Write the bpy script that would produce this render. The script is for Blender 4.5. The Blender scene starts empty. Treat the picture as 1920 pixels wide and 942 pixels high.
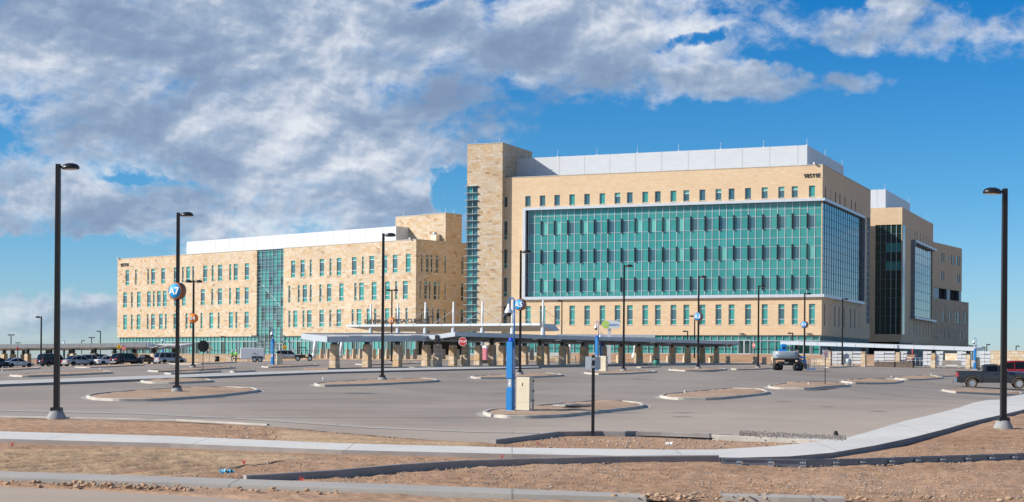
import bpy, bmesh, math, random
from mathutils import Vector, Matrix, noise
random.seed(7)
S = bpy.context.scene
COL = S.collection
F = 2989.0; ROLL = 0.007; PY = 676.0; EYE = 2.9

# ------------------------------------------------------------------ geometry of the place
def lerp_tab(tab, x):
    if x <= tab[0][0]: return tab[0][1]
    for (a, va), (b, vb) in zip(tab, tab[1:]):
        if x <= b: return va + (vb-va)*(x-a)/(b-a)
    return tab[-1][1]
BASE = [(-400,-2.9),(20,-2.9),(31,-2.8),(35.5,-2.73),(42,-2.58),(49,-2.43),(57,-2.2),(64,-2.1),(80,-1.78),(98,-1.38),(116,-1.12),
        (135,-.93),(155,-.73),(175,-.58),(200,-.38),(222,-.22),(240,-.1),(255,0),(420,0),(600,-8),(1200,-22),(7000,-60)]
WR = [(70,0),(88,1),(130,1),(165,.4),(190,.18),(205,.12),(300,.12),(500,0)]
def g(x, y):
    z = lerp_tab(BASE, y)
    z -= .055*min(max(x-18,0),40)*lerp_tab(WR, y)
    z -= .030*min(max(-x-28,0),42)*lerp_tab([(90,0),(150,1),(260,1),(420,0)], y)
    return z + EYE
def ray(px, py):
    u = px-960; v = py-PY
    return (u+v*ROLL)/F, -(v-u*ROLL)/F
def W(px, py, Y):
    a, b = ray(px, py); return Vector((a*Y, Y, b*Y+EYE))
def G(px, py, dz=0.0):
    a, b = ray(px, py)
    lo = 18.0; Y = lo
    while Y < 420:
        if b*Y+EYE <= g(a*Y, Y)+dz: break
        lo = Y; Y += 1.0
    hi = Y
    for _ in range(18):
        m = (lo+hi)/2
        if b*m+EYE <= g(a*m, m)+dz: hi = m
        else: lo = m
    return Vector((a*hi, hi, g(a*hi, hi)))

# ------------------------------------------------------------------ materials
def newmat(name):
    m = bpy.data.materials.new(name); m.use_nodes = True
    nt = m.node_tree; nt.nodes.clear()
    out = nt.nodes.new('ShaderNodeOutputMaterial'); b = nt.nodes.new('ShaderNodeBsdfPrincipled')
    nt.links.new(b.outputs[0], out.inputs[0])
    return m, nt, b
def N(nt, t, **k):
    n = nt.nodes.new(t)
    for a, v in k.items():
        if a.startswith('i_'):
            n.inputs[a[2:].replace('_',' ')].default_value = v
        else: setattr(n, a, v)
    return n
def ramp(nt, src, stops, interp='LINEAR'):
    r = nt.nodes.new('ShaderNodeValToRGB'); r.color_ramp.interpolation = interp
    e = r.color_ramp.elements
    while len(e) < len(stops): e.new(.5)
    for x, (p, c) in zip(e, stops):
        x.position = p; x.color = (*c, 1) if len(c) == 3 else c
    nt.links.new(src, r.inputs[0]); return r.outputs[0]
def mix(nt, fac, a, b, mode='MIX'):
    m = nt.nodes.new('ShaderNodeMix'); m.data_type = 'RGBA'; m.blend_type = mode
    for s, v in ((0, fac), (6, a), (7, b)):
        if hasattr(v, 'is_linked') or hasattr(v, 'links'): nt.links.new(v, m.inputs[s])
        else: m.inputs[s].default_value = v if s == 0 else (*v, 1)
    return m.outputs[2]
def math_(nt, op, a, b=None, c=None, clamp=False):
    m = nt.nodes.new('ShaderNodeMath'); m.operation = op; m.use_clamp = clamp
    for i, v in enumerate((a, b, c)):
        if v is None: continue
        if hasattr(v, 'links'): nt.links.new(v, m.inputs[i])
        else: m.inputs[i].default_value = v
    return m.outputs[0]
def plain(name, col, rough=.6, metal=0, spec=.5, var=.12, vscale=1.5, bump=0, bscale=20, coat=0):
    m, nt, b = newmat(name)
    b.inputs['Roughness'].default_value = rough; b.inputs['Metallic'].default_value = metal
    b.inputs['Specular IOR Level'].default_value = spec
    if coat: b.inputs['Coat Weight'].default_value = coat; b.inputs['Coat Roughness'].default_value = .05
    tc = N(nt, 'ShaderNodeTexCoord')
    n = N(nt, 'ShaderNodeTexNoise', i_Scale=vscale, i_Detail=5.0, i_Roughness=.6)
    nt.links.new(tc.outputs['Object'], n.inputs['Vector'])
    lo = tuple(c*(1-var) for c in col); hi = tuple(min(1, c*(1+var)) for c in col)
    nt.links.new(ramp(nt, n.outputs[0], [(.3, lo), (.7, hi)]), b.inputs['Base Color'])
    if bump:
        n2 = N(nt, 'ShaderNodeTexNoise', i_Scale=bscale, i_Detail=4.0)
        nt.links.new(tc.outputs['Object'], n2.inputs['Vector'])
        bp = N(nt, 'ShaderNodeBump', i_Strength=bump, i_Distance=.02)
        nt.links.new(n2.outputs[0], bp.inputs['Height']); nt.links.new(bp.outputs[0], b.inputs['Normal'])
    return m
def wallcoord(nt):
    tc = N(nt, 'ShaderNodeTexCoord'); sp = N(nt, 'ShaderNodeSeparateXYZ'); nt.links.new(tc.outputs['Object'], sp.inputs[0])
    u = math_(nt, 'ADD', sp.outputs[0], sp.outputs[1]); cb = N(nt, 'ShaderNodeCombineXYZ')
    nt.links.new(u, cb.inputs[0]); nt.links.new(sp.outputs[2], cb.inputs[1]); return tc, sp, cb
def brickmat(name, stops, mortar, bw, bh, msize, distort=.0, bump=.3, sq=1.0, stain=.12, width2=None):
    m, nt, b = newmat(name)
    b.inputs['Roughness'].default_value = .85; b.inputs['Specular IOR Level'].default_value = .25
    tc, sp, cb = wallcoord(nt)
    vec = cb.outputs[0]
    if distort:
        # wobble whole courses a little so that stone heights and widths vary
        n = N(nt, 'ShaderNodeTexNoise', i_Scale=.9, i_Detail=1.0); n.noise_dimensions = '2D'
        nt.links.new(vec, n.inputs['Vector'])
        vm = N(nt, 'ShaderNodeVectorMath', operation='MULTIPLY_ADD')
        nt.links.new(n.outputs['Color'], vm.inputs[0]); vm.inputs[1].default_value = (distort*1.5, distort, 0); nt.links.new(vec, vm.inputs[2])
        vec = vm.outputs[0]
    def bt(w, h, off):
        t = N(nt, 'ShaderNodeTexBrick', i_Scale=1.0, i_Bias=0.0)
        t.inputs['Color1'].default_value = (0,0,0,1); t.inputs['Color2'].default_value = (1,1,1,1); t.inputs['Mortar'].default_value = (.5,.5,.5,1)
        t.inputs['Mortar Size'].default_value = msize; t.inputs['Brick Width'].default_value = w; t.inputs['Row Height'].default_value = h
        t.inputs['Mortar Smooth'].default_value = .1
        t.offset = off; t.squash = sq; t.squash_frequency = 3
        nt.links.new(vec, t.inputs['Vector']); return t
    t = bt(bw, bh, .43)
    colsrc = t.outputs['Color']; fac = t.outputs['Fac']
    if width2:
        t2 = bt(width2[0], width2[1], .37)
        wn = N(nt, 'ShaderNodeTexNoise', i_Scale=.35, i_Detail=2.0); nt.links.new(vec, wn.inputs['Vector'])
        sel = math_(nt, 'GREATER_THAN', wn.outputs[0], .52)
        colsrc = mix(nt, sel, t.outputs['Color'], t2.outputs['Color'])
        mm = N(nt, 'ShaderNodeMix'); nt.links.new(sel, mm.inputs[0]); nt.links.new(t.outputs['Fac'], mm.inputs[2]); nt.links.new(t2.outputs['Fac'], mm.inputs[3])
        fac = mm.outputs[0]
    rc = ramp(nt, colsrc, stops)
    sn = N(nt, 'ShaderNodeTexNoise', i_Scale=.25, i_Detail=4.0); nt.links.new(vec, sn.inputs['Vector'])
    fn = N(nt, 'ShaderNodeTexNoise', i_Scale=5.0, i_Detail=5.0, i_Roughness=.7); nt.links.new(vec, fn.inputs['Vector'])
    c = mix(nt, 1.0, rc, ramp(nt, sn.outputs[0], [(.3, (1-stain,)*3), (.7, (1+stain*.4,)*3)]), 'MULTIPLY')
    c = mix(nt, 1.0, c, ramp(nt, fn.outputs[0], [(.3, (.92,.915,.905)), (.7, (1.06,1.06,1.06))]), 'MULTIPLY')
    c = mix(nt, fac, c, mortar)
    nt.links.new(c, b.inputs['Base Color'])
    h = math_(nt, 'SUBTRACT', math_(nt, 'MULTIPLY', fn.outputs[0], .5), fac)
    bp = N(nt, 'ShaderNodeBump', i_Strength=bump, i_Distance=.05); nt.links.new(h, bp.inputs['Height']); nt.links.new(bp.outputs[0], b.inputs['Normal'])
    return m
M = {}
STONE = [(0,(.38,.26,.16)),(.05,(.50,.355,.22)),(.15,(.57,.40,.23)),(.3,(.56,.43,.29)),(.55,(.58,.465,.335)),(.8,(.61,.52,.41)),(.93,(.56,.44,.30)),(1,(.60,.42,.23))]
M['stone'] = brickmat('stone_ashlar', STONE, (.46,.36,.26), .95, .36, .02, distort=.35, bump=.5, width2=(.72,.5))
M['stone_small'] = brickmat('pier_stone', STONE, (.36,.27,.18), .75, .42, .02, distort=.25, bump=.6, width2=(.95,.6))
M['tan'] = brickmat('tan_masonry', [(0,(.665,.48,.305)),(.2,(.69,.505,.325)),(.6,(.70,.52,.335)),(.85,(.705,.53,.345)),(1,(.715,.555,.38))], (.60,.44,.28), .8, .4, .022, bump=.15, stain=.04)
M['white_panel'] = None
def panelmat(name, col, dx, dz, rough=.45, dark=.8, metal=0.0):
    m, nt, b = newmat(name); b.inputs['Roughness'].default_value = rough; b.inputs['Metallic'].default_value = metal
    tc, sp, cb = wallcoord(nt)
    c = None
    s1 = N(nt, 'ShaderNodeSeparateXYZ'); nt.links.new(cb.outputs[0], s1.inputs[0])
    fx = math_(nt, 'LESS_THAN', math_(nt, 'FRACT', math_(nt, 'DIVIDE', s1.outputs[0], dx)), .03)
    fz = math_(nt, 'LESS_THAN', math_(nt, 'FRACT', math_(nt, 'DIVIDE', s1.outputs[1], dz)), .16)
    nn = N(nt, 'ShaderNodeTexNoise', i_Scale=.8, i_Detail=4.0); nt.links.new(cb.outputs[0], nn.inputs['Vector'])
    base = ramp(nt, nn.outputs[0], [(.3, tuple(x*.94 for x in col)), (.7, col)])
    c = mix(nt, math_(nt, 'MULTIPLY', fz, .35), base, tuple(x*dark for x in col))
    c = mix(nt, math_(nt, 'MULTIPLY', fx, .8), c, tuple(x*dark*.8 for x in col))
    nt.links.new(c, b.inputs['Base Color'])
    pz = math_(nt, 'FRACT', math_(nt, 'DIVIDE', s1.outputs[1], dz))
    bp = N(nt, 'ShaderNodeBump', i_Strength=.35, i_Distance=.05); nt.links.new(pz, bp.inputs['Height']); nt.links.new(bp.outputs[0], b.inputs['Normal'])
    return m
M['white_panel'] = panelmat('white_louvred_panel', (.62,.64,.66), 4.4, .55)
M['silver'] = plain('silver_metal', (.58,.62,.66), .4, .25, var=.05)
M['mullion'] = plain('aluminium_mullion', (.38,.45,.46), .4, .3, var=.04)
M['frame'] = plain('window_frame', (.55,.60,.61), .45, .2, var=.05)
M['fin'] = plain('dark_fin', (.025,.03,.035), .4, .2)
M['roof'] = plain('roof_membrane', (.45,.44,.42), .9)
def glassmat(name, col, rough=.06, spec=.9, wav=.02, var=.15, sc=.22):
    m, nt, b = newmat(name)
    b.inputs['Roughness'].default_value = rough; b.inputs['Specular IOR Level'].default_value = spec; b.inputs['IOR'].default_value = 1.52
    tc = N(nt, 'ShaderNodeTexCoord')
    n = N(nt, 'ShaderNodeTexNoise', i_Scale=sc, i_Detail=3.0); nt.links.new(tc.outputs['Object'], n.inputs['Vector'])
    nt.links.new(ramp(nt, n.outputs[0], [(.3, tuple(c*(1-var) for c in col)), (.7, tuple(c*(1+var) for c in col))]), b.inputs['Base Color'])
    n2 = N(nt, 'ShaderNodeTexNoise', i_Scale=.5, i_Detail=1.0); nt.links.new(tc.outputs['Object'], n2.inputs['Vector'])
    bp = N(nt, 'ShaderNodeBump', i_Strength=wav, i_Distance=.3); nt.links.new(n2.outputs[0], bp.inputs['Height']); nt.links.new(bp.outputs[0], b.inputs['Normal'])
    return m
M['teal'] = glassmat('teal_glass', (.034,.25,.225))
M['teal2'] = glassmat('light_teal_glass', (.048,.29,.26), var=.1)
M['vision'] = glassmat('vision_glass', (.045,.12,.14), .04, 1.0)
M['blind'] = glassmat('blind_glass', (.13,.44,.37), .1)
M['darkglass'] = glassmat('dark_green_glass', (.006,.035,.03), .04, .9)
M['skyglass'] = glassmat('side_glass', (.012,.05,.06), .03, 2.0, wav=.05)
M['black'] = plain('black_paint', (.012,.012,.013), .35, var=.2, coat=.2)
M['blacksteel'] = plain('dark_bronze_steel', (.022,.020,.019), .4, .3)
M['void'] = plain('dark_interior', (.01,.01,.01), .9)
M['conc'] = plain('concrete', (.42,.42,.405), .85, var=.1, vscale=.6, bump=.25)
M['kerb'] = plain('concrete_kerb', (.46,.42,.36), .88, var=.18, vscale=1.2, bump=.3)
M['kerbdark'] = plain('precast_kerb', (.30,.27,.25), .88, var=.15, vscale=1.2, bump=.3)
M['basec'] = plain('base_concrete', (.29,.29,.285), .85, var=.2, vscale=6, bump=.4)
M['blue'] = plain('emergency_blue', (.0,.165,.45), .35, var=.05, coat=.3)
M['bluelamp'] = plain('blue_lamp_glass', (.01,.06,.75), .1, var=.05, coat=1)
M['tanconc'] = plain('tan_precast', (.56,.42,.29), .8, var=.08)
M['shadedstone'] = plain('painted_shade_stone', (.10,.075,.06), .9, var=.25)  # canopy shade put into the base colour of the low wall
M['cream'] = plain('cream_enamel', (.68,.60,.44), .5, var=.06)
M['whitep'] = plain('white_paint', (.78,.78,.77), .4, var=.04)
M['greyal'] = plain('bare_aluminium', (.42,.47,.50), .35, .5, var=.1)
M['galv'] = plain('galvanised_steel', (.20,.22,.25), .4, .5, var=.15)
M['signblue'] = plain('sign_blue', (.0,.33,.74), .6, var=.03)
M['signorange'] = plain('sign_orange', (.95,.26,.03), .6, var=.03)
M['copper'] = plain('copper_drum', (.33,.13,.07), .45, .3, var=.35, vscale=9)
M['red'] = plain('sign_red', (.50,.02,.025), .4, var=.05)
M['yellow'] = plain('sign_yellow', (.85,.48,.01), .4, var=.05)
M['pink'] = plain('pink_plastic', (.72,.22,.26), .5, var=.06)
M['sail'] = plain('shade_fabric', (.045,.055,.05), .8, var=.15)
M['rubber'] = plain('rubber', (.018,.017,.016), .8, var=.3, vscale=6)
M['dustyrubber'] = plain('dusty_rubber', (.10,.075,.055), .9, var=.4, vscale=6)
M['rim'] = plain('alloy_rim', (.55,.56,.58), .25, .7)
M['carglass'] = plain('car_glass', (.006,.007,.008), .08, spec=.35)
M['chrome'] = plain('chrome', (.6,.6,.62), .12, .9, var=.03)
M['tail'] = plain('tail_lamp', (.55,.01,.01), .2, var=.1, coat=1)
M['lens'] = plain('lens', (.7,.7,.68), .3)
M['carport'] = plain('carport_fascia', (.44,.455,.48), .4, .3, var=.06)
M['carportdark'] = plain('grey_fascia', (.15,.155,.165), .5, .2, var=.08)
M['deck'] = plain('deck_soffit', (.62,.59,.53), .6, var=.1)
M['tealpaint'] = plain('teal_litter_bin', (.03,.20,.15), .5, var=.6, vscale=12)
M['liftgrey'] = plain('lift_grey', (.33,.38,.41), .4, var=.06)
M['liftblue'] = plain('lift_blue', (.0,.25,.72), .35, var=.06)
M['letters'] = plain('dark_letters', (.03,.025,.025), .5)
M['skin'] = plain('skin', (.35,.20,.13), .6); M['hivis'] = plain('hi_vis', (.25,.75,.06), .7); M['trousers'] = plain('trousers', (.03,.035,.06), .8); M['helmet'] = plain('helmet', (.8,.8,.75), .4)
M['lime'] = plain('lime_disc', (.55,.75,.10), .4, var=.03)

# ground materials (world-space coordinates = object coordinates, objects sit at the origin)
def dirtmat(name, cols, gravel=.5, straw=0.0):
    m, nt, b = newmat(name); b.inputs['Roughness'].default_value = .95; b.inputs['Specular IOR Level'].default_value = .15
    tc = N(nt, 'ShaderNodeTexCoord')
    def noi(s, d=6.0, r=.6, dist=0.0, vec=None):
        n = N(nt, 'ShaderNodeTexNoise', i_Scale=s, i_Detail=d, i_Roughness=r, i_Distortion=dist)
        nt.links.new(vec or tc.outputs['Object'], n.inputs['Vector']); return n.outputs[0]
    big = ramp(nt, noi(.12), [(.3, cols[0]), (.5, cols[1]), (.7, cols[2])])
    mp = N(nt, 'ShaderNodeMapping'); mp.inputs['Scale'].default_value = (.25, 1.6, 1); mp.inputs['Rotation'].default_value = (0,0,.12); nt.links.new(tc.outputs['Object'], mp.inputs[0])
    tracks = noi(1.2, 5, .6, .6, mp.outputs[0])
    c = mix(nt, 1.0, big, ramp(nt, tracks, [(.3, (.78,.76,.74)), (.55, (1.0,1.0,1.0)), (.75, (1.12,1.1,1.08))]), 'MULTIPLY')
    fine = noi(9, 6, .75)
    c = mix(nt, 1.0, c, ramp(nt, fine, [(.3, (.66,.65,.64)), (.5, (1,1,1)), (.72, (1.18,1.18,1.17))]), 'MULTIPLY')
    v = N(nt, 'ShaderNodeTexVoronoi', i_Scale=11.0); nt.links.new(tc.outputs['Object'], v.inputs['Vector'])
    peb = math_(nt, 'LESS_THAN', v.outputs['Distance'], .3)
    gm = math_(nt, 'MULTIPLY', peb, math_(nt, 'GREATER_THAN', noi(.35, 4), 1-gravel))
    pc = ramp(nt, N(nt, 'ShaderNodeSeparateColor').outputs[0], [(0, (.2,.17,.15)), (1, (.2,.17,.15))])
    sc = N(nt, 'ShaderNodeSeparateColor'); nt.links.new(v.outputs['Color'], sc.inputs[0])
    pc = ramp(nt, sc.outputs[0], [(0, (.16,.13,.115)), (.5, (.30,.23,.19)), (1, (.48,.40,.33))])
    c = mix(nt, math_(nt, 'MULTIPLY', gm, .75), c, pc)
    nt.links.new(c, b.inputs['Base Color'])
    h = math_(nt, 'ADD', math_(nt, 'MULTIPLY', fine, .7), math_(nt, 'MULTIPLY', tracks, .8))
    bp = N(nt, 'ShaderNodeBump', i_Strength=.8, i_Distance=.06); nt.links.new(h, bp.inputs['Height']); nt.links.new(bp.outputs[0], b.inputs['Normal'])
    return m
M['dirt'] = dirtmat('desert_dirt', [(.38,.225,.135),(.455,.285,.178),(.50,.335,.225)], .35)
M['straw'] = dirtmat('straw_mulch', [(.47,.31,.185),(.545,.375,.225),(.58,.42,.265)], .2)
M['islandd'] = dirtmat('island_dirt', [(.40,.26,.165),(.48,.33,.225),(.50,.37,.26)], .7)
M['plain_far'] = plain('far_plain', (.20,.19,.17), .95, var=.3, vscale=.004)
def asphaltmat(name, a, bcol, dust, crack=True):
    m, nt, b = newmat(name); b.inputs['Roughness'].default_value = .88; b.inputs['Specular IOR Level'].default_value = .3
    tc = N(nt, 'ShaderNodeTexCoord')
    def noi(s, d=6.0, r=.6, dist=0.0, vec=None):
        n = N(nt, 'ShaderNodeTexNoise', i_Scale=s, i_Detail=d, i_Roughness=r, i_Distortion=dist)
        nt.links.new(vec or tc.outputs['Object'], n.inputs['Vector']); return n.outputs[0]
    c = ramp(nt, noi(.05, 6, .65, 1.4), [(.36, tuple(x*.95 for x in a)), (.62, tuple(x*1.05 for x in bcol))])
    mp = N(nt, 'ShaderNodeMapping'); mp.inputs['Scale'].default_value = (.12, .5, 1); mp.inputs['Rotation'].default_value = (0,0,.18); nt.links.new(tc.outputs['Object'], mp.inputs[0])
    t = noi(1.0, 7, .7, 1.5, mp.outputs[0])
    c = mix(nt, 1.0, c, ramp(nt, t, [(.35, (.945,.945,.945)), (.65, (1.045,1.04,1.035))]), 'MULTIPLY')
    # swept tyre arcs of paler dust
    w = N(nt, 'ShaderNodeTexWave', i_Scale=.16, i_Distortion=6.0, i_Detail=4.0); w.wave_type = 'RINGS'
    w.inputs['Detail Scale'].default_value = .3
    nt.links.new(tc.outputs['Object'], w.inputs['Vector'])
    c = mix(nt, 1.0, c, ramp(nt, w.outputs[0], [(.0, (.93,.93,.93)), (.3, (1,1,1)), (1, (1.03,1.03,1.03))]), 'MULTIPLY')
    c = mix(nt, 1.0, c, ramp(nt, noi(30, 4, .8), [(.3, (.8,.8,.8)), (.7, (1.2,1.2,1.2))]), 'MULTIPLY')
    sx = N(nt, 'ShaderNodeSeparateXYZ'); nt.links.new(tc.outputs['Object'], sx.inputs[0])
    # wind-blown dirt gathers along the near edge of the lot
    dd = math_(nt, 'SUBTRACT', math_(nt, 'MULTIPLY', noi(.09, 5, .6, .5), 1.6), math_(nt, 'MULTIPLY', math_(nt, 'SUBTRACT', math_(nt, 'SUBTRACT', sx.outputs[1], math_(nt, 'MULTIPLY', math_(nt, 'MAXIMUM', sx.outputs[0], -6.0), .9)), 56.0), .028))
    dm = math_(nt, 'MULTIPLY', math_(nt, 'SUBTRACT', dd, .22, clamp=True), .62, clamp=True)
    c = mix(nt, dm, c, dust)
    nt.links.new(c, b.inputs['Base Color'])
    bp = N(nt, 'ShaderNodeBump', i_Strength=.3, i_Distance=.01); nt.links.new(noi(40, 3), bp.inputs['Height']); nt.links.new(bp.outputs[0], b.inputs['Normal'])
    return m
M['asphalt'] = asphaltmat('dusty_asphalt', (.268,.226,.188), (.315,.268,.226), (.56,.45,.35))
M['street'] = asphaltmat('street_concrete', (.33,.305,.28), (.38,.35,.32), (.45,.33,.23))
def slabmat(name, col, L=3.0, ang=0.0, joint=.55):
    m, nt, b = newmat(name); b.inputs['Roughness'].default_value = .85; b.inputs['Specular IOR Level'].default_value = .3
    tc = N(nt, 'ShaderNodeTexCoord')
    n = N(nt, 'ShaderNodeTexNoise', i_Scale=.35, i_Detail=7.0, i_Roughness=.65, i_Distortion=.6); nt.links.new(tc.outputs['Object'], n.inputs['Vector'])
    n2 = N(nt, 'ShaderNodeTexNoise', i_Scale=14.0, i_Detail=5.0, i_Roughness=.7); nt.links.new(tc.outputs['Object'], n2.inputs['Vector'])
    c = ramp(nt, n.outputs[0], [(.3, tuple(x*.86 for x in col)), (.55, col), (.75, (col[0]*1.02, col[1]*.93, col[2]*.83))])
    c = mix(nt, 1.0, c, ramp(nt, n2.outputs[0], [(.3, (.9,.9,.9)), (.7, (1.07,1.07,1.07))]), 'MULTIPLY')
    mp = N(nt, 'ShaderNodeMapping'); mp.inputs['Rotation'].default_value = (0,0,ang); nt.links.new(tc.outputs['Object'], mp.inputs[0])
    sx = N(nt, 'ShaderNodeSeparateXYZ'); nt.links.new(mp.outputs[0], sx.inputs[0])
    j = math_(nt, 'LESS_THAN', math_(nt, 'FRACT', math_(nt, 'DIVIDE', sx.outputs[0], L)), .009)
    c = mix(nt, math_(nt, 'MULTIPLY', j, joint), c, tuple(x*.35 for x in col))
    nt.links.new(c, b.inputs['Base Color'])
    return m
M['walk'] = slabmat('pavement_concrete', (.66,.635,.58), 4.5)
M['gutter'] = slabmat('gutter_concrete', (.43,.395,.35), 6.0)
M['apron'] = slabmat('apron_concrete', (.52,.50,.46), 5.0)

# ------------------------------------------------------------------ mesh helper
class MB:
    def __init__(s): s.bm = bmesh.new(); s.mats = []
    def mi(s, mat):
        if mat is None: return 0
        if mat not in s.mats: s.mats.append(mat)
        return s.mats.index(mat)
    def poly(s, pts, mat=None):
        try:
            f = s.bm.faces.new([s.bm.verts.new(p) for p in pts]); f.material_index = s.mi(mat); return f
        except ValueError: return None
    def hexa(s, p, mat=None):   # 8 points: bottom 4 ccw, top 4
        v = [s.bm.verts.new(q) for q in p]; i = s.mi(mat)
        for a in ((0,3,2,1),(4,5,6,7),(0,1,5,4),(1,2,6,5),(2,3,7,6),(3,0,4,7)):
            s.bm.faces.new([v[k] for k in a]).material_index = i
    def box(s, x0, x1, y0, y1, z0, z1, mat=None, taper=0, tm=None):
        t = taper
        p = [(x0,y0,z0),(x1,y0,z0),(x1,y1,z0),(x0,y1,z0),(x0+t,y0+t,z1),(x1-t,y0+t,z1),(x1-t,y1-t,z1),(x0+t,y1-t,z1)]
        if tm: p = [tm @ Vector(q) for q in p]
        s.hexa(p, mat)
    def bar(s, a, b, r, mat=None, seg=8, r2=None, caps=True):
        a = Vector(a); b = Vector(b); d = (b-a); L = d.length
        if L < 1e-6: return
        d.normalize(); up = Vector((0,0,1)) if abs(d.z) < .9 else Vector((1,0,0))
        u = d.cross(up).normalized(); w = d.cross(u).normalized(); r2 = r if r2 is None else r2; i = s.mi(mat)
        off = math.pi/seg if seg == 4 else 0
        A = [s.bm.verts.new(a + (u*math.cos(2*math.pi*k/seg+off)+w*math.sin(2*math.pi*k/seg+off))*r) for k in range(seg)]
        B = [s.bm.verts.new(b + (u*math.cos(2*math.pi*k/seg+off)+w*math.sin(2*math.pi*k/seg+off))*r2) for k in range(seg)]
        for k in range(seg):
            f = s.bm.faces.new([A[k], A[(k+1)%seg], B[(k+1)%seg], B[k]]); f.material_index = i; f.smooth = seg > 6
        if caps:
            s.bm.faces.new(A[::-1]).material_index = i; s.bm.faces.new(B).material_index = i
    def tube(s, pts, r, mat=None, seg=8):
        for a, b in zip(pts, pts[1:]): s.bar(a, b, r, mat, seg)
    def lathe(s, prof, mat=None, seg=20, tm=None, sx=1.0, sy=1.0):
        i = s.mi(mat); rings = []
        for r, z in prof:
            ring = []
            for k in range(seg):
                p = Vector((r*math.cos(2*math.pi*k/seg)*sx, r*math.sin(2*math.pi*k/seg)*sy, z))
                if tm: p = tm @ p
                ring.append(s.bm.verts.new(p))
            rings.append(ring)
        for A, B in zip(rings, rings[1:]):
            for k in range(seg):
                f = s.bm.faces.new([A[k], A[(k+1)%seg], B[(k+1)%seg], B[k]]); f.material_index = i; f.smooth = True
        if prof[0][0] > 1e-5: s.bm.faces.new(rings[0][::-1]).material_index = i
        if prof[-1][0] > 1e-5: s.bm.faces.new(rings[-1]).material_index = i
    def addmesh(s, me, tm, mat):
        i = s.mi(mat); vs = [s.bm.verts.new(tm @ v.co) for v in me.vertices]
        for p in me.polygons:
            try: s.bm.faces.new([vs[k] for k in p.vertices]).material_index = i
            except ValueError: pass
    def done(s, name, parent=None, smooth=None, recalc=True, merge=False):
        if merge: bmesh.ops.remove_doubles(s.bm, verts=s.bm.verts, dist=1e-4)
        if recalc: bmesh.ops.recalc_face_normals(s.bm, faces=s.bm.faces)
        me = bpy.data.meshes.new(name); s.bm.to_mesh(me); s.bm.free()
        for m in s.mats: me.materials.append(M[m] if isinstance(m, str) else m)
        o = bpy.data.objects.new(name, me); COL.objects.link(o)
        if parent: o.parent = parent
        if smooth:
            for p in me.polygons: p.use_smooth = True
        return o
def empty(name, loc=(0,0,0), rz=0, label=None, cat=None, group=None):
    o = bpy.data.objects.new(name, None); COL.objects.link(o); o.location = loc; o.rotation_euler = (0,0,rz)
    o.empty_display_size = .3
    return tag(o, label, cat, group)
def tag(o, label=None, cat=None, group=None, kind=None):
    if label: o['label'] = label
    if cat: o['category'] = cat
    if group: o['group'] = group
    if kind: o['kind'] = kind
    return o
def copy_tree(o, parent=None, depth=0):
    c = o.copy(); COL.objects.link(c)
    if parent: c.parent = parent
    for ch in list(o.children): copy_tree(ch, c)
    return c
_tc = {}
def textmesh(t, size=1.0, extrude=.02, bold=.0):
    k = (t, size, extrude, bold)
    if k in _tc: return _tc[k]
    cu = bpy.data.curves.new('txt', 'FONT'); cu.body = t; cu.size = size; cu.extrude = extrude; cu.offset = bold*size; cu.align_x = 'CENTER'; cu.align_y = 'CENTER'; cu.resolution_u = 3
    ob = bpy.data.objects.new('txt', cu); COL.objects.link(ob); bpy.context.view_layer.update()
    me = bpy.data.meshes.new_from_object(ob.evaluated_get(bpy.context.evaluated_depsgraph_get()))
    bpy.data.objects.remove(ob); _tc[k] = me
    return me
def face_tm(pos, nx, sx=1.0):   # text plane: outward normal nx (horizontal), text up = z
    n = Vector(nx).normalized(); z = Vector((0,0,1)); x = z.cross(n).normalized()
    m = Matrix((x*sx, z, n)).transposed().to_4x4(); m.translation = Vector(pos); return m

def glyphs(mb, t, size, tm, mat, bold=.02, th=.05):
    """lettering with a flagged 1; every glyph is thickened by laying it down a few times with small offsets"""
    n = len(t); adv = (.62 if n < 3 else .5)*size
    for i, ch in enumerate(t):
        x = (i-(n-1)/2)*adv
        if ch == '1':
            h = .355*size; w = .055*size+bold*.6
            pts = [(x-w+.03*size,-h),(x+w+.03*size,-h),(x+w+.03*size,h),(x-w*.6+.03*size,h),(x-.2*size,h*.62),(x-.2*size,h*.62-2.6*w),(x-w+.03*size,h*.78-1.2*w)]
            A = [mb.bm.verts.new(tm @ Vector((a,b,th))) for a,b in pts]; B = [mb.bm.verts.new(tm @ Vector((a,b,-th))) for a,b in pts]
            mb.bm.faces.new(A).material_index = mb.mi(mat)
            for k in range(len(pts)): mb.bm.faces.new((A[k],B[k],B[(k+1)%len(pts)],A[(k+1)%len(pts)])).material_index = mb.mi(mat)
        else:
            me = textmesh(ch, size, th*.8, 0.0); vs = [v.co for v in me.vertices]; cx = (max(v.x for v in vs)+min(v.x for v in vs))/2; cyy = (max(v.y for v in vs)+min(v.y for v in vs))/2
            for k,(dx,dy) in enumerate(((0,0),(bold,0),(-bold,0),(0,bold),(0,-bold))): mb.addmesh(me, tm @ Matrix.Translation((x-cx+dx,dy-cyy,.0015*k*size)), mat)
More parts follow.
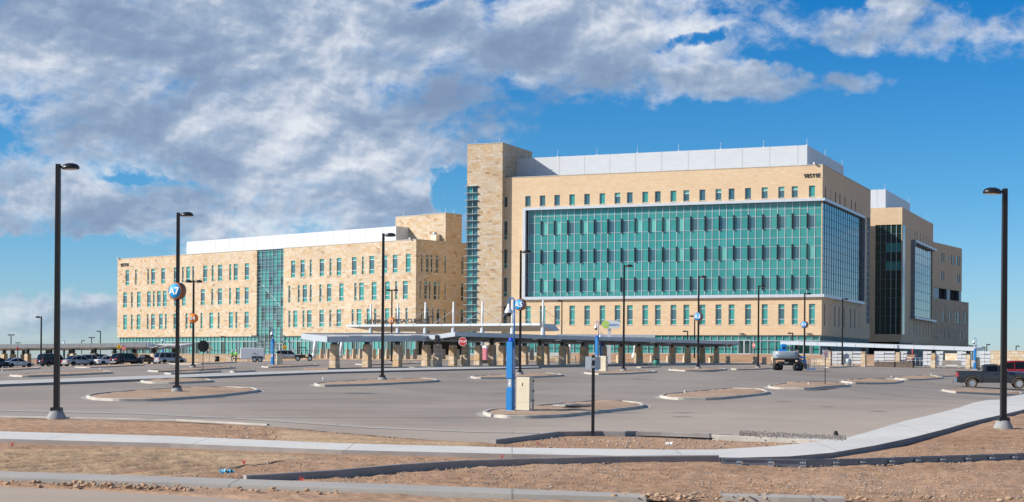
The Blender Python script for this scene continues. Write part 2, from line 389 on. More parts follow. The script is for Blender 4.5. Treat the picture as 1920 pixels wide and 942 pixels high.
# ------------------------------------------------------------------ buildings
class Frm:
    """local frame of a building: x runs to the right along its front, y runs into it, origin at the front right corner"""
    def __init__(s, px, py, Y, d):      # d = direction of the front towards the left
        p = W(px, py, Y); s.O = Vector((p.x, p.y, 0)); s.ex = Vector((-d[0], -d[1])).normalized(); s.ey = Vector((-s.ex.y, s.ex.x))
        s.rz = math.atan2(s.ex.y, s.ex.x)
    def fx(s, px, py=600, y=0.0):       # pixel column -> local x on plane y
        a, _ = ray(px, py)
        return (a*(s.O.y+y*s.ey.y) - (s.O.x+y*s.ey.x))/(s.ex.x - a*s.ex.y)
    def sy(s, px, py=600, x=0.0):       # pixel column -> local y on plane x
        a, _ = ray(px, py)
        return (a*(s.O.y+x*s.ex.y) - (s.O.x+x*s.ex.x))/(s.ey.x - a*s.ey.y)
    def w(s, x, y): return s.O.x+s.ex.x*x+s.ey.x*y, s.O.y+s.ex.y*x+s.ey.y*y
    def z(s, py, x, y, px=None):        # pixel row at local (x, y) -> height
        X, Y = s.w(x, y); a = X/Y
        # v - u*ROLL = -b*F ; u + v*ROLL = a*F
        u = a*F; v = py-PY
        return -(v-u*ROLL)/F*Y + EYE
def fac(mb, plane, c, a0, a1, z0, z1, holes, depth, mat, inward=1, revmat=None):
    def P(a, z, d=0.0): return (a, c+d*inward, z) if plane == 'F' else (c-d*inward, a, z)
    zs = sorted({z0, z1} | {h[2] for h in holes} | {h[3] for h in holes}); zs = [z for z in zs if z0 <= z <= z1]
    for lo, hi in zip(zs, zs[1:]):
        if hi-lo < 1e-4: continue
        hs = sorted([h for h in holes if h[2] <= lo+1e-5 and h[3] >= hi-1e-5]); a = a0
        for h in hs:
            if h[0] > a+1e-5: mb.poly([P(a,lo),P(h[0],lo),P(h[0],hi),P(a,hi)], mat)
            a = max(a, h[1])
        if a < a1-1e-5: mb.poly([P(a,lo),P(a1,lo),P(a1,hi),P(a,hi)], mat)
    rm = revmat or mat
    for h in holes:
        x0,x1,y0,y1 = h[:4]
        for q in (((x0,y0),(x0,y1)),((x1,y1),(x1,y0)),((x0,y1),(x1,y1)),((x1,y0),(x0,y0))):
            mb.poly([P(*q[0]),P(*q[1]),P(*q[1],depth),P(*q[0],depth)], rm)
def window(parent, plane, c, h, depth, trans=(), vis='vision', bands=None, name='window', sill=True, jam=.055):
    """a framed window in hole h; trans = heights of transoms, bands = material of each pane from the bottom up"""
    a0,a1,z0,z1 = h[:4]; d = depth-.09
    def bx(mb, A0, A1, Z0, Z1, D0, D1, mat):
        if plane == 'F': mb.box(A0, A1, c+D0, c+D1, Z0, Z1, mat)
        else: mb.box(c-D1, c-D0, A0, A1, Z0, Z1, mat)
    f = MB()
    bx(f, a0, a0+jam, z0, z1, d, d+.08, 'frame'); bx(f, a1-jam, a1, z0, z1, d, d+.08, 'frame')
    bx(f, a0+jam, a1-jam, z0, z0+jam, d, d+.08, 'frame'); bx(f, a0+jam, a1-jam, z1-jam, z1, d, d+.08, 'frame')
    for t in trans: bx(f, a0+jam, a1-jam, t-.05, t+.05, d-.02, d+.08, 'frame')
    w = f.done(name, parent)
    p = MB(); zz = [z0+jam]+list(trans)+[z1-jam]
    for i, (lo, hi) in enumerate(zip(zz, zz[1:])):
        m = bands[i] if bands else vis
        q = c+d+.05
        if plane == 'F': p.poly([(a0,q,lo),(a1,q,lo),(a1,q,hi),(a0,q,hi)], m)
        else: p.poly([(c-d-.05,a0,lo),(c-d-.05,a1,lo),(c-d-.05,a1,hi),(c-d-.05,a0,hi)], m)
    p.done('pane', w)
    if sill and plane == 'F':
        s = MB(); s.box(a0-.02, a1+.02, c-.05, c+d-.002, z0-.10, z0-.003, 'kerb'); s.done('sill', w)
    return w
def rods(parent, pts, h=1.3):
    mb = MB()
    for p in pts: mb.bar(p, (p[0],p[1],p[2]+h), .035, 'silver', 5); mb.box(p[0]-.12,p[0]+.12,p[1]-.12,p[1]+.12,p[2],p[2]+.12,'silver')
    o = mb.done('lightning_rods', parent); return o

# ================= clinic (left building)
LD = (-.737,.676)
L = Frm(780.3, 450, 271, LD)
clinic = empty('clinic_building', L.O, L.rz, 'long sandstone clinic marked 18511A with slim teal windows and a glass stair strip', 'building')
zt = 20.4+EYE; zb = 4.2+EYE; zg = .55+EYE
Lx0 = L.fx(220.4, 520); Ly1 = L.sy(876.3, 520)
rows = [(14.95,18.05),(10.37,13.47),(5.8,8.85)]
r1 = [('t',228+0,0)]
def P1(s, k, off): return [(a/k+off, b/k+off) for a, b in s]
F1 = P1([(740,761),(796,806),(868,878),(891,913),(950,972)],3.14,0)+P1([(371,390),(416,426),(440,461),(473,484),(533,555),(580,591),(615,638),(677,688),(702,724),(763,786)],2.944,200)+P1([(135,158),(187,210),(238,249),(293,317),(347,358),(387,412),(471,496),(526,537),(567,594),(640,665),(696,722),(768,795)],2.945,500)
F2 = P1([(92,113),(135,145),(168,188),(224,244),(256,266),(279,299),(311,332),(372,382),(416,436),(474,485),(520,542),(578,589),(614,637),(676,687),(713,735),(762,784)],2.944,200)+P1([(120,131),(172,183),(199,223),(238,249),(291,303),(333,357),(401,425),(484,496),(511,537),(580,607),(653,680),(709,721),(752,779)],2.945,500)
F3 = P1([(92,113),(134,144),(166,187),(222,232),(245,266),(289,310),(322,332),(369,390),(435,447),(459,480),(518,529),(567,588),(613,624),(674,697),(711,722),(761,784)],2.944,200)+P1([(120,131),(147,170),(198,209),(223,248),(291,316),(346,357),(386,411),(469,481),(497,523),(552,578),(593,606),(653,677),(711,735),(766,778)],2.945,500)
S1 = P1([(852,861),(880,895),(906,915),(933,949),(983,991),(1075,1088)],2.945,500)
S2 = P1([(845,852),(870,886),(897,905),(922,939),(948,956),(983,990),(1074,1087)],2.945,500)
S3 = P1([(852,860),(880,894),(914,922),(939,954),(980,989),(1073,1086)],2.945,500)
PYR = [495, 545, 600]
fh = []; sh = []
for (z0, z1), FF, SS, py in zip(rows, (F1,F2,F3), (S1,S2,S3), PYR):
    for a, b in FF: fh.append((L.fx(a,py), L.fx(b,py), z0+EYE, z1+EYE))
    for a, b in SS: sh.append((L.sy(a,py), L.sy(b,py), z0+EYE, z1+EYE))
gx0, gx1 = L.fx(481.2, 550), L.fx(531.2, 550)
strip = (gx0, gx1, zb, zt)
mb = MB()
fac(mb, 'F', 0, Lx0, 0, zb, zt-.003, fh+[strip], .22, 'stone')
fac(mb, 'S', 0, 0, Ly1, zb, zt-.003, sh, .14, 'stone')
mb.poly([(Lx0,0,zb),(Lx0,Ly1,zb),(Lx0,Ly1,zt),(Lx0,0,zt)], 'stone'); mb.poly([(Lx0,Ly1,zb),(0,Ly1,zb),(0,Ly1,zt),(Lx0,Ly1,zt)], 'stone')
mb.poly([(Lx0,.6,zt-1.0),(0-.6,.6,zt-1.0),(-.6,Ly1,zt-1.0),(Lx0,Ly1,zt-1.0)], 'roof')
mb.poly([(Lx0,0,zb),(gx0,0,zb),(gx0,Ly1,zb),(Lx0,Ly1,zb)], 'kerbdark'); mb.poly([(gx1,0,zb),(0,0,zb),(0,Ly1,zb),(gx1,Ly1,zb)], 'kerbdark')
mb.done('stone_wall', clinic)
mb = MB()  # coping
mb.box(Lx0-.05, gx0, -.06, .6, zt, zt+.12, 'kerb'); mb.box(gx1, .05, -.06, .6, zt, zt+.12, 'kerb'); mb.box(-.55, .06, .603, Ly1, zt, zt+.12, 'kerb'); mb.box(gx0+.003, gx1-.003, -.02, .6, zt+.0, zt+.12, 'silver')
mb.done('parapet_coping', clinic)
R = random.Random(3)
for h in fh:
    zz = h[3]-h[2]; dk = R.random() < .72
    window(clinic, 'F', 0, h, .22, (h[2]+.75, h[3]-.62), bands=['teal', 'vision' if dk else 'teal', 'teal2'])
for h in sh: window(clinic, 'S', 0, h, .14, (h[2]+.75, h[3]-.62), bands=['darkglass','darkglass','vision' if R.random()<.6 else 'teal'], sill=False)
# glass stair strip with louvres
mb = MB(); nx = 7; nz = 15; y = .35
W0 = gx1-gx0
for i in range(nx):
    for k in range(nz):
        z0 = zg+ (zt-zg)*k/nz; z1 = zg+(zt-zg)*(k+1)/nz
        mb.poly([(gx0+W0*i/nx,y,z0),(gx0+W0*(i+1)/nx,y,z0),(gx0+W0*(i+1)/nx,y,z1),(gx0+W0*i/nx,y,z1)], R.choice(['teal','teal','vision','vision','darkglass','teal']))
gs = mb.done('stair_glazing', clinic)
mb = MB()
for i in range(nx+1):
    x = gx0+W0*i/nx; mb.box(x-.04, x+.04, y-.12, y-.01, zg, zt, 'mullion')
for k in range(nz*2):
    z = zg+(zt-zg)*(k+.5)/(nz*2)
    mb.box(gx0+.05, gx1-.05, y-.30 if k%2 else y-.2, y-.13, z-.02, z+.02, 'mullion')
mb.done('louvre', gs)
mb = MB(); mb.bar((gx0+1,y+.0,zg+4),(gx0+W0-1,y+.0,zg+9),.05,'mullion',6); mb.bar((gx0+W0-1,y,zg+9),(gx0+1,y,zg+13.5),.05,'mullion',6); mb.done('stair_rail', gs)
# ground floor glazing (set back)
def groundglass(parent, fr, x0, x1, y, zg, zb, pitch, tz, pat, doors=(), name='ground_floor_glazing', side=None):
    mb = MB(); n = max(1, round((x1-x0)/pitch)); p = (x1-x0)/n
    for i in range(n):
        a, b = x0+p*i, x0+p*(i+1)
        for lo, hi, m in ((zg+.25, tz, pat(i,0)), (tz, zb, pat(i,1))):
            if side is None: mb.poly([(a,y,lo),(b,y,lo),(b,y,hi),(a,y,hi)], m)
            else: mb.poly([(y,a,lo),(y,b,lo),(y,b,hi),(y,a,hi)], m)
    o = mb.done(name, parent); mb = MB()
    def bx(A0,A1,D0,D1,Z0,Z1,m):
        if side is None: mb.box(A0,A1,y-D1,y-D0,Z0,Z1,m)
        else: mb.box(y+D0,y+D1,A0,A1,Z0,Z1,m)
    for i in range(n+1): a = x0+p*i; bx(a-.05,a+.05,.01,.14,zg+.25,zb,'mullion')
    bx(x0,x1,.012,.16,tz-.07,tz+.07,'mullion'); bx(x0,x1,.012,.12,zg+.95,zg+1.0,'fin'); bx(x0,x1,.0,.2,zg-1.0,zg+.25,'conc'); bx(x0,x1,.0,.1,zb-.1,zb-.004,'mullion')
    mb.done('mullions', o); return o
R = random.Random(11)
pat = lambda i, t: ('teal' if R.random()<.8 else 'teal2') if t else R.choice(['teal','darkglass','vision','darkglass','teal2','vision','teal'])
groundglass(clinic, L, Lx0+.4, gx0, .5, zg, zb, 1.15, zb-.95, pat)
groundglass(clinic, L, gx1, -.5, .5, zg, zb, 1.15, zb-.95, pat)
groundglass(clinic, L, .5, Ly1, -.5, zg, zb, 1.3, zb-.95, lambda i,t: 'darkglass', side=1)
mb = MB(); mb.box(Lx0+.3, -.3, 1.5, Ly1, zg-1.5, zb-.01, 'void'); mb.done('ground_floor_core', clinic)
# door in the stair strip
def door(parent, x, y, z, n=2, w=.95, h=2.3):
    for k in range(n):
        mb = MB(); a = x+k*(w+.06)
        for q in ((a,a+.09,z,z+h),(a+w-.09,a+w,z,z+h),(a+.09,a+w-.09,z,z+.22),(a+.09,a+w-.09,z+h-.1,z+h)): mb.box(q[0],q[1],y-.22,y-.16,q[2],q[3],'silver')
        d = mb.done('door', parent); mb = MB(); mb.poly([(a,y-.18,z),(a+w,y-.18,z),(a+w,y-.18,z+h),(a,y-.18,z+h)],'darkglass'); mb.done('pane', d)
door(clinic, gx0+W0*.72, .35, zg+.02)
# penthouse
pyb = 4.0; pz = L.z(424.4, L.fx(742.5,424,pyb), pyb); px0 = L.fx(350, 450, pyb); px1 = L.fx(742.6, 424, pyb)
mb = MB(); mb.box(px0, px1, pyb, Ly1-2.0, zt-1.0, pz, 'white_panel'); mb.done('penthouse_screen', clinic)
# tower
ty0 = L.sy(835.5, 420); ty1 = L.sy(866, 420); tz = L.z(400.6, 0, ty0); tx0 = L.fx(741.8, 410, ty0)
mb = MB()
mb.box(tx0, -.004, ty0, ty1, zt-.9, tz, 'stone'); mb.box(tx0-.05, .05, ty0-.05, ty1+.05, tz+.002, tz+.14, 'kerb')
mb.done('stair_tower', clinic)
rods(clinic, [(tx0+1,ty0+1,tz+.14),(-1,ty0+1,tz+.14),(-1,ty1-1,tz+.14),(px0+1,pyb+1,pz)], .9)
mb = MB(); xx = -2.4; mb.box(xx,xx+1.3,ty0-1.2,ty0-.4,zt-1,zt+1.3,'cream'); mb.lathe([(0,0),(.4,0),(.5,.2),(.3,.45),(0,.5)],'greyal',12,Matrix.Translation((xx+.6,ty0-.8,zt+1.3))); mb.done('roof_fan', clinic)
def camera_dome(parent, p, sgn=1):
    mb = MB(); mb.bar(p, (p[0],p[1]-.5,p[2]+.3), .05, 'greyal', 6); mb.lathe([(0,0),(.16,.06),(.2,.2),(.12,.34),(0,.36)],'whitep',10,Matrix.Translation((p[0],p[1]-.55,p[2]-.05))); mb.done('roof_camera', parent)
camera_dome(clinic, (Lx0+.6, .2, zt+.1)); camera_dome(clinic, (-1.2, .2, zt+.1))
# numbers
def number(parent, t, x, y, z, size):
    mb = MB(); glyphs(mb, t, size, Matrix(((1,0,0,x),(0,0,-1,y-.05),(0,1,0,z),(0,0,0,1))), 'letters', .012); mb.done('address_number', parent)
number(clinic, '18511A', (L.fx(225,497)+L.fx(243,497))/2, 0, L.z(497, L.fx(234,497), 0), 1.0)
for pxx in (480, 533):
    x = L.fx(pxx, 625); mb = MB(); mb.box(x-.1,x+.1,-1.2,0,6.2+EYE-2,6.35+EYE-2,'greyal'); mb.box(x-.3,x+.3,-1.3,-.7,6.1+EYE-2,6.2+EYE-2,'greyal'); mb.done('wall_light', clinic)

# ================= hospital, front block
HD = (-.920,.392)
H = Frm(1542.6, 309.5, 240, HD)
hosp = empty('hospital_block', H.O, H.rz, 'large tan hospital block marked 18511E with a wide teal curtain wall and white rooftop screen', 'building')
ht = 29.75+EYE; hb = 4.12+EYE; hg = 1.05+EYE
Hx0 = H.fx(942.6, 450); Hy1 = H.sy(1632.4, 370)
TOP = P1([(440,0),(523,0),(606,0),(691,0),(776,0),(863,0),(949,0),(1019,0)],3.0375,840)
tops = [984.9,1012.2,1039.5,1067.5,1095.5,1124.1,1152.4,1175.5,1204.3,1227.9,1257.1,1281.3,1311.4,1341.5,1366,1396.8,1428,1459.2,1484.4,1516.6]
ww = .95; fh = []
for t in tops:
    x = H.fx(t, 358); fh.append((x, x+ww, 25.0+EYE, 26.7+EYE, 't'))
for t in tops[1:]+[]:
    x = H.fx(t, 590)+.0; fh.append((x, x+ww, 5.76+EYE, 8.85+EYE, 'b'))
x = H.fx(984.9, 590); fh.append((x, x+ww, 5.76+EYE, 8.85+EYE, 'b'))
xl = H.fx(943.2, 500)
for z0, z1 in ((25.0,26.7),(19.7,22.75),(15.05,18.15),(10.4,13.5),(5.76,8.85)): fh.append((xl+.02, xl+.72, z0+EYE, z1+EYE, 'l'))
cx0 = H.fx(986.5, 480); cz0 = 10.3+EYE; cz1 = 24.35+EYE
cy1 = H.sy(1616.5, 470)
srd = 1.2
mb = MB()
fac(mb, 'F', 0, Hx0, 0, hb, ht, [h[:4] for h in fh]+[(cx0, 0, cz0, cz1)], .26, 'tan')
ss = [1545,1555.5,1564.3,1572.3,1581.8,1594,1601.8,1610.5]; sh = []
for i, t in enumerate(ss):
    y = H.sy(t, 590); wd = .42 if i in (1,7) else .95
    sh.append((y, y+wd, 25.0+EYE, 26.7+EYE)); sh.append((y, y+wd, 5.6+EYE, 8.85+EYE))
gy0 = H.sy(1625.2, 470)
fac(mb, 'S', 0, 0, Hy1, hb, ht, sh+[(0, cy1, cz0, cz1), (gy0, Hy1-.001, hb+2.6, cz1+.6)], .14, 'tan')
mb.poly([(Hx0,0,hb),(Hx0,Hy1,hb),(Hx0,Hy1,ht),(Hx0,0,ht)],'tan'); mb.poly([(Hx0,Hy1,hb),(0,Hy1,hb),(0,Hy1,ht),(Hx0,Hy1,ht)],'tan')
mb.poly([(Hx0,.5,ht-1),(-.5,.5,ht-1),(-.5,Hy1,ht-1),(Hx0,Hy1,ht-1)],'roof'); mb.poly([(Hx0,0,hb),(0,0,hb),(0,Hy1,hb),(Hx0,Hy1,hb)],'kerbdark')
mb.done('masonry_wall', hosp)
mb = MB(); mb.box(Hx0, .05, -.05, .5, ht+.002, ht+.12, 'kerb'); mb.box(-.45, .05, .503, Hy1, ht+.002, ht+.12, 'kerb'); mb.done('parapet_coping', hosp)
R = random.Random(5)
for h in fh:
    k = h[4]; r = R.random()
    if k == 't': window(hosp,'F',0,h,.26,(h[3]-.55,) if r<.35 else (), bands=(['vision','blind'] if r<.35 else ['vision'] if r<.85 else ['teal2']))
    elif k == 'b': window(hosp,'F',0,h,.26,(h[2]+.78,h[3]-.66), bands=['teal','vision' if r<.6 else 'teal2','teal2'])
    else: window(hosp,'F',0,h,.26,(h[2]+.7,) if h[3]-h[2]>2 else (), bands=['teal','vision'] if h[3]-h[2]>2 else ['vision'], sill=False)
for h in sh: window(hosp,'S',0,h,.14,(),vis='darkglass',sill=False)
mb = MB(); mb.poly([(-.25,gy0,hb+2.6),(-.25,Hy1,hb+2.6),(-.25,Hy1,cz1+.6),(-.25,gy0,cz1+.6)],'skyglass')
for k in range(17):
    z = hb+2.6+(cz1+.6-hb-2.6)*k/16; mb.box(-.24,-.15,gy0,Hy1,z-.05,z+.05,'mullion')
for k in range(4):
    yy = gy0+(Hy1-gy0)*k/3; mb.box(-.235,-.1,yy-.04,yy+.04,hb+2.6,cz1+.6,'mullion')
mb.done('corner_glass_strip', hosp)
# curtain wall: recessed .55 m inside a silver surround
cd = .34
flo = [cz0]  # floor bands: (spandrel low, vision, spandrel, ...) measured from the photograph
vis = [(11.1,13.55),(15.75,18.2),(20.4,22.85)]
lines = [cz0]
for a, b in vis: lines += [a+EYE-.0, b+EYE-.55, b+EYE+.0 , b+EYE+.95]
lines = sorted(set([cz0, 11.1+EYE, 12.95+EYE, 14.3+EYE, 15.75+EYE, 17.6+EYE, 18.95+EYE, 20.4+EYE, 22.25+EYE, 23.3+EYE, cz1]))
nb = 42; x1c = -.06
cols = [cx0+.25+(x1c-cx0-.25)*i/nb for i in range(nb+1)]
mb = MB(); R = random.Random(9)
for i in range(nb):
    for lo, hi in zip(lines, lines[1:]):
        isv = any(abs(lo-(a+EYE)) < .01 for a, b in vis)
        if isv and i % 2 == 0 and i > 0 or (isv and i == 0): m = 'vision' if R.random() < .72 else 'blind'
        else: m = 'teal' if R.random()<.85 else 'teal2'
        mb.poly([(cols[i],cd,lo),(cols[i+1],cd,lo),(cols[i+1],cd,hi),(cols[i],cd,hi)], m)
cw = mb.done('curtain_wall', hosp)
mb = MB()
for i, x in enumerate(cols): mb.box(x-.04, x+.04, cd-.07, cd-.01, cz0, cz1, 'silver')
for z in lines[1:-1]: mb.box(cols[0], cols[-1], cd-.045, cd-.012, z-.04, z+.04, 'mullion')
mb.done('mullions', cw)
for i in range(2, nb, 2):
    for a, b in vis:
        f = MB(); f.box(cols[i]-.07, cols[i]+.05, cd-.30, cd-.075, a+EYE-.1, b+EYE-.25, 'fin'); f.done('sunshade_fin', cw)
# side curtain wall
mb = MB(); nsb = 18; sc = [.06+(cy1-.06)*i/nsb for i in range(nsb+1)]
sl = [cz0+(cz1-cz0)*k/12 for k in range(13)]
for i in range(nsb):
    for lo, hi in zip(sl, sl[1:]): mb.poly([(-.06,sc[i],lo),(-.06,sc[i+1],lo),(-.06,sc[i+1],hi),(-.06,sc[i],hi)], 'skyglass')
sw = mb.done('side_curtain_wall', hosp); mb = MB()
for y in sc[:-1]: mb.box(-.055,-.01,y-.025,y+.025,cz0,cz1,'fin')
for z in sl[1:-1]: mb.box(-.052,-.02,sc[0],sc[-1],z-.025,z+.025,'fin')
mb.done('mullions', sw)
mb = MB(); p = .45   # surround
mb.box(cx0-.45, cx0, -p, cd, cz0-.45, cz1+.4, 'silver'); mb.box(cx0+.003, p, -p, cd, cz0-.45, cz0-.0, 'silver'); mb.box(cx0+.003, p, -p, cd, cz1, cz1+.4, 'silver')
mb.box(-.5, p, cd+.003, cy1-.003, cz0-.45, cz0, 'silver'); mb.box(-.5, p, cd+.003, cy1-.003, cz1, cz1+.4, 'silver'); mb.box(-.5, .45, cy1, cy1+.3, cz0-.45, cz1+.4, 'galv')
mb.done('window_surround', hosp)
R = random.Random(21)
tz = hb-.85
pat = lambda i, t: 'teal' if t else R.choice(['teal','teal','teal2','teal'])
groundglass(hosp, H, Hx0, -.35, .35, hg, hb, 1.12, tz, pat)
groundglass(hosp, H, .35, Hy1, -.35, hg, hb, 1.2, tz, lambda i,t: 'vision', side=1)
for pxx in (1384, 1496): door(hosp, H.fx(pxx,655,.35), .35, hg+.05)
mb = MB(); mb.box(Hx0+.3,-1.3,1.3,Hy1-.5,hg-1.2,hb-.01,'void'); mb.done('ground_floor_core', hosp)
for pxx in (1389.6, 1515.5):
    x = H.fx(pxx, 625); mb = MB(); mb.box(x-.35,x+.35,-.45,0,hb+.25,hb+.36,'greyal'); mb.done('wall_light', hosp)
mb = MB(); mb.box(Hx0+6, -9, Hy1+.02, Hy1+33, hg-1, ht-.3, 'tan'); mb.done('added_shade_block', hosp)  # added block, hidden from the camera, that throws shade on the wing front
# penthouse
ppy = 5.0; qx1 = H.fx(1513.5, 272, ppy); qx0 = H.fx(972, 300, ppy); qz = H.z(272.2, qx1, ppy); qy1 = ppy + (H.sy(1581.8, 309, qx1)-ppy)
mb = MB(); mb.box(qx0-6, qx1, ppy, qy1, ht-1, qz, 'white_panel'); mb.done('penthouse_screen', hosp)
rods(hosp, [(qx0+(qx1-qx0)*k/7, ppy+.2, qz) for k in range(1,7)]+[(qx1-.1,ppy+.2,qz),(qx1-.2,(ppy+qy1)/2,qz),(qx1-.2,qy1-.3,qz)], 1.1)
camera_dome(hosp, (-1.2,.2,ht+.1))
mb = MB(); xx = H.fx(985,330,2); mb.bar((xx-1.6,2,ht-.9),(xx-1.6,2,ht+.6),.8,'greyal',14); mb.box(xx-1.2,xx+1.6,1.6,2.8,ht-1,ht+.25,'greyal'); mb.done('roof_duct', hosp)
number(hosp, '18511E', (H.fx(1507.5,329)+H.fx(1538,329))/2, 0, H.z(329.5, H.fx(1522,329), 0), .86)

# tower at the left end of the hospital: slightly proud of the front
T0 = H.fx(875.4, 400, -.9); T1 = H.fx(941.6, 400, -.9); tz = H.z(268.6, T1, -.9); ty1 = H.sy(998, 290, T1)
tower = empty('stone_tower', (*H.w(T1,-.9),0), H.rz, 'tall square sandstone tower with a louvred teal glass corner between clinic and hospital', 'tower')
w = T0-T1; dep = ty1+.9; gx = H.fx(895.6,480,-.9)-T1; gz = H.z(349.8, T0, -.9)
mb = MB()
fac(mb,'F',0,w,0,hg,tz,[(w,gx,hg,gz)],.3,'stone')
mb.poly([(0,0,hg),(0,dep,hg),(0,dep,tz),(0,0,tz)],'stone'); mb.poly([(w,2.2,hg),(w,dep,hg),(w,dep,tz),(w,2.2,tz)],'stone'); mb.poly([(w,0,gz),(w,2.2,gz),(w,2.2,tz),(w,0,tz)],'stone')
mb.poly([(w,dep,hg),(0,dep,hg),(0,dep,tz),(w,dep,tz)],'stone'); mb.poly([(w,0,tz-.3),(0,0,tz-.3),(0,dep,tz-.3),(w,dep,tz-.3)],'roof'); mb.poly([(w,0,gz),(gx,0,gz),(gx,2.2,gz),(w,2.2,gz)],'stone')
mb.done('stone_wall', tower)
mb = MB(); mb.box(w-.05,.05,-.05,.3,tz+.002,tz+.12,'kerb'); mb.box(-.25,.05,.303,dep,tz+.002,tz+.12,'kerb'); mb.box(w-.05,w+.25,.303,dep,tz+.002,tz+.12,'kerb'); mb.done('parapet_coping', tower)
mb = MB(); n = 24; R = random.Random(2)
for k in range(n):
    z0 = hg+(gz-hg)*k/n; z1 = hg+(gz-hg)*(k+1)/n
    for i in range(2):
        a = w+.08+(gx-w-.08)*i/2; b = w+.08+(gx-w-.08)*(i+1)/2
        mb.poly([(a,.2,z0),(b,.2,z0),(b,.2,z1),(a,.2,z1)], R.choice(['teal','vision','vision','teal','darkglass']))
    mb.poly([(w+.08,.2,z0),(w+.08,2.2,z0),(w+.08,2.2,z1),(w+.08,.2,z1)], 'vision')
tg = mb.done('corner_glazing', tower); mb = MB()
for k in range(n+1):
    z = hg+(gz-hg)*k/n; mb.box(w-.35,gx-.02,-.35,.15,z-.04,z+.04,'mullion'); mb.box(w-.35,w+.05,.153,2.2,z-.04,z+.04,'mullion')
for a in (w+.08,(w+gx)/2,gx-.05): mb.box(a-.04,a+.04,.06,.19,hg,gz,'mullion')
mb.done('louvre', tg)
rods(tower, [(w+1,1,tz+.1),(-1,1,tz+.1)], .9)

# ================= second wing behind
B = Frm(1691.8, 389, 309, HD)
wing = empty('hospital_wing', B.O, B.rz, 'tan hospital wing at right with a tall dark glass bay on its front', 'building')
bt = B.z(388.9,0,0); bb = 4.1+EYE
Bx0 = B.fx(1600, 500); By1 = B.sy(1749.8, 420)
dg = (B.fx(1640.5,520), B.fx(1689.8,520), B.z(627,0,0), B.z(421,0,0))
mb = MB(); bz0 = B.z(452,B.fx(0),0)
bx = (B.sy(1708.5,520), By1-.6, B.z(594,0,B.sy(1708.5,520)), B.z(454,0,B.sy(1708.5,520)))
sl = []
for t in [395,415,427,445,461,475,488,503]:
    y = B.sy(1560+t/2.69, 450); y2 = y+(.4 if t in (395,) else .8)
    sl.append((y,y2,B.z(432,0,B.sy(1708,430)),B.z(430,0,B.sy(1708,430))+1.6)); sl.append((y,y2,bb+1.8,bb+5.4))
z_s0 = 24.9+EYE; z_s1 = 26.9+EYE
sl = [(y,y2,(z_s0 if k%2==0 else 5.6+EYE),(z_s1 if k%2==0 else 9.6+EYE)) for k,(y,y2,_,_) in enumerate(sl)]
fac(mb,'F',0,Bx0,0,bb,bt,[dg],.35,'tan'); fac(mb,'S',0,0,By1,bb,bt,sl+[bx],.16,'tan')
mb.poly([(Bx0,0,bt-.3),(0,0,bt-.3),(0,By1,bt-.3),(Bx0,By1,bt-.3)],'roof'); mb.poly([(Bx0,By1,bb),(0,By1,bb),(0,By1,bt),(Bx0,By1,bt)],'tan'); mb.poly([(Bx0,0,bb),(Bx0,By1,bb),(Bx0,By1,bt),(Bx0,0,bt)],'tan')
mb.poly([(Bx0,0,bb),(0,0,bb),(0,By1,bb),(Bx0,By1,bb)],'kerbdark')
mb.done('masonry_wall', wing)
for h in sl: window(wing,'S',0,h,.14,(),vis='darkglass',sill=False)
mb = MB(); n = 5; m = 12
for i in range(n):
    for k in range(m):
        a = dg[0]+(dg[1]-dg[0])*i/n; b = dg[0]+(dg[1]-dg[0])*(i+1)/n; z0 = dg[2]+(dg[3]-dg[2])*k/m; z1 = dg[2]+(dg[3]-dg[2])*(k+1)/m
        mb.poly([(a,.3,z0),(b,.3,z0),(b,.3,z1),(a,.3,z1)], 'teal' if (i>=3 or i==2) and k in (7,9) else 'darkglass')
o = mb.done('tall_glass_bay', wing); mb = MB()
for i in range(n+1):
    a = dg[0]+(dg[1]-dg[0])*i/n; mb.box(a-.06,a+.06,.14,.29,dg[2],dg[3],'mullion' if i>2 else 'galv')
for k in range(1,m): z0 = dg[2]+(dg[3]-dg[2])*k/m; mb.box(dg[0],dg[1],.2,.292,z0-.03,z0+.03,'galv')
mb.done('mullions', o)
mb = MB(); y0, y1, z0, z1 = bx; n = 10; m = 8; xx = -.2
mb.poly([(xx,y0,z0),(xx,y1,z0),(xx,y1,z1),(xx,y0,z1)],'skyglass'); o = mb.done('side_glass_bay', wing); mb = MB()
for i in range(n+1): a = y0+(y1-y0)*i/n; mb.box(xx+.005,xx+.03,a-.04,a+.04,z0,z1,'galv')
for k in range(1,m): z = z0+(z1-z0)*k/m; mb.box(xx+.004,xx+.05,y0,y1,z-.05,z+.05,'galv')
mb.box(-.2,.8,y0-.4,y0,z0-.4,z1+.4,'galv'); mb.box(-.2,.9,y0+.003,y1+.4,z0-.4,z0,'silver'); mb.box(-.2,.9,y0+.003,y1+.4,z1,z1+.4,'silver'); mb.done('window_surround', o)
cgy = B.sy(1696, 500)
mb = MB(); mb.box(-.05,.08,.4,cgy,dg[2],dg[3]+.0,'skyglass'); mb.done('corner_glass_strip', wing)
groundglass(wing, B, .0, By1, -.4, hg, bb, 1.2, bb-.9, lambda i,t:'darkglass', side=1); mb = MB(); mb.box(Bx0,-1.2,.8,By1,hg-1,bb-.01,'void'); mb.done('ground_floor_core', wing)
bx1 = B.fx(1660.5,356,6); bpz = B.z(355.3,bx1,6); by1 = B.sy(1706.4,380,bx1)
mb = MB(); mb.box(Bx0,bx1,6,by1,bt-.5,bpz,'white_panel'); mb.done('penthouse_screen', wing)
rods(wing, [(bx1-.2,6.2,bpz),(bx1-.2,by1-.3,bpz)],1.2); camera_dome(wing, (-.3,By1-.5,bt))

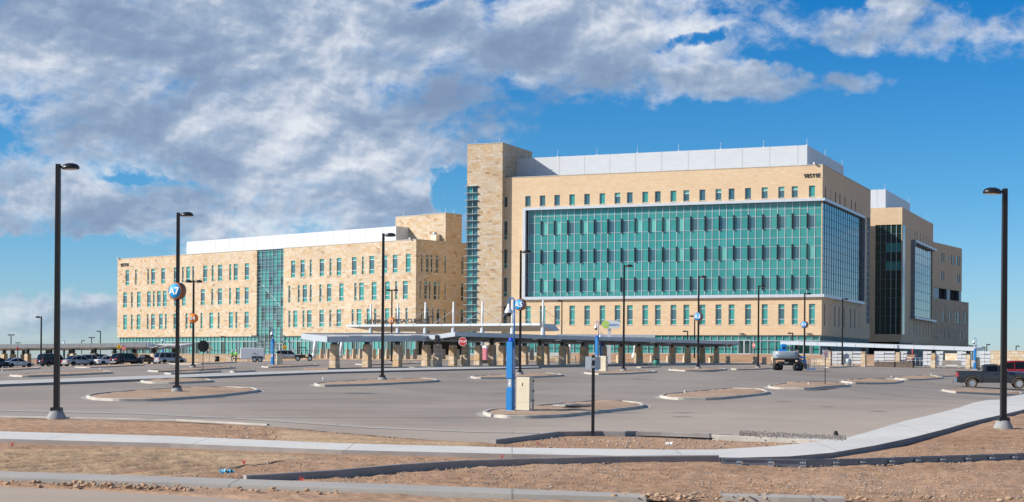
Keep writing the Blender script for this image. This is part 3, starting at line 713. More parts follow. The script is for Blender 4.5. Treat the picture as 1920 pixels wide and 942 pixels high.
# ================= rear block (two tier): its visible face runs on to the right
yR = B.sy(1749.8, 500); P0 = B.w(-1.0, yR+4); 
a, b_ = ray(1750,500); Yr = P0[1]
RY = 352.0
p0 = W(1745, 500, RY); p1 = W(1803.5, 500, RY+22)
rd = Vector((p1.x-p0.x, p1.y-p0.y)); RL = rd.length; rz = math.atan2(rd.y, rd.x)
rear = empty('rear_block', (p0.x,p0.y,0), rz, 'far tan block over a darker sandstone base at the right end of the hospital', 'building')
ztop = W(1750,452.7,RY).z; zu = W(1750,538,RY).z; zl = W(1750,558,RY).z
def rx(px, py):   # pixel column -> distance along the face
    a, _ = ray(px, py); d = rd.normalized(); return (a*p0.y-p0.x)/(d.x-a*d.y)
def rzz(py, x):
    d = rd.normalized(); X = p0.x+d.x*x; Y = p0.y+d.y*x; return -((py-PY)-X/Y*F*ROLL)/F*Y+EYE
uh = []
for a, b in ((549,556),(561,567),(600,606),(610,618),(627,636),(640,646)): uh.append((rx(1560+a/2.69,480),rx(1560+b/2.69,480),rzz(491,5),rzz(472,5)))
for a, b in ((549,556),(561,567),(629,636),(640,646)): uh.append((rx(1560+a/2.69,510),rx(1560+b/2.69,510),rzz(524.5,5),rzz(506,5)))
uh.append((rx(1773,480),rx(1779.5,480),rzz(482.5,5),rzz(479.5,5)))
lh = []
for y0_, y1_, lst in ((603,580,((548,556),(582,590),(612,619),(623,632),(650,656),(660,668))),(634,616,((549,556),(573,579),(615,621),(638,645)))):
    for a, b in lst: lh.append((rx(1560+a/2.69,600),rx(1560+b/2.69,600),rzz(y0_,5),rzz(y1_,5)))
RL2 = rx(1812, 600)
mb = MB(); fac(mb,'F',0,0,RL,zu,ztop,uh,.16,'tan'); mb.poly([(RL,0,zu),(RL,25,zu),(RL,25,ztop),(RL,0,ztop)],'tan'); mb.poly([(0,0,ztop-.3),(RL,0,ztop-.3),(RL,25,ztop-.3),(0,25,ztop-.3)],'roof'); mb.poly([(0,0,zu),(RL,0,zu),(RL,25,zu),(0,25,zu)],'kerbdark')
mb.done('upper_wall', rear)
mb = MB(); fac(mb,'F',-.5,0,RL2,EYE-.5,zl-.1,lh,.16,'stone'); mb.poly([(RL2,-.5,EYE-.5),(RL2,25,EYE-.5),(RL2,25,zl-.1),(RL2,-.5,zl-.1)],'stone'); mb.poly([(0,-.5,zl-.12),(RL2,-.5,zl-.12),(RL2,25,zl-.12),(0,25,zl-.12)],'roof')
mb.done('lower_wall', rear)
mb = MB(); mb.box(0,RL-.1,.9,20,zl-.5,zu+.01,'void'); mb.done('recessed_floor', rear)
for a, b in ((1750,1761),(1776,1782),(1799,1803)): mb = MB(); mb.box(rx(a,550),rx(b,550),.1,.8,zl-.1,zu-.01,'galv'); mb.done('pillar', rear)
for h in uh: window(rear,'F',0,h,.16,(),vis='vision',sill=False)
for h in lh: window(rear,'F',-.5,h,.16,(),vis='vision',sill=False)
# ------------------------------------------------------------------ ground, lot, paths
YS = [-200,-60,-10,10,20]+[20+1.0*k for k in range(1,61)]+[80+3*k for k in range(1,61)]+[270,300,340,380,420,500,600,800,1000,1200,1800,3000,5000,7000]
XS = [-7000,-3000,-1500,-800,-400,-250,-180]+[-160+4*k for k in range(0,86)]+[200,260,400,800,1500,3000,7000]
LOT_PX = [(-60,782),(100,786),(330,791),(500,800),(640,812),(800,825),(930,832),(985,825),(1050,816),(1130,815),(1240,818),(1390,823),(1580,833),(1700,800),(1800,775),(1925,742),(2050,715)]
lot = [G(*p).xy for p in LOT_PX] + [Vector((110,140)), Vector((100,238)), Vector((40,236)), Vector((-30,243)), Vector((-75,262)), Vector((-115,240)), Vector((-130,120)), Vector((-60,64))]
def inpoly(x, y, P):
    c = False; j = len(P)-1
    for i in range(len(P)):
        if (P[i][1] > y) != (P[j][1] > y) and x < (P[j][0]-P[i][0])*(y-P[i][1])/(P[j][1]-P[i][1])+P[i][0]: c = not c
        j = i
    return c
def lotdist(x, y):
    d = 1e9
    for i in range(len(lot)):
        a = lot[i-1]; b = lot[i]; ab = b-a; t = max(0,min(1,((x-a.x)*ab.x+(y-a.y)*ab.y)/max(ab.length_squared,1e-9)))
        d = min(d, math.hypot(x-a.x-ab.x*t, y-a.y-ab.y*t))
    return d
def drape(name, poly, dz, mat, cell=(3,1.5), thick=0, fn=None, edge=None, curb=None):
    """flat polygon cut into cells and laid on the terrain; thick = skirt below its edge"""
    bm = bmesh.new(); vs = [bm.verts.new((p[0],p[1],0)) for p in poly]; bm.faces.new(vs)
    xs = [p[0] for p in poly]; ys = [p[1] for p in poly]
    x = math.floor(min(xs)/cell[0])*cell[0]
    while x < max(xs):
        bmesh.ops.bisect_plane(bm, geom=bm.verts[:]+bm.edges[:]+bm.faces[:], plane_co=(x,0,0), plane_no=(1,0,0)); x += cell[0]
    y = math.floor(min(ys)/cell[1])*cell[1]
    while y < max(ys):
        bmesh.ops.bisect_plane(bm, geom=bm.verts[:]+bm.edges[:]+bm.faces[:], plane_co=(0,y,0), plane_no=(0,1,0)); y += cell[1]
    bmesh.ops.triangulate(bm, faces=[f for f in bm.faces if len(f.verts) > 4])
    for v in bm.verts: v.co.z = (fn or g)(v.co.x, v.co.y)+dz
    bmesh.ops.recalc_face_normals(bm, faces=bm.faces)
    if sum(f.normal.z for f in bm.faces) < 0: bmesh.ops.reverse_faces(bm, faces=bm.faces)
    mats = [mat]
    if thick:
        be = [e for e in bm.edges if e.is_boundary]
        r = bmesh.ops.extrude_edge_only(bm, edges=be)
        for v in r['geom']:
            if isinstance(v, bmesh.types.BMVert): v.co.z -= thick
        mats.append(edge or mat)
        for f in r['geom']:
            if isinstance(f, bmesh.types.BMFace): f.material_index = 1
    me = bpy.data.meshes.new(name); bm.to_mesh(me); bm.free()
    for m in mats: me.materials.append(M[m])
    o = bpy.data.objects.new(name, me); COL.objects.link(o); return o
def gp(pts, dz=0): return [G(*p, dz).xy for p in pts]
def fbm(x, y, s, o=4):
    v = 0; a = 1
    for k in range(o): v += a*noise.noise((x*s, y*s, 3.1)); s *= 2; a *= .5
    return v
def under(x, y): return g(x,y)
# one sheet out to the horizon, sunk a little where something is laid on it
bm = bmesh.new(); grid = []
for y in YS:
    row = []
    for x in XS:
        z = g(x,y)
        if 40 < y < 270 and -135 < x < 115:
            ins = inpoly(x,y,lot); d = lotdist(x,y)
            z -= .22 if ins else .22*max(0,1-d/6.0)
        if 24 < y < 62 and abs(x) < 30: z -= .30
        elif y > 300: z -= .3
        row.append(bm.verts.new((x,y,z)))
    grid.append(row)
for j in range(len(YS)-1):
    for i in range(len(XS)-1):
        f = bm.faces.new((grid[j][i],grid[j][i+1],grid[j+1][i+1],grid[j+1][i])); f.material_index = 1 if YS[j] >= 380 or abs(XS[i]) > 350 else 0
me = bpy.data.meshes.new('ground'); bm.to_mesh(me); bm.free(); me.materials.append(M['dirt']); me.materials.append(M['plain_far'])
o = bpy.data.objects.new('ground', me); COL.objects.link(o); tag(o, kind='structure')
# parking lot
lotpoly = [(p.x,p.y) for p in lot]
o = drape('parking_lot', lotpoly, 0.0, 'asphalt', (4,3)); tag(o, kind='structure')

# near ground: finely modelled bare earth between street and lot
def nearz(x, y):
    z = g(x,y)
    return z + .035*fbm(x,y,.55) + .022*fbm(x+7,y,2.2,3)
def band(name, far, near, mat, n=260, m=60, amp=1.0, dz=0.0, extra=None):
    """surface between two pixel polylines (far edge, near edge), modelled as a fine grid"""
    def at(pl, t):
        L = [0]
        for a, b in zip(pl, pl[1:]): L.append(L[-1]+abs(b[0]-a[0])+1e-6)
        s = t*L[-1]
        for k in range(len(pl)-1):
            if s <= L[k+1]+1e-9:
                u = (s-L[k])/(L[k+1]-L[k]); return (pl[k][0]+(pl[k+1][0]-pl[k][0])*u, pl[k][1]+(pl[k+1][1]-pl[k][1])*u)
        return pl[-1]
    bm = bmesh.new(); G_ = []
    for i in range(n+1):
        a = G(*at(far, i/n)); b = G(*at(near, i/n)); col = []
        for j in range(m+1):
            t = j/m; x = a.x+(b.x-a.x)*t; y = a.y+(b.y-a.y)*t
            e = min(1, min(t,1-t)*8)
            e2 = min(e, min(i,n-i)/18)
            z = g(x,y)+(dz+.03)*min(1,e2*1.0)-.03 + amp*(.03*fbm(x,y,.5) + .02*fbm(x+7,y,2.6,3))*(.15+.85*e2)
            if extra: z += extra(x,y,t)*e2
            col.append(bm.verts.new((x,y,z)))
        G_.append(col)
    for i in range(n):
        for j in range(m): bm.faces.new((G_[i][j],G_[i][j+1],G_[i+1][j+1],G_[i+1][j])).smooth = True
    me = bpy.data.meshes.new(name); bmesh.ops.recalc_face_normals(bm, faces=bm.faces); bm.to_mesh(me); bm.free(); me.materials.append(M[mat])
    o = bpy.data.objects.new(name, me); COL.objects.link(o); return o
LOTE = [(-60,781),(100,784),(330,789),(500,798),(640,810),(800,823),(930,831)]
WALKF = [(-60,813),(0,815),(320,824),(640,838),(960,846),(1240,850),(1340,850)]
WALKN = [(-60,828),(0,829.5),(320,838),(640,851),(960,858.5),(1240,863.5),(1390,865)]
o = band('upper_dirt_verge', LOTE+[(1000,836)], [(-60,816),(0,818),(320,827),(640,841),(960,849),(1060,851)], 'dirt', amp=1.4, extra=lambda x,y,t: .05*math.sin(t*40)*.5*max(0,fbm(x,y,.2))); tag(o, kind='structure')
o = band('triangle_dirt_bed', [(925,834),(985,826),(1050,817),(1130,816),(1240,819),(1390,826),(1540,831)], [(925,849),(1000,851),(1100,852),(1240,852),(1340,851),(1440,845),(1545,834)], 'dirt', n=160, m=30); tag(o, kind='structure')
o = band('straw_strip', [(500,804),(640,813),(800,826),(935,834)], [(480,829),(640,838),(800,843),(945,846)], 'straw', n=140, m=30, dz=.035); tag(o, kind='structure')
def ruts(x, y, t): return (.045*math.sin(5.5*(x-.055*(y-30)**2)+3*fbm(x,y,.12))*max(0,.5+1.2*fbm(x,y,.14)) + .05*max(0,fbm(x+3,y,.7,3)-.15)*1.3) * min(1, min(t,1-t)*6)
o = band('middle_dirt', [(-60,826),(0,828),(320,836),(640,849),(960,857),(1240,862),(1400,863),(1560,858),(1700,835),(1800,806),(1990,745)], [(-60,891),(0,893),(320,903),(640,914),(960,926),(1240,937),(1400,943),(1560,948),(1700,950),(1800,952),(1990,955)], 'dirt', n=420, m=110, amp=1.7); tag(o, kind='structure')
o = band('straw_bank', [(-60,838),(0,839),(150,840),(320,842),(560,852),(640,856)], [(-60,889),(0,891),(150,896),(290,899),(360,893),(500,868)], 'straw', n=360, m=100, dz=.02, extra=ruts); tag(o, kind='structure')
o = band('street_verge', [(-60,903),(0,905),(320,914),(640,925),(960,936),(1240,944),(1990,952)], [(-60,912),(0,914),(180,922),(400,936),(640,950),(1240,965),(1990,990)], 'dirt', n=300, m=24, dz=.04, amp=1.6); tag(o, kind='structure')
# foreground street, gutter
st = gp([(-80,908),(0,912),(180,920),(400,934),(640,946),(1300,962)])+[Vector((24,18)), Vector((-24,18))]
o = drape('street', [(p.x,p.y) for p in st], .012, 'street', (2,1)); tag(o, kind='structure')
gt = gp([(-60,889),(0,890.5),(320,901),(640,912),(960,924),(1205,934),(1212,941),(960,934.5),(640,923.5),(320,912.5),(0,903),(-60,902)])
o = drape('kerb_and_gutter', [(p.x,p.y) for p in gt], .085, 'gutter', (2,1), .12); tag(o, kind='structure')
gt = gp([(1352,933),(1460,935),(1580,938),(1585,943),(1460,941),(1350,938)])
o = drape('kerb_and_gutter', [(p.x,p.y) for p in gt], .085, 'gutter', (2,1), .12); tag(o, kind='structure')
# pavement: along the front, then widening and turning up the right side
PW = [(-60,813),(0,815),(320,824),(640,838),(960,846),(1240,850),(1340,850),(1440,844),(1545,834),(1500,829),(1390,823.5),(1585,828),(1640,812),(1720,789),(1800,768.5),(1925,741),(2020,718),(2020,745),(1925,771),(1850,789),(1780,808),(1720,824),(1640,842),(1560,856),(1480,863),(1390,865.5),(1240,863.5),(960,858.5),(640,851),(320,838),(0,829.5),(-60,828)]
pw = [G(*p) for p in PW]
o = drape('pavement', [(p.x,p.y) for p in pw], .10, 'walk', (2,1), .2, edge='kerbdark'); tag(o, kind='structure')
# concrete gutter line of the lot
gl = gp([(-60,767),(0,769),(250,774),(500,787),(700,801),(900,809.5),(1200,812),(1390,818),(1390,821),(1200,815.5),(900,812),(700,804),(500,790),(250,777),(0,771.5),(-60,770)])
o = drape('lot_gutter', [(p.x,p.y) for p in gl], .012, 'gutter', (4,3)); tag(o, kind='structure')
def strip(pts, width, h, name, mat, dz=0.0, side=1, n=1, top=None, close=False, ground=g):
    """a kerb-like bar following world points"""
    mb = MB(); P = [Vector((p[0],p[1])) for p in pts]; prev = None
    for k, p in enumerate(P):
        if close: t = (P[(k+1)%len(P)]-P[k-1]).normalized()
        else: t = (P[min(k+1,len(P)-1)]-P[max(k-1,0)]).normalized()
        nn = Vector((-t.y,t.x))*side; z = ground(p.x,p.y)+dz
        q = p+nn*width; zq = ground(q.x,q.y)+dz
        ring = [Vector((p.x,p.y,z-.15)), Vector((p.x,p.y,z+h-.02)), Vector((p.x+nn.x*.02,p.y+nn.y*.02,z+h)), Vector((q.x-nn.x*.02,q.y-nn.y*.02,z+h)), Vector((q.x,q.y,z+h-.02)), Vector((q.x,q.y,z-.15))]
        vs = [mb.bm.verts.new(r) for r in ring]
        if prev:
            for a in range(5): mb.bm.faces.new((prev[a],prev[a+1],vs[a+1],vs[a])).material_index = mb.mi(mat)
        else: first = vs
        prev = vs
    if close:
        for a in range(5): mb.bm.faces.new((prev[a],prev[a+1],first[a+1],first[a])).material_index = mb.mi(mat)
    else: mb.bm.faces.new(first); mb.bm.faces.new(prev)
    return mb
def resample(P, step):
    out = [P[0]]
    for a, b in zip(P, P[1:]):
        n = max(1, int((b-a).length/step))
        for k in range(1,n+1): out.append(a.lerp(b,k/n))
    return out
# kerb along the lot's near edge
e = resample(gp([(-60,782),(100,785),(330,789.5),(500,798.5)]), 1.5)
o = strip(e, .14, .06, 'k', 'kerb').done('lot_kerb'); tag(o, kind='structure')
e = resample(gp([(930,833),(985,826),(1050,817),(1130,815.5),(1240,817.5),(1330,820.5)]), 1.2)
o = strip(e, .18, .13, 'k', 'kerbdark').done('lot_kerb'); tag(o, kind='structure')
e = resample(gp([(1335,821),(1390,824),(1460,828),(1530,831.5)]), 1.2)
o = strip(e, .18, .10, 'k', 'kerb').done('lot_kerb'); tag(o, kind='structure')
# the precast edging that climbs out of the dirt, then steel forms
e = resample(gp([(462,906),(520,903),(640,895),(760,884),(880,876),(1000,872),(1150,868),(1300,866.5),(1348,866)]), 1.0)
o = strip(e, .16, .17, 'k', 'kerbdark').done('precast_edging'); tag(o, kind='structure', label=None)
forms = [1352,1393,1452,1512,1573,1622,1675,1724,1770,1818,1862,1905,1990]
fy = lambda px: lerp_tab([(1348,872),(1500,874.5),(1600,873.5),(1750,868),(1920,862.5),(2000,859)], px)
proto = None
for i, (a, b) in enumerate(zip(forms, forms[1:])):
    A = G(a,fy(a)); Bq = G(b,fy(b)); d = Bq-A; mid = (A+Bq)/2
    r = empty('steel_form', (A.x,A.y,A.z-.03), math.atan2(d.y,d.x), 'galvanised steel kerb form staked along the dirt, %s' % (['at the left end of the row','second from the left end of the row','third from the left end of the row','fourth from the left end of the row','fifth from the left end of the row','sixth from the left, mid row','seventh from the left, mid row','eighth from the left, below the pavement','fourth from the right end of the row','third from the right end of the row','second from the right end of the row','running out of the frame on the right'][i]), 'steel form', 'steel kerb forms staked in the dirt')
    Ln = math.hypot(d.x,d.y)
    mb = MB(); mb.box(0,Ln-.03,0,.05,-.05,.21,'galv'); mb.box(0,Ln-.03,-.04,-.003,.17,.20,'galv'); mb.box(0,Ln-.03,-.04,-.003,-.02,.01,'galv'); mb.done('plate', r)
    mb = MB(); mb.bar((Ln-.1,-.075,-.1),(Ln-.1,-.075,.16),.014,'galv',6); mb.box(Ln-.17,Ln-.03,-.11,-.045,.10,.14,'greyal'); mb.box(Ln-.17,Ln-.03,-.11,-.045,.02,.06,'greyal'); mb.done('stake', r)
# bright concrete walkway across the lot
MW = [(-60,722),(0,718.6),(160,713),(320,707),(480,701.5),(620,696.6),(760,692.5),(870,691),(1010,690),(1010,691.6),(870,695),(760,697.5),(620,701.2),(480,706.5),(320,713),(160,719.5),(0,725.5),(-60,729)]
mw = gp(MW); o = drape('walkway', [(p.x,p.y) for p in mw], .14, 'apron', (6,3), .3, edge='kerbdark'); tag(o, kind='structure')
MW = [(620,701.2),(760,697.5),(880,696),(1010,691.8),(1200,689.6),(1200,690.6),(1000,695.8),(880,700.2),(760,701)]
# kerb islands
def island_px(px, label, h=.125, grp='kerbed dirt islands in the parking lot', it=2):
    P = [G(*p).xy for p in px]
    ar = sum(P[i-1].x*P[i].y-P[i].x*P[i-1].y for i in range(len(P)))
    if ar < 0: P.reverse()
    for _ in range(it):
        Q = []
        for k in range(len(P)): a = P[k]; b = P[(k+1)%len(P)]; Q += [a.lerp(b,.14), a.lerp(b,.86)]
        P = Q
    c = sum(P, Vector((0,0)))/len(P); root = empty('kerb_island', (c.x,c.y,g(c.x,c.y)), 0, label, 'kerb island', grp); gz_ = g(c.x,c.y)
    loc = lambda x, y: g(x+c.x,y+c.y)-gz_
    P = [p-c for p in P]; P2 = []
    for k, p in enumerate(P):
        q = P[(k+1)%len(P)]; n = max(1,int((q-p).length/1.5))
        for m in range(n): P2.append(p.lerp(q,m/n))
    strip(P2, .16, h, '', 'kerb', side=1, close=True, ground=loc).done('kerb', root)
    mb = MB(); prev = None; n = len(P2)
    def nrm(k): t = (P2[(k+1)%n]-P2[k-1]).normalized(); return Vector((t.y,-t.x))
    for k in range(n+1):
        p = P2[k%n]; q = p+nrm(k%n)*.3
        cur = (mb.bm.verts.new((p.x,p.y,loc(p.x,p.y)+.006)), mb.bm.verts.new((q.x,q.y,loc(q.x,q.y)+.006)))
        if prev: mb.bm.faces.new((prev[0],prev[1],cur[1],cur[0])).material_index = mb.mi('gutter')
        prev = cur
    mb.done('gutter', root)
    inn = [P2[k]-nrm(k)*.13 for k in range(n)]
    bm = bmesh.new(); bm.faces.new([bm.verts.new((p.x,p.y,0)) for p in inn])
    for ax_i in (0,1):
        lo = min(p[ax_i] for p in inn); hi = max(p[ax_i] for p in inn); st_ = max(.5,(hi-lo)/26); v = lo+st_
        while v < hi: co = [0,0,0]; no = [0,0,0]; co[ax_i] = v; no[ax_i] = 1; bmesh.ops.bisect_plane(bm, geom=bm.verts[:]+bm.edges[:]+bm.faces[:], plane_co=co, plane_no=no); v += st_
    bmesh.ops.triangulate(bm, faces=[f for f in bm.faces if len(f.verts) > 4])
    for v in bm.verts: v.co.z = loc(v.co.x,v.co.y)+h-.06+(0 if v.is_boundary else (.045+.06*fbm(c.x+v.co.x,c.y+v.co.y,1.2)))
    bmesh.ops.recalc_face_normals(bm, faces=bm.faces); me = bpy.data.meshes.new('dirt_bed'); bm.to_mesh(me); bm.free(); me.materials.append(M['islandd'])
    for f in me.polygons: f.use_smooth = True
    o = bpy.data.objects.new('dirt_bed', me); COL.objects.link(o); o.parent = root
    return root
def auto(l, r, k=.019):
    w_ = r[0]-l[0]; b = w_*k; f = lambda t: l[1]+(r[1]-l[1])*t
    return [l,(l[0]+.14*w_,f(.14)+b),(l[0]+.5*w_,f(.5)+b*1.1),r,(r[0]-.1*w_,f(.9)-b*.9),(l[0]+.5*w_,f(.5)-b*1.1),(l[0]+.15*w_,f(.15)-b*.4)]
ISP = [([(160,746),(175,751),(215,753),(290,753),(400,746),(487,736),(480,731),(420,728.5),(330,730.5),(230,737),(175,742)],'kerbed dirt island holding the A7 lamp post'),
 ([(587,722),(598,726),(686,724),(813,718),(826,715.5),(795,712),(722,713.5),(614,719.5)],'kerbed dirt island at the foot of the tall unsigned lamp post left of centre'),
 ([(880,708.5),(892,711),(972,710.5),(1063,706),(1029,701.8),(972,703.5),(918,706)],'kerbed dirt island holding the A5 lamp post'),
 ([(1091,700.5),(1116,703.5),(1170,702.8),(1236,699),(1215,696),(1143,697.5)],'kerbed dirt island with the second blue phone tower and its cream cabinet'),
 ([(1249,694.5),(1279,697),(1330,696.8),(1366,694.3),(1347,692),(1290,692.5)],'kerbed dirt island holding the A3 lamp post'),
 (auto((1369,693),(1458,691.5)),'kerbed dirt island left of the blue boom lift'),
 ([(904,777),(915,782),(945,785),(1000,785.5),(1060,783),(1130,775),(1209,766),(1206,760),(1170,756),(1120,754.5),(1050,760),(960,769),(915,773)],'kerbed dirt island with the nearest blue phone tower and cream cabinet'),
 ([(1235,746),(1262,750.5),(1342,751),(1445,740),(1432,733),(1364,731),(1299,737),(1246,742)],'bare kerbed dirt island right of centre with no post on it'),
 ([(1437,727),(1453,730.5),(1525,731.5),(1597,725.5),(1582,721),(1518,718.5),(1464,722)],'kerbed dirt island holding the small red and white sign on a black pole'),
 ([(1575,717),(1600,720.5),(1639,721),(1699,716),(1661,712.2),(1617,711.8),(1590,714)],'bare kerbed dirt island to the right of the one with the sign'),
 ([(1674,711),(1700,713.5),(1726,713.5),(1773,710),(1748,706.3),(1704,706.3)],'small kerbed dirt island left of the pickup truck tailgate, nearer one'),
 (auto((1748,706),(1812,705)),'small kerbed dirt island left of the pickup truck tailgate, farther one'),
 ([(1762,733),(1785,737.5),(1850,740.5),(1915,743),(1918,738),(1860,734),(1800,731)],'narrow kerbed island in front of the parked grey pickup truck'),
 ([(260,717),(280,720),(328,720.5),(400,717.5),(394,714),(315,712.8)],'kerbed island just behind the A7 lamp post beside the walkway'),
 ([(13,706),(44,708),(120,705.5),(213,701),(203,698),(120,699.5),(66,702.5)],'long thin kerb island in front of the row of cars on the left'),
 (auto((-30,695),(78,691.5),.014),'kerb island in front of the white coupe at the left edge'),
 (auto((138,689.5),(275,685.5),.012),'kerb island under the silver sedan'),
 (auto((274,697),(445,691),.014),'kerb island holding the B4 lamp post'),
 (auto((306,702),(417,698),.014),'kerb island with the dark octagonal sign seen from behind'),
 (auto((430,698.5),(480,697),.02),'short kerb island left of the third phone tower'),
 (auto((488,689),(600,686),.014),'kerb island with the blue phone tower near the utility buggy'),
 (auto((664,684),(790,682),.012),'kerb island holding the B2 lamp post'),
 (auto((315,683),(447,680.5),.012),'far kerb island between minivan and trailer'),
 (auto((1193,689.8),(1240,688.8),.02),'small kerb island with the teal litter bin'),
 (auto((1545,689.5),(1600,688.3),.02),'small kerb island with the rightmost far lamp post')]
for px_, lb in ISP: island_px(px_, lb)
def tyremark(px0, py0, px1, py1, w_, mat='tyremark'):
    a = G(px0,py0); b = G(px1,py1); d = (b-a).xy.normalized(); nn = Vector((-d.y,d.x))*w_; mb = MB(); n = 6
    for k in range(n):
        q = [a.lerp(b,k/n), a.lerp(b,(k+1)/n)]; t0 = math.sin(math.pi*(k/n))*.8+.2; t1 = math.sin(math.pi*((k+1)/n))*.8+.2
        mb.poly([(q[0].x-nn.x*t0,q[0].y-nn.y*t0,g(q[0].x,q[0].y)+.008),(q[1].x-nn.x*t1,q[1].y-nn.y*t1,g(q[1].x,q[1].y)+.008),(q[1].x+nn.x*t1,q[1].y+nn.y*t1,g(q[1].x,q[1].y)+.008),(q[0].x+nn.x*t0,q[0].y+nn.y*t0,g(q[0].x,q[0].y)+.008)],mat)
    o = mb.done('tyre_mark'); tag(o, kind='structure')
M['tyremark'] = plain('tyre_rubber_mark', (.13,.12,.115), .9, var=.2); M['rust'] = plain('rust_stain', (.28,.13,.07), .9, var=.2)
for t in ((1180,710,1222,712.5,.18),(1360,713,1385,714,.15),(1540,763,1563,764,.14),(1630,771,1663,772.5,.16),(1258,782,1300,782,.14),(395,746.5,425,745.5,.12),(1098,742,1125,742.5,.14)): tyremark(*t)
tyremark(1453,752.5,1486,754.5,.14,'rust')
# concrete pad on the near island
p = G(1075,768.5); q = G(1100,767); r = empty('valve_cover', (p.x,p.y,p.z+.16), .8, 'grey concrete valve cover lying in the dirt of the nearest island', 'valve cover'); mb = MB(); mb.box(-.9,.9,-.35,.35,0,.06,'basec',taper=.02); mb.box(-.25,.25,-.2,.2,.061,.075,'galv'); mb.done('slab', r)
# gravel windrow, loose stones
def rocks(name, pts, smin, smax, cols, kind='stuff', flat=.6):
    mb = MB(); R = random.Random(4); i0 = 0
    ico = bmesh.new(); bmesh.ops.create_icosphere(ico, subdivisions=1, radius=1); V = [v.co.copy() for v in ico.verts]; Fc = [[v.index for v in f.verts] for f in ico.faces]; ico.free()
    for p in pts:
        s = smin+(smax-smin)*R.random()**3; q = [Vector((v.x*s*R.uniform(.7,1.3), v.y*s*R.uniform(.7,1.3), v.z*s*flat*R.uniform(.7,1.2))) for v in V]
        vs = [mb.bm.verts.new(p+w_) for w_ in q]; m = mb.mi(R.choice(cols))
        for f in Fc: mb.bm.faces.new([vs[k] for k in f]).material_index = m
    o = mb.done(name, recalc=False); return tag(o, kind='stuff')
M['rock1'] = plain('pebble_tan', (.42,.30,.20), .9, var=.3, vscale=3); M['rock2'] = plain('pebble_grey', (.27,.24,.22), .9, var=.35, vscale=3); M['rock3'] = plain('pebble_pale', (.47,.40,.34), .9, var=.2, vscale=3); M['clod'] = plain('dirt_clod', (.45,.295,.185), .95, var=.2, vscale=3)
R = random.Random(12); pts = []
while len(pts) < 10000:
    px = R.uniform(-10,1930); py = 832+R.random()*108
    if py < lerp_tab([(0,842),(320,848),(640,858),(1240,868),(1560,866),(1720,840),(1920,790)], px): continue
    if abs(py-lerp_tab([(0,897),(640,917),(1205,937)],px)) < 8 and px < 1210: continue
    if px < 640 and py > lerp_tab([(0,908),(180,919),(400,934),(640,946)], px): continue
    den = .25+.75*max(0, .5+noise.noise((px*.006,py*.02,0))*1.6)
    if px < 480 and py < 890: den *= .15
    if R.random() > den: continue
    q = G(px,py); pts.append(Vector((q.x,q.y,q.z+.012)))
rocks('loose_gravel', pts, .008, .032, ['rock1','rock1','rock2','clod','clod','rock3'])
pts = []
while len(pts) < 1400:
    px = R.uniform(380,1600); py = R.uniform(800,850)
    lo = lerp_tab([(380,800),(500,803),(930,836),(1050,820),(1240,821),(1390,828),(1540,833)], px); hi = lerp_tab([(380,824),(640,836),(960,845),(1240,849),(1400,846),(1540,835)], px)
    if lo < py < hi: q = G(px,py); pts.append(Vector((q.x,q.y,q.z+.02)))
rocks('verge_gravel', pts, .01, .05, ['rock1','rock2','clod','clod','rock3'])
pts = []
for k in range(5000):
    t = R.random(); px = 1385+200*t; c_ = 820+8*t; q = G(px, c_+R.gauss(0,1.8)); hgt = max(0,.11-.08*abs(R.gauss(0,1)))
    pts.append(Vector((q.x,q.y,q.z+.10+R.random()*hgt*(1-t*.6))))
rocks('gravel_windrow', pts, .014, .032, ['rock2','rock2','rock2','rock3'])
M['rubble'] = M['clod']
pts = []
for k in range(420):
    px = R.choice([R.gauss(1255,35), R.gauss(280,60), R.gauss(170,40), R.uniform(0,640), R.uniform(1150,1900)]); py = lerp_tab([(0,910),(640,932),(1250,938),(1900,941)], px)+R.gauss(0,2.5)
    q = G(px,py); pts.append(Vector((q.x,q.y,q.z+.05+R.random()*.05)))
rocks('dirt_clods', pts, .02, .08, ['clod','clod','rock1'])
# litter and markers
def litter(px, py, w_, label, mat, nm='plastic_bag'):
    q = G(px,py); mb = MB(); R = random.Random(int(px)); n = 12; m = 5; V = []
    for i in range(n+1):
        V.append([mb.bm.verts.new(((i/n-.5)*w_, (j/m-.5)*w_*.45, .05+.05*math.sin(i*1.3+j)*R.uniform(.4,1.2)+.03*R.random())) for j in range(m+1)])
    for i in range(n):
        for j in range(m): mb.bm.faces.new((V[i][j],V[i+1][j],V[i+1][j+1],V[i][j+1])).material_index = mb.mi(mat)
    o = mb.done(nm); o.location = (q.x,q.y,q.z+.07); tag(o, label, 'litter'); return o
M['bluebag'] = plain('blue_plastic', (.0,.30,.52), .4)
litter(425,895,.32,'crumpled blue plastic bag lying on the gravel in the left foreground','bluebag')
litter(1163,840,.22,'crumpled white scrap of paper on the dirt just left of the back-facing sign pole','whitep','paper_scrap') if False else None
litter(1255,841,.22,'crumpled white scrap lying in the dirt bed beyond the pavement','whitep','paper_scrap')
M['flagpink'] = plain('marker_pink', (.8,.12,.10), .6)
def marker(px, py, label):
    q = G(px,py); r = empty('marker_whisker', (q.x,q.y,q.z), 0, label, 'survey marker', 'pink survey whiskers stuck in the dirt'); mb = MB(); R = random.Random(int(px))
    for k in range(14): a = R.uniform(0,6.28); s = R.uniform(.02,.07); mb.bar((0,0,0),(s*math.cos(a),s*math.sin(a),R.uniform(.08,.16)),.004,'flagpink',4)
    mb.done('bristles', r)
marker(565,906,'pink survey whisker at the left end of the dark precast edging'); marker(457,872,'pink survey whisker on the gravelly dirt just above the blue plastic bag'); marker(23,838,'pink survey whisker at the far left edge below the pavement'); marker(941,862,'red-pink survey whisker between pavement and precast edging'); marker(1009,836,'pink survey whisker in the dirt triangle beyond the pavement')
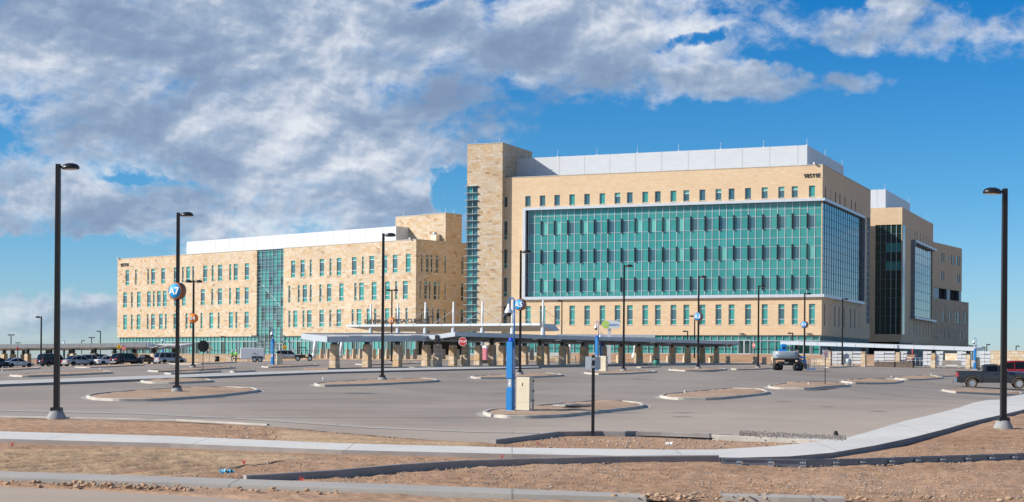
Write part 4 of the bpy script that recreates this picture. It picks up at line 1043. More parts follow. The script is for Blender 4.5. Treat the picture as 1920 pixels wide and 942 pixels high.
p = G(1567,823); r = empty('rubber_cone_base', (p.x,p.y,p.z+.1), .3, 'small black rubber lump standing on the gravel windrow', 'rubber base'); mb = MB(); mb.lathe([(0,0),(.10,0),(.09,.04),(.07,.07),(.06,.12),(.03,.15),(0,.15)],'rubber',12); mb.done('lump', r)
# hills on the right horizon
mb = MB(); n = 60; V = []
for i in range(n+1):
    x = 1250+ (i/n)*900; h = 4+ 34*math.exp(-((i/n-.30)/.12)**2) + 6*fbm(i*.3,0,.6)+ 14*math.exp(-((i/n-.75)/.2)**2)
    V.append([mb.bm.verts.new((x*1.0,4300+60*j,-40+EYE+h*(0 if j in (0,4) else .7+.3*math.sin(j)))) for j in range(5)])
for i in range(n):
    for j in range(4): mb.bm.faces.new((V[i][j],V[i+1][j],V[i+1][j+1],V[i][j+1])).material_index = mb.mi('plain_far')
o = mb.done('hills'); tag(o, kind='structure')
# terrace under the buildings
def slabpoly(name, pts, z0, z1, mat, smat=None):
    mb = MB(); n = len(pts)
    mb.poly([(p[0],p[1],z1) for p in pts], mat)
    for k in range(n): a = pts[k-1]; b = pts[k]; mb.poly([(a[0],a[1],z0),(b[0],b[1],z0),(b[0],b[1],z1),(a[0],a[1],z1)], smat or mat)
    o = mb.done(name); return tag(o, kind='structure')
wl0 = W(228,677.5,262); wl1 = W(1078,677.5,236)
cl = L.w(Lx0-6,-1); cr = L.w(30,60)
hl = H.w(2,-7); hr = H.w(2,-.2)
slabpoly('clinic_terrace', [(wl0.x,wl0.y+.35),(wl1.x,wl1.y+.35),H.w(Hx0+12,-7),H.w(Hx0+12,0),(20,300),(-20,380),(-80,380),L.w(Lx0+.2,2)], EYE-1.2, zg+.02, 'apron')
# dirt slope in front of the hospital
mb = MB(); V = []
for i in range(41):
    x = Hx0+12+(0-Hx0-12+14)*i/40; row = []
    for j in range(9):
        y = -12+12.6*j/8; X, Y = H.w(x,y); t = j/8; zz = g(X,Y)*(1-t)+(hg+.2)*t - .3*(j==0) + .12*fbm(X,Y,.3)*(0<j<8)
        row.append(mb.bm.verts.new((X,Y,zz)))
    V.append(row)
for i in range(40):
    for j in range(8): mb.bm.faces.new((V[i][j],V[i+1][j],V[i+1][j+1],V[i][j+1])).material_index = mb.mi('dirt')
o = mb.done('dirt_bank'); tag(o, kind='structure')
slabpoly('hospital_plinth', [H.w(Hx0+12.1,.2),H.w(-.1,.2),H.w(-.1,Hy1+30),H.w(Hx0+12.1,Hy1+30)], EYE-1.5, hg+.0, 'apron')
slabpoly('rear_yard', [H.w(0,1),H.w(45,-5),H.w(60,80),H.w(0,110)], EYE-1.5, EYE+.45, 'apron')
pv = gp([(1215,676),(1462,672.5),(1462,682.5),(1215,685)]); o = drape('entrance_paving', [(p_.x,p_.y) for p_ in pv], .12, 'apron', (6,3), .2); tag(o, kind='structure')
def stonewall(name, a, b, h, th, label, z0=None, mat='stone_small', cat='stone wall', cap=True):
    d = Vector((b[0]-a[0], b[1]-a[1])); r = empty(name, (a[0],a[1],0), math.atan2(d.y,d.x), label, cat); n = max(2,int(d.length/4)); mb = MB()
    for k in range(n):
        x0 = d.length*k/n; x1 = d.length*(k+1)/n
        q0 = [a[i]+d[i]*k/n for i in (0,1)]; q1 = [a[i]+d[i]*(k+1)/n for i in (0,1)]
        t0 = h if z0 is None else z0
        zt0 = h; b0 = g(*q0)-.3; b1 = g(*q1)-.3
        mb.hexa([(x0,0,b0),(x1,0,b1),(x1,th,b1),(x0,th,b0),(x0,0,h),(x1,0,h),(x1,th,h),(x0,th,h)], mat)
    mb.done('stonework', r, merge=True)
    if cap: mb = MB(); mb.box(-.03,d.length+.03,-.04,th+.04,h+.003,h+.09,'kerb'); mb.done('coping', r)
    return r
stonewall('retaining_wall', wl0.xy, wl1.xy, zg+.1, .4, 'long low sandstone retaining wall in front of the clinic behind the carports')
a = G(1857,694); b = W(1990, 690, a.y-6); a_ = W(1857,690,190); b_ = W(2040,690,184)
stonewall('boundary_wall', a_.xy, b_.xy, W(1900,658.5,188).z, .5, 'tall sandstone boundary wall behind the pickup truck at the right edge')
a_ = W(1772,680,236); b_ = W(1797,680,234); stonewall('yard_wall', a_.xy, b_.xy, W(1785,664,235).z, .4, 'short sandstone yard wall between two white louvred screens at the right')
a_ = W(1640,690,207); b_ = W(1711,690,203); stonewall('low_shaded_wall', a_.xy, b_.xy, W(1680,678.5,205).z, .35, 'low stone wall with painted shade under the right canopy between two stone piers', cat='low wall', mat='shadedstone', cap=False)
a_ = W(1520,690,222); b_ = W(1600,690,219); stonewall('low_tan_wall', a_.xy, b_.xy, W(1560,674,220).z, .35, 'low tan stone wall behind the boom lift basket', cat='low wall')
# ------------------------------------------------------------------ lamp posts
def lamp(px, pyb, pyt, heads, label, base=True, sign=None, scol='signblue', signy=0, Y=None, k=1.0, group='black parking lot lamp posts', hw=None):
    """heads: list of (+1 right / -1 left)"""
    if Y is None: p = G(px, pyb)
    else: p = W(px, pyb, Y)
    sc = F/p.y; h = (pyb-pyt)/sc; s = h/9.1 if not hw else hw
    r = empty('lamp_post', p, 0, label, 'lamp post', group)
    w = .085*k
    mb = MB(); 
    if base: mb.bar((0,0,.30),(0,0,h),w*1.5,'blacksteel',4,w*1.25)
    else: mb.bar((0,0,0),(0,0,h),w*1.5,'blacksteel',4,w*1.25)
    mb.done('pole', r)
    if base:
        mb = MB(); mb.lathe([(0,-.3),(.36,-.3),(.35,.0),(.32,.08),(.23,.26),(.22,.28),(0,.28)],'basec',16); mb.done('concrete_footing', r)
        mb = MB(); mb.box(-.19,.19,-.19,.19,.281,.40,'blacksteel',taper=.02)
        mb.done('base_cover', r)
    for hd in heads:
        sg = hd; x0 = w*.9
        mb = MB(); mb.bar((0,0,h-.12),(sg*.26,0,h-.09),.045,'blacksteel',6)
        tm = Matrix.Translation((sg*.44,0,h-.13)) @ Matrix.Rotation(sg*-.03,4,'Y') @ Matrix.Diagonal((.84,.84,1.25,1))
        mb.lathe([(0,.13),(.14,.125),(.27,.09),(.335,.03),(.345,-.01),(.32,-.04),(.29,-.045)],'black',20,tm,sx=1.12,sy=.95)
        hd_ = mb.done('lamp_head', r)
        mb = MB(); mb.lathe([(.29,-.042),(.24,-.055),(0,-.06)],'lens',20,tm,sx=1.12,sy=.95); mb.done('lens', hd_)
    if sign:
        zc = (pyb-signy)/sc; rr = {'signblue':.36,'signorange':.32}[scol]
        if scol == 'signblue': nrm = Vector((-.42,-.9,0)).normalized()
        else: nrm = Vector((-.15,-.98,0)).normalized()
        tm = face_tm((0,0,zc), nrm); dth = .42 if scol == 'signblue' else .42
        mb = MB(); mb.lathe([(0,-.16),(rr+.05,-.16),(rr+.07,-.13),(rr+.07,dth-.19),(rr+.035,dth-.16),(rr+.0,dth-.165),(0,dth-.165)],'copper' if scol == 'signblue' else scol,32,tm)
        sd = mb.done('sign_drum', r)
        mb = MB(); mb.lathe([(rr*.985,dth-.16),(rr*.98,dth-.15),(0,dth-.15)],scol,32,tm); mb.done('sign_face', sd)
        mb = MB(); glyphs(mb, sign, .50*(rr/.36), tm @ Matrix.Translation((0,.0,dth-.138)), 'whitep', .016, .006); mb.done('sign_text', sd)
    return r
lamp(106,785,308,[1],'tall black lamp post standing alone at the left edge of the foreground dirt',k=1.05)
lamp(332,738,399,[1],'black lamp post carrying the blue A7 disc sign',sign='A7',signy=546)
lamp(717,716,438,[1],'tall black lamp post without a disc left of centre, in front of the covered walkway')
lamp(975,705.5,470,[1],'black lamp post carrying the blue A5 disc sign',sign='A5',signy=571.5)
lamp(1169,698,497,[1],'black lamp post without a disc between the A5 and A3 posts')
lamp(1309,693.5,517.5,[1],'black lamp post carrying the blue A3 disc sign',sign='A3',signy=594)
lamp(1421.5,692,535.5,[1],'black lamp post without a disc between the A3 and A1 posts')
lamp(1508,691,549.5,[1],'black lamp post carrying the blue A1 disc sign behind the boom lift',sign='A1',signy=609)
lamp(1579,688,560,[1],'black lamp post right of the small red and white sign, at the hospital corner')
lamp(1881,804,354,[-1],'tall black lamp post at the right edge with its head turned left',k=1.05)
lamp(362,692,526,[-1,1],'twin-headed lamp post carrying the orange B4 disc sign',sign='B4',scol='signorange',signy=597)
lamp(734,682,543,[-1,1],'twin-headed lamp post carrying the orange B2 disc sign',sign='B2',scol='signorange',signy=601.5)
lamp(412.5,675,577.5,[-1],'slim black lamp post in front of the clinic, left of the white trailer',base=True)
lamp(421.5,672,630.5,[-1],'short black lamp post on the clinic forecourt left of the trailer',base=False,hw=.6,Y=262)
def small(px, pyt, heads, label, Y, pyb=690): lamp(px,pyb,pyt,heads,label,base=False,Y=Y,group='distant lamp posts beyond the carports')
small(77,593.5,[-1],'lamp post rising behind the left carport between the white coupe and the near post',196,676)
small(20.5,627.5,[-1,1],'distant twin-headed lamp post at the far left edge behind the carport',330,678)
small(33.5,642.5,[-1,1],'small distant twin-headed lamp post low over the left carport roof',420,676)
small(188,620.5,[-1],'distant single lamp post behind the left carport near the clinic corner',300,676)
small(171.5,632.5,[-1,1],'distant twin lamp post behind the left carport, near the clinic corner',360,676)
small(153,638.5,[1],'distant lamp post peeping low over the carport roof above the silver sedan',400,676)
lamp(1053,668,563,[-1],'black lamp post against the tan hospital wall, foot behind the walkway',base=False,Y=225,hw=.8)
lamp(803.5,668,593,[1],'short lamp post beside the entrance canopy above the stop sign',base=False,Y=232)
lamp(1302,672,592,[-1],'lamp post just left of the A3 post, seen behind the walkway',base=False,Y=222)
lamp(1289,668,620.5,[-1],'short black lamp post close to the hospital glazing',base=False,Y=232)
lamp(1486,668,624,[-1],'short lamp post by the hospital glazing above the boom lift',base=False,Y=232)
small(1850,645.5,[1],'distant lamp post above the right yard, its head turned right',330,676)
small(1846.5,650.5,[-1],'distant lamp post above the right yard, its head turned left',345,676)
small(1905,648.5,[1],'distant lamp post peeping over the boundary wall at the right edge',330,676)
small(1823,648.5,[-1],'distant lamp post just right of the shade sail',350,676)

# ------------------------------------------------------------------ emergency phone towers and cabinets
def phone_tower(px, pyb, pyt, pya, label, sc_=None, Y=None):
    p = G(px,pyb) if Y is None else W(px,pyb,Y); sc = F/p.y; h = (pyb-pyt)/sc; ha = (pyb-pya)/sc; rz = -.62
    r = empty('emergency_tower', p, rz, label, 'emergency phone', 'blue emergency phone towers')
    w = .115; d = .115; zl = h*.36; zu = h*.49
    mb = MB(); mb.box(-.42,.42,-.3,.3,.0,.13+.0,'basec',taper=.02); mb.done('footing', r)
    mb = MB(); mb.box(-w-.02,w+.02,-d,d,.13,zl-.06,'blue'); mb.hexa([(-w-.02,-d,zl-.06),(w+.02,-d,zl-.06),(w+.02,d,zl-.06),(-w-.02,d,zl-.06),(-w,-d+.05,zl),(w,-d+.05,zl),(w,d,zl),(-w,d,zl)],'blue')
    mb.box(-w,w,-d+.06,d,zl,zu,'blue'); mb.box(-w-.02,w+.02,-d,d,zu+.0,h,'blue'); mb.done('body', r)
    mb = MB(); mb.box(-w+.03,w-.03,-d+.045,-d+.058,zl+.02,zu-.02,'greyal'); mb.box(-.03,.05,-d+.03,-d+.043,zl+.12,zl+.2,'whitep'); mb.box(-.09,-.05,-d+.03,-d+.043,zl+.2,zl+.24,'red'); mb.done('call_panel', r)
    mb = MB(); mb.lathe([(.09,0),(.1,.03),(.09,.12),(.05,.16),(0,.17)],'bluelamp',14,Matrix.Translation((0,0,h))); mb.done('beacon', r)
    R_ = Matrix.Rotation(math.pi/2,4,'Y')
    mb = MB(); me = textmesh('EMERGENCY',.17,.004,.0)
    # lettering reads up the right flank
    tm = Matrix(((0,0,1,w+.025),(0,1,0,0),(-1,0,0,h-.85),(0,0,0,1))) @ Matrix.Rotation(0,4,'Z')
    mb.addmesh(me, Matrix(((0,0,1,w+.024),(0,1,0,-.0),(-1,0,0,h-.8),(0,0,0,1))), 'whitep'); mb.done('lettering', r)
    # camera arm: a hook at the top
    mb = MB(); pts = [(.16,.0,h-.2),(.16,.0,ha-.14)]
    for k in range(1,9): t = math.pi*k/8; pts.append((.16-.14*(1-math.cos(t)),0,ha-.14+.14*math.sin(t)))
    pts.append((.16-.28,0,ha-.3)); mb.tube(pts,.03,'blue',8); mb.done('camera_arm', r)
    mb = MB(); T = Matrix.Translation((-.12,0,ha-.3)); mb.lathe([(0,.08),(.04,.06),(.06,-.02),(.13,-.16),(.165,-.26),(.16,-.3)],'whitep',16,T); mb.lathe([(.135,-.30),(.125,-.36),(.07,-.43),(0,-.45)],'black',16,T); mb.done('dome_camera', r)
    return r
phone_tower(957,775.5,641,559,'nearest blue emergency phone tower with white dome camera, right of the A5 post foot')
phone_tower(1119,697,633,603,'blue emergency phone tower beside the second cream cabinet, left of the unsigned post')
phone_tower(511,686.5,639,617,'blue emergency phone tower in front of the clinic, right of the white trailer')
phone_tower(1827.5,694,657,634,'blue emergency phone tower at the right end of the white-edged canopy')
phone_tower(120,682,656,638,'small blue emergency phone tower under the left carport above the silver sedan',Y=255)
phone_tower(305.5,676,646,633,'small blue emergency phone tower above the silver minivan',Y=250)
phone_tower(1126.5,690,646,624,'partly hidden blue emergency phone tower behind the walkway, beside another one',Y=185)
def cabinet(x0, x1, pyb, pyt, label, rz=-.45):
    p = G((x0+x1)/2, pyb); sc = F/p.y; h = (pyb-pyt)/sc; w = (x1-x0)/sc
    r = empty('utility_cabinet', p, rz, label, 'utility cabinet', 'cream utility cabinets'); a = w*.38; d = w*.30
    mb = MB(); mb.box(-a-.2,a+.2,-d-.1,d+.1,-.0,.12,'basec'); mb.done('plinth', r)
    mb = MB(); lo = .12; mid = h*.29
    mb.box(-a,a,-d,d,mid,h-.05,'cream'); mb.box(-a-.015,a+.015,-d-.015,d+.015,h-.048,h,'cream',taper=.02)
    mb.box(-a,a,-d,-d+.04,lo,mid-.003,'cream'); mb.box(-a,-a+.04,-d+.043,d,lo,mid-.003,'cream'); mb.box(a-.05,a,-d+.043,-d+.1,lo,mid-.003,'cream'); mb.box(a-.05,a,d-.06,d,lo,mid-.003,'cream'); mb.box(a-.3,a-.06,-.1,.12,lo,mid-.1,'cream',taper=.06)
    mb.done('housing', r)
    mb = MB(); mb.box(-a*.25,-a*.1,-d-.03,-d-.002,h-.32,h-.2,'cream'); mb.done('handle', r)
    mb = MB()
    for zz in (.35,.62,.9): mb.box(a+.002,a+.04,-.05+d*.7,.02+d*.7,h*zz-.03,h*zz+.03,'black')
    mb.done('hinges', r); return r
cabinet(967,1002,774,708,'cream utility cabinet beside the nearest blue phone tower')
cabinet(1122.5,1140,698.5,668,'cream utility cabinet beside the phone tower left of the unsigned post')
cabinet(517,530,686.5,663,'cream utility cabinet right of the phone tower in front of the clinic')
# right cream bollard by the far tower
p = G(1833,694); r = empty('cream_post', p, 0, 'cream round post beside the far right phone tower', 'bollard'); mb = MB(); mb.lathe([(0,0),(.28,0),(.28,1.45),(.2,1.55),(0,1.56)],'cream',16); mb.done('shaft', r)

# ------------------------------------------------------------------ signs
def octo(r): return [(r*math.cos(math.pi/8+k*math.pi/4), r*math.sin(math.pi/8+k*math.pi/4)) for k in range(8)]
def plate(mb, shape, tm, th, mat, back=None):
    n = len(shape); A = [mb.bm.verts.new(tm @ Vector((x,y,th))) for x,y in shape]; Bv = [mb.bm.verts.new(tm @ Vector((x,y,0))) for x,y in shape]
    mb.bm.faces.new(A).material_index = mb.mi(mat); mb.bm.faces.new(Bv[::-1]).material_index = mb.mi(back or mat)
    for k in range(n): mb.bm.faces.new((A[k],Bv[k],Bv[(k+1)%n],A[(k+1)%n])).material_index = mb.mi(back or mat)
def sign(px, pyb, pyc, rad, label, shape='oct', face='red', text=None, nrm=(-.2,-1,0), flip=False, Y=None, back='greyal', cat='road sign', tsize=1.0, top=None, nm='road_sign', pw=.03, polemat='blacksteel'):
    p = G(px,pyb) if Y is None else W(px,pyb,Y); sc = F/p.y; zc = (pyb-pyc)/sc; R_ = rad/sc; r = empty(nm, p, 0, label, cat)
    mb = MB(); mb.bar((0,0,-.1),(0,0,zc+R_*(.95 if top is None else top)),pw,polemat,4); mb.done('post', r)
    n = Vector(nrm).normalized()
    if flip: n = -n
    tm = face_tm(Vector((0,0,zc))+n*.045, n)
    sh = {'oct':octo(R_*1.04),'circ':[(R_*math.cos(k*math.pi/12),R_*math.sin(k*math.pi/12)) for k in range(24)],'dia':[(R_,0),(0,R_),(-R_,0),(0,-R_)],'rect':[(-R_*.78,-R_),(R_*.78,-R_),(R_*.78,R_),(-R_*.78,R_)],'sq':[(-R_,-R_),(R_,-R_),(R_,R_),(-R_,R_)]}[shape]
    mb = MB(); plate(mb, [(x*1.0,y*1.0) for x,y in sh], tm, .006, 'whitep' if shape == 'oct' else face, back)
    if shape == 'oct': plate(mb, octo(R_*.96), tm @ Matrix.Translation((0,0,.008)), .003, face)
    pl_ = mb.done('plate', r)
    if text:
        lines_ = text.split('\n')
        for i, l in enumerate(lines_):
            mb = MB(); t, s, c = l.split('|') if '|' in l else (l, .62, 'whitep')
            mb.addmesh(textmesh(t, float(s)*R_*tsize, .002, .02), tm @ Matrix.Translation((0,(len(lines_)-1-2*i)*.5*float(s)*R_*tsize*1.15,.016)), c); mb.done('lettering', pl_)
    return r, tm, R_
sign(867.5,692,641,8.2,'red STOP sign on a thin post in front of the covered walkway',text='STOP',tsize=1.15,nrm=(-.25,-1,0))
sign(380.5,698,649.5,11,'dark octagonal sign seen from behind on a black post left of centre of the clinic',flip=True,nrm=(0,-1,0),back='blacksteel')
sign(392.5,676,654,5.5,'small tan octagonal sign seen from behind in front of the clinic glazing',flip=True,nrm=(0,-1,0),back='cream',Y=235)
sign(232.5,676,653.5,4.5,'small red DO NOT ENTER sign above the black pickup truck',shape='circ',Y=195,text='DO NOT|0.4|whitep\nENTER|0.4|whitep')
sign(32.5,690,654,2.6,'tiny octagonal sign seen from behind under the left carport',Y=190,flip=True,back='red')
sign(1367,682,645.5,5.5,'red and white round sign half hidden by the end of the covered walkway roof',shape='circ',Y=225,nrm=(0,-1,0),text='DO NOT|0.4|whitep\nENTER|0.4|whitep')
sign(1413.7,682,648,5.0,'stop sign seen edge-on between the A3 and A1 lamp posts',Y=222,nrm=(-1,-.45,0),text='STOP',tsize=1.15)
for px_, pyc_, lb, Y_ in ((223,650.5,'yellow diamond pedestrian warning sign at the left carport end',200),(534,651.5,'yellow diamond pedestrian warning sign behind the utility buggy',240),(1314,653,'yellow diamond sign behind the walkway near the A3 post',222)):
    r, tm, R_ = sign(px_,676,pyc_,5.2 if Y_<210 else 5,lb,shape='dia',face='yellow',Y=Y_,nrm=(0,-1,0))
    mb = MB()   # walking figure pictogram
    for q in ([(-.04,.1),(.08,.1),(.1,-.12),(-.08,-.12)],[(-.08,-.12),(0,-.12),(-.1,-.42),(-.18,-.4)],[(.0,-.12),(.1,-.12),(.2,-.4),(.12,-.42)],[(-.03,.16),(.06,.16),(.06,.28),(-.03,.28)]): plate(mb,[(x*R_*1.5,y*R_*1.5) for x,y in q],tm@Matrix.Translation((0,0,.01)),.004,'black')
    mb.done('pictogram', r)
sign(550,672,658,2.6,'small white and red sign between silver car and utility buggy',shape='rect',face='whitep',Y=236,text='NO|0.8|red',nrm=(0,-1,0))
r, tm, R_ = sign(1547,724.5,663.5,7.2,'small red and white parking notice on a thin black pole',shape='rect',face='whitep',nrm=(.05,-1,0),text='P NO|0.42|red\nPARKING|0.33|red\nANY|0.36|red\nTIME|0.36|red',cat='parking sign',nm='parking_sign')
# big foreground pole with sign facing away
p = G(1111.5,817); sc = F/p.y; r = empty('parking_sign', (p.x,p.y,p.z), 0, 'black pole close to the pavement carrying small grey signs seen from behind', 'parking sign')
hh = (817-666)/sc; mb = MB(); mb.box(-.05,.05,-.05,.05,-.1,hh,'black'); mb.done('post', r)
for s_, n_, q in ((0,(-.35,1,0),0),): pass
zz0 = (817-693)/sc; zz1 = (817-669)/sc
mb = MB(); mb.hexa([(-.25,.12,zz0),(-.06,.055,zz0),(-.06,.06,zz0),(-.25,.125,zz0),(-.25,.12,zz1),(-.06,.055,zz1),(-.06,.06,zz1),(-.25,.125,zz1)],'greyal'); mb.done('left_plate', r)
mb = MB(); mb.hexa([(.06,.055,zz0),(.24,.12,zz0),(.24,.125,zz0),(.06,.06,zz0),(.06,.055,zz1),(.24,.12,zz1),(.24,.125,zz1),(.06,.06,zz1)],'greyal'); mb.done('right_plate', r)
mb = MB(); mb.box(-.07,.07,-.07,-.052,(817-676)/sc,(817-671)/sc,'greyal'); mb.box(-.07,.07,-.07,-.052,(817-690)/sc,(817-686)/sc,'greyal'); mb.done('clamp', r)
# bus-stop pylon
YB = 205; p = W(1142,686,YB); p.z = g(p.x,p.y); sc = F/YB
r = empty('transit_pylon', p, 0, 'white bus stop pylon with a pill-shaped sign reading sunmetro', 'transit sign'); top = W(1142,600,YB).z-p.z
mb = MB(); mb.box(-.22,.22,-.06,.06,0,top,'whitep'); mb.done('column', r)
zc = W(1142,609,YB).z-p.z; a = 17.5/sc; b = 7.6/sc
sh = [(a-b+b*math.cos(t),b*math.sin(t)) for t in [math.pi*(k/10-.5) for k in range(11)]]+[(-a+b+b*math.cos(t),b*math.sin(t)) for t in [math.pi*(k/10+.5) for k in range(11)]]
tm = face_tm((0.2,-.08,zc),(-.05,-1,0)); mb = MB(); plate(mb,sh,tm,.14,'whitep'); pl_ = mb.done('sign_panel', r)
mb = MB(); plate(mb,[(-a+b*1.0+b*.92*math.cos(k*math.pi/12),b*.92*math.sin(k*math.pi/12)) for k in range(24)],tm@Matrix.Translation((0,0,.143)),.01,'lime'); mb.done('lime_disc', pl_)
mb = MB(); mb.addmesh(textmesh('sun',.48,.006,.0),tm@Matrix.Translation((-a+b*1.15,0,.16)),'whitep'); mb.addmesh(textmesh('metro',.48,.006,.0),tm@Matrix.Translation((.36,0,.16)),'signblue'); mb.done('lettering', pl_)

# ------------------------------------------------------------------ covered walkways (butterfly roofs on stone piers)
def pier(root, x, y, z0, z1, zroof, w=.74, d=.66, lean=0.08):
    mb = MB(); mb.hexa([(x-w/2,y-d/2,z0-.3),(x+w/2,y-d/2,z0-.3),(x+w/2,y+d/2,z0-.3),(x-w/2,y+d/2,z0-.3),(x-w/2+lean,y-d/2+lean*.6,z1),(x+w/2-lean*.3,y-d/2+lean*.6,z1),(x+w/2-lean*.3,y+d/2-lean*.6,z1),(x-w/2+lean,y+d/2-lean*.6,z1)],'stone_small')
    pr = mb.done('stone_pier', root)
    mb = MB(); mb.box(x-.22,x+.22,y-.17,y+.17,z1+.003,zroof,'blacksteel'); mb.box(x-.7,x+.7,y-.05,y+.05,z1+.22,z1+.30,'blacksteel'); mb.box(x-.3,x+.3,y-.25,y+.25,z1+.006,z1+.05,'galv'); mb.done('steel_post', pr)
def wing_roof(root, t0, t1, n0, n1, za, zb, fmat_long, fmat_end, nm, slats=True, th=.14, fh=.5, longside='n1', t0b=None):
    """deck between offsets n0 and n1 (heights za(t), zb(t) of its top), t along the run"""
    def P(t, n): u = (n-n0)/(n1-n0); return za(t)*(1-u)+zb(t)*u
    mb = MB(); y0 = n0+.12; y1 = n1-.12
    if slats:
        segs = int((t1-t0)/.45)
        for a, b in ((y0,y0+(y1-y0)*.3),(y0+(y1-y0)*.62,y1)):
            mb.hexa([(t0,a,P(t0,a)-th),(t1,a,P(t1,a)-th),(t1,b,P(t1,b)-th),(t0,b,P(t0,b)-th),(t0,a,P(t0,a)),(t1,a,P(t1,a)),(t1,b,P(t1,b)),(t0,b,P(t0,b))],'deck')
        a = y0+(y1-y0)*.3+.003; b = y0+(y1-y0)*.62-.003
        for k in range(segs):
            s0 = t0+(t1-t0)*k/segs; s1 = s0+(t1-t0)/segs*((.5 if (k%12) in (3,4,5,6,7,8,9) else .9))
            mb.hexa([(s0,a,P(s0,a)-th),(s1,a,P(s1,a)-th),(s1,b,P(s1,b)-th),(s0,b,P(s0,b)-th),(s0,a,P(s0,a)),(s1,a,P(s1,a)),(s1,b,P(s1,b)),(s0,b,P(s0,b))],'deck')
    else:
        mb.hexa([(t0,y0,P(t0,y0)-th),(t1,y0,P(t1,y0)-th),(t1,y1,P(t1,y1)-th),(t0,y1,P(t0,y1)-th),(t0,y0,P(t0,y0)),(t1,y0,P(t1,y0)),(t1,y1,P(t1,y1)),(t0,y1,P(t0,y1))],'deck')
    dk = mb.done(nm, root)
    def board(a, b, mat, w):   # fascia from (t,n) to (t,n)
        mb = MB(); d = Vector((b[0]-a[0],b[1]-a[1])); n = max(1,int(d.length/2.4)); nn = Vector((-d.y,d.x)).normalized()*w
        for k in range(n):
            p = (a[0]+d.x*k/n, a[1]+d.y*k/n); q = (a[0]+d.x*(k+.985)/n, a[1]+d.y*(k+.985)/n)
            zp = P(*p)+.03; zq = P(*q)+.03
            mb.hexa([(p[0],p[1],zp-fh),(q[0],q[1],zq-fh),(q[0]+nn.x,q[1]+nn.y,zq-fh),(p[0]+nn.x,p[1]+nn.y,zp-fh),(p[0],p[1],zp),(q[0],q[1],zq),(q[0]+nn.x,q[1]+nn.y,zq),(p[0]+nn.x,p[1]+nn.y,zp)],mat)
        mb.done('fascia', dk)
    board((t0,n1),(t1,n1),fmat_long if longside=='n1' else fmat_long,-.1); board((t0,n0),(t1,n0),fmat_long,.1)
    board((t0-.003,n0+.1),(t0-.003,n1-.1),fmat_end,.12); board((t1+.003,n0+.1),(t1+.003,n1-.1),fmat_end,-.12)
    mb = MB()
    for k in range(int((t1-t0)/2.75)+1):
        t = t0+.2+2.75*k; mb.hexa([(t,y0,P(t,y0)-.42),(t+.16,y0,P(t,y0)-.42),(t+.16,y1,P(t,y1)-.42),(t,y1,P(t,y1)-.42),(t,y0,P(t,y0)-th-.003),(t+.16,y0,P(t,y0)-th-.003),(t+.16,y1,P(t,y1)-th-.003),(t,y1,P(t,y1)-th-.003)],'galv')
    mb.done('rafters', dk); return dk
PB = G(627,692.5); PF = G(820,690)
pe = W(1343,682,222)
rdir = Vector((pe.x-PF.x, pe.y-PF.y)).normalized(); rz = math.atan2(rdir.y, rdir.x); nd = Vector((rdir.y,-rdir.x))   # nd: towards the near/right side = local -y
walkroot = empty('covered_walkway', (PB.x,PB.y,0), rz, 'long butterfly-roofed covered walkway on two rows of sandstone piers across the parking lot', 'covered walkway')
def tl(p): d = Vector((p.x-PB.x,p.y-PB.y)); return d.dot(rdir), -d.dot(nd)
tF, nF = tl(PF); tE, _ = tl(pe)
print('walkway', tF, nF, tE, rdir)
def ztop(px, py, t, n): X = PB.x+rdir.x*t-nd.x*n; Yv = PB.y+rdir.y*t-nd.y*n; return W(px,py,Yv).z
nV = nF/2
# locate roof ends by pixel columns at given n
def tat(px, py, n):
    a, _ = ray(px,py); return (a*(PB.y-nd.y*n)-(PB.x-nd.x*n))/(rdir.x-a*rdir.y)
tv0 = tat(617,637,nV); tb0 = tat(564.5,628,nV+2.9)
tv1 = tat(800,636,nV); tn1 = tat(858.7,627,nV-3.1)
zv0 = ztop(617,632.2,tv0,nV); zfar0 = ztop(564.5,626.8,tb0,nV+2.9); zv1 = ztop(800,630.4,tv1,nV); zn1 = ztop(858.7,623.2,tn1,nV-3.1)
te = tat(1387,641,nV-3.1); zne = ztop(1387,641.2,te,nV-3.1)
print('roof', tv0,tb0,tv1,tn1,te, [round(v-EYE,2) for v in (zv0,zfar0,zv1,zn1,zne)])
tR0 = tv0; tF0 = (tv1+tn1)/2
slope = (zne-zn1)/(te-tn1)
zv = lambda t: zv0+(zv1-zv0)*min(1,(t-tv0)/(tv1-tv0)) + slope*max(0,t-tv1)
zhi = lambda t: zn1+slope*(t-tn1)
zfar = lambda t: zv(t)+max(.3,zfar0-zv0)
wing_roof(walkroot, tR0, te-3, nV+.02, nV+2.9, zv, zfar, 'carport', 'silver', 'rear_roof', fh=.5)
wing_roof(walkroot, tF0, te, nV-3.1, nV-.02, zhi, lambda t: zv(t)+.003, 'carport', 'silver', 'front_roof', fh=.42)
SP = 5.35
for k in range(15):
    t = SP*k
    X = PB.x+rdir.x*t; Yv = PB.y+rdir.y*t; z0 = g(X,Yv)
    if k < 14: pier(walkroot, t, 0, z0, z0+2.15, zv(t)-.1+.1)
nfp = 15; 
for k in range(nfp):
    t = tF+(tE-tF)*k/(nfp-1); X = PB.x+rdir.x*t-nd.x*nF; Yv = PB.y+rdir.y*t-nd.y*nF; z0 = g(X,Yv)
    pier(walkroot, t, nF, z0, z0+2.2, zv(t)-.05+.15)
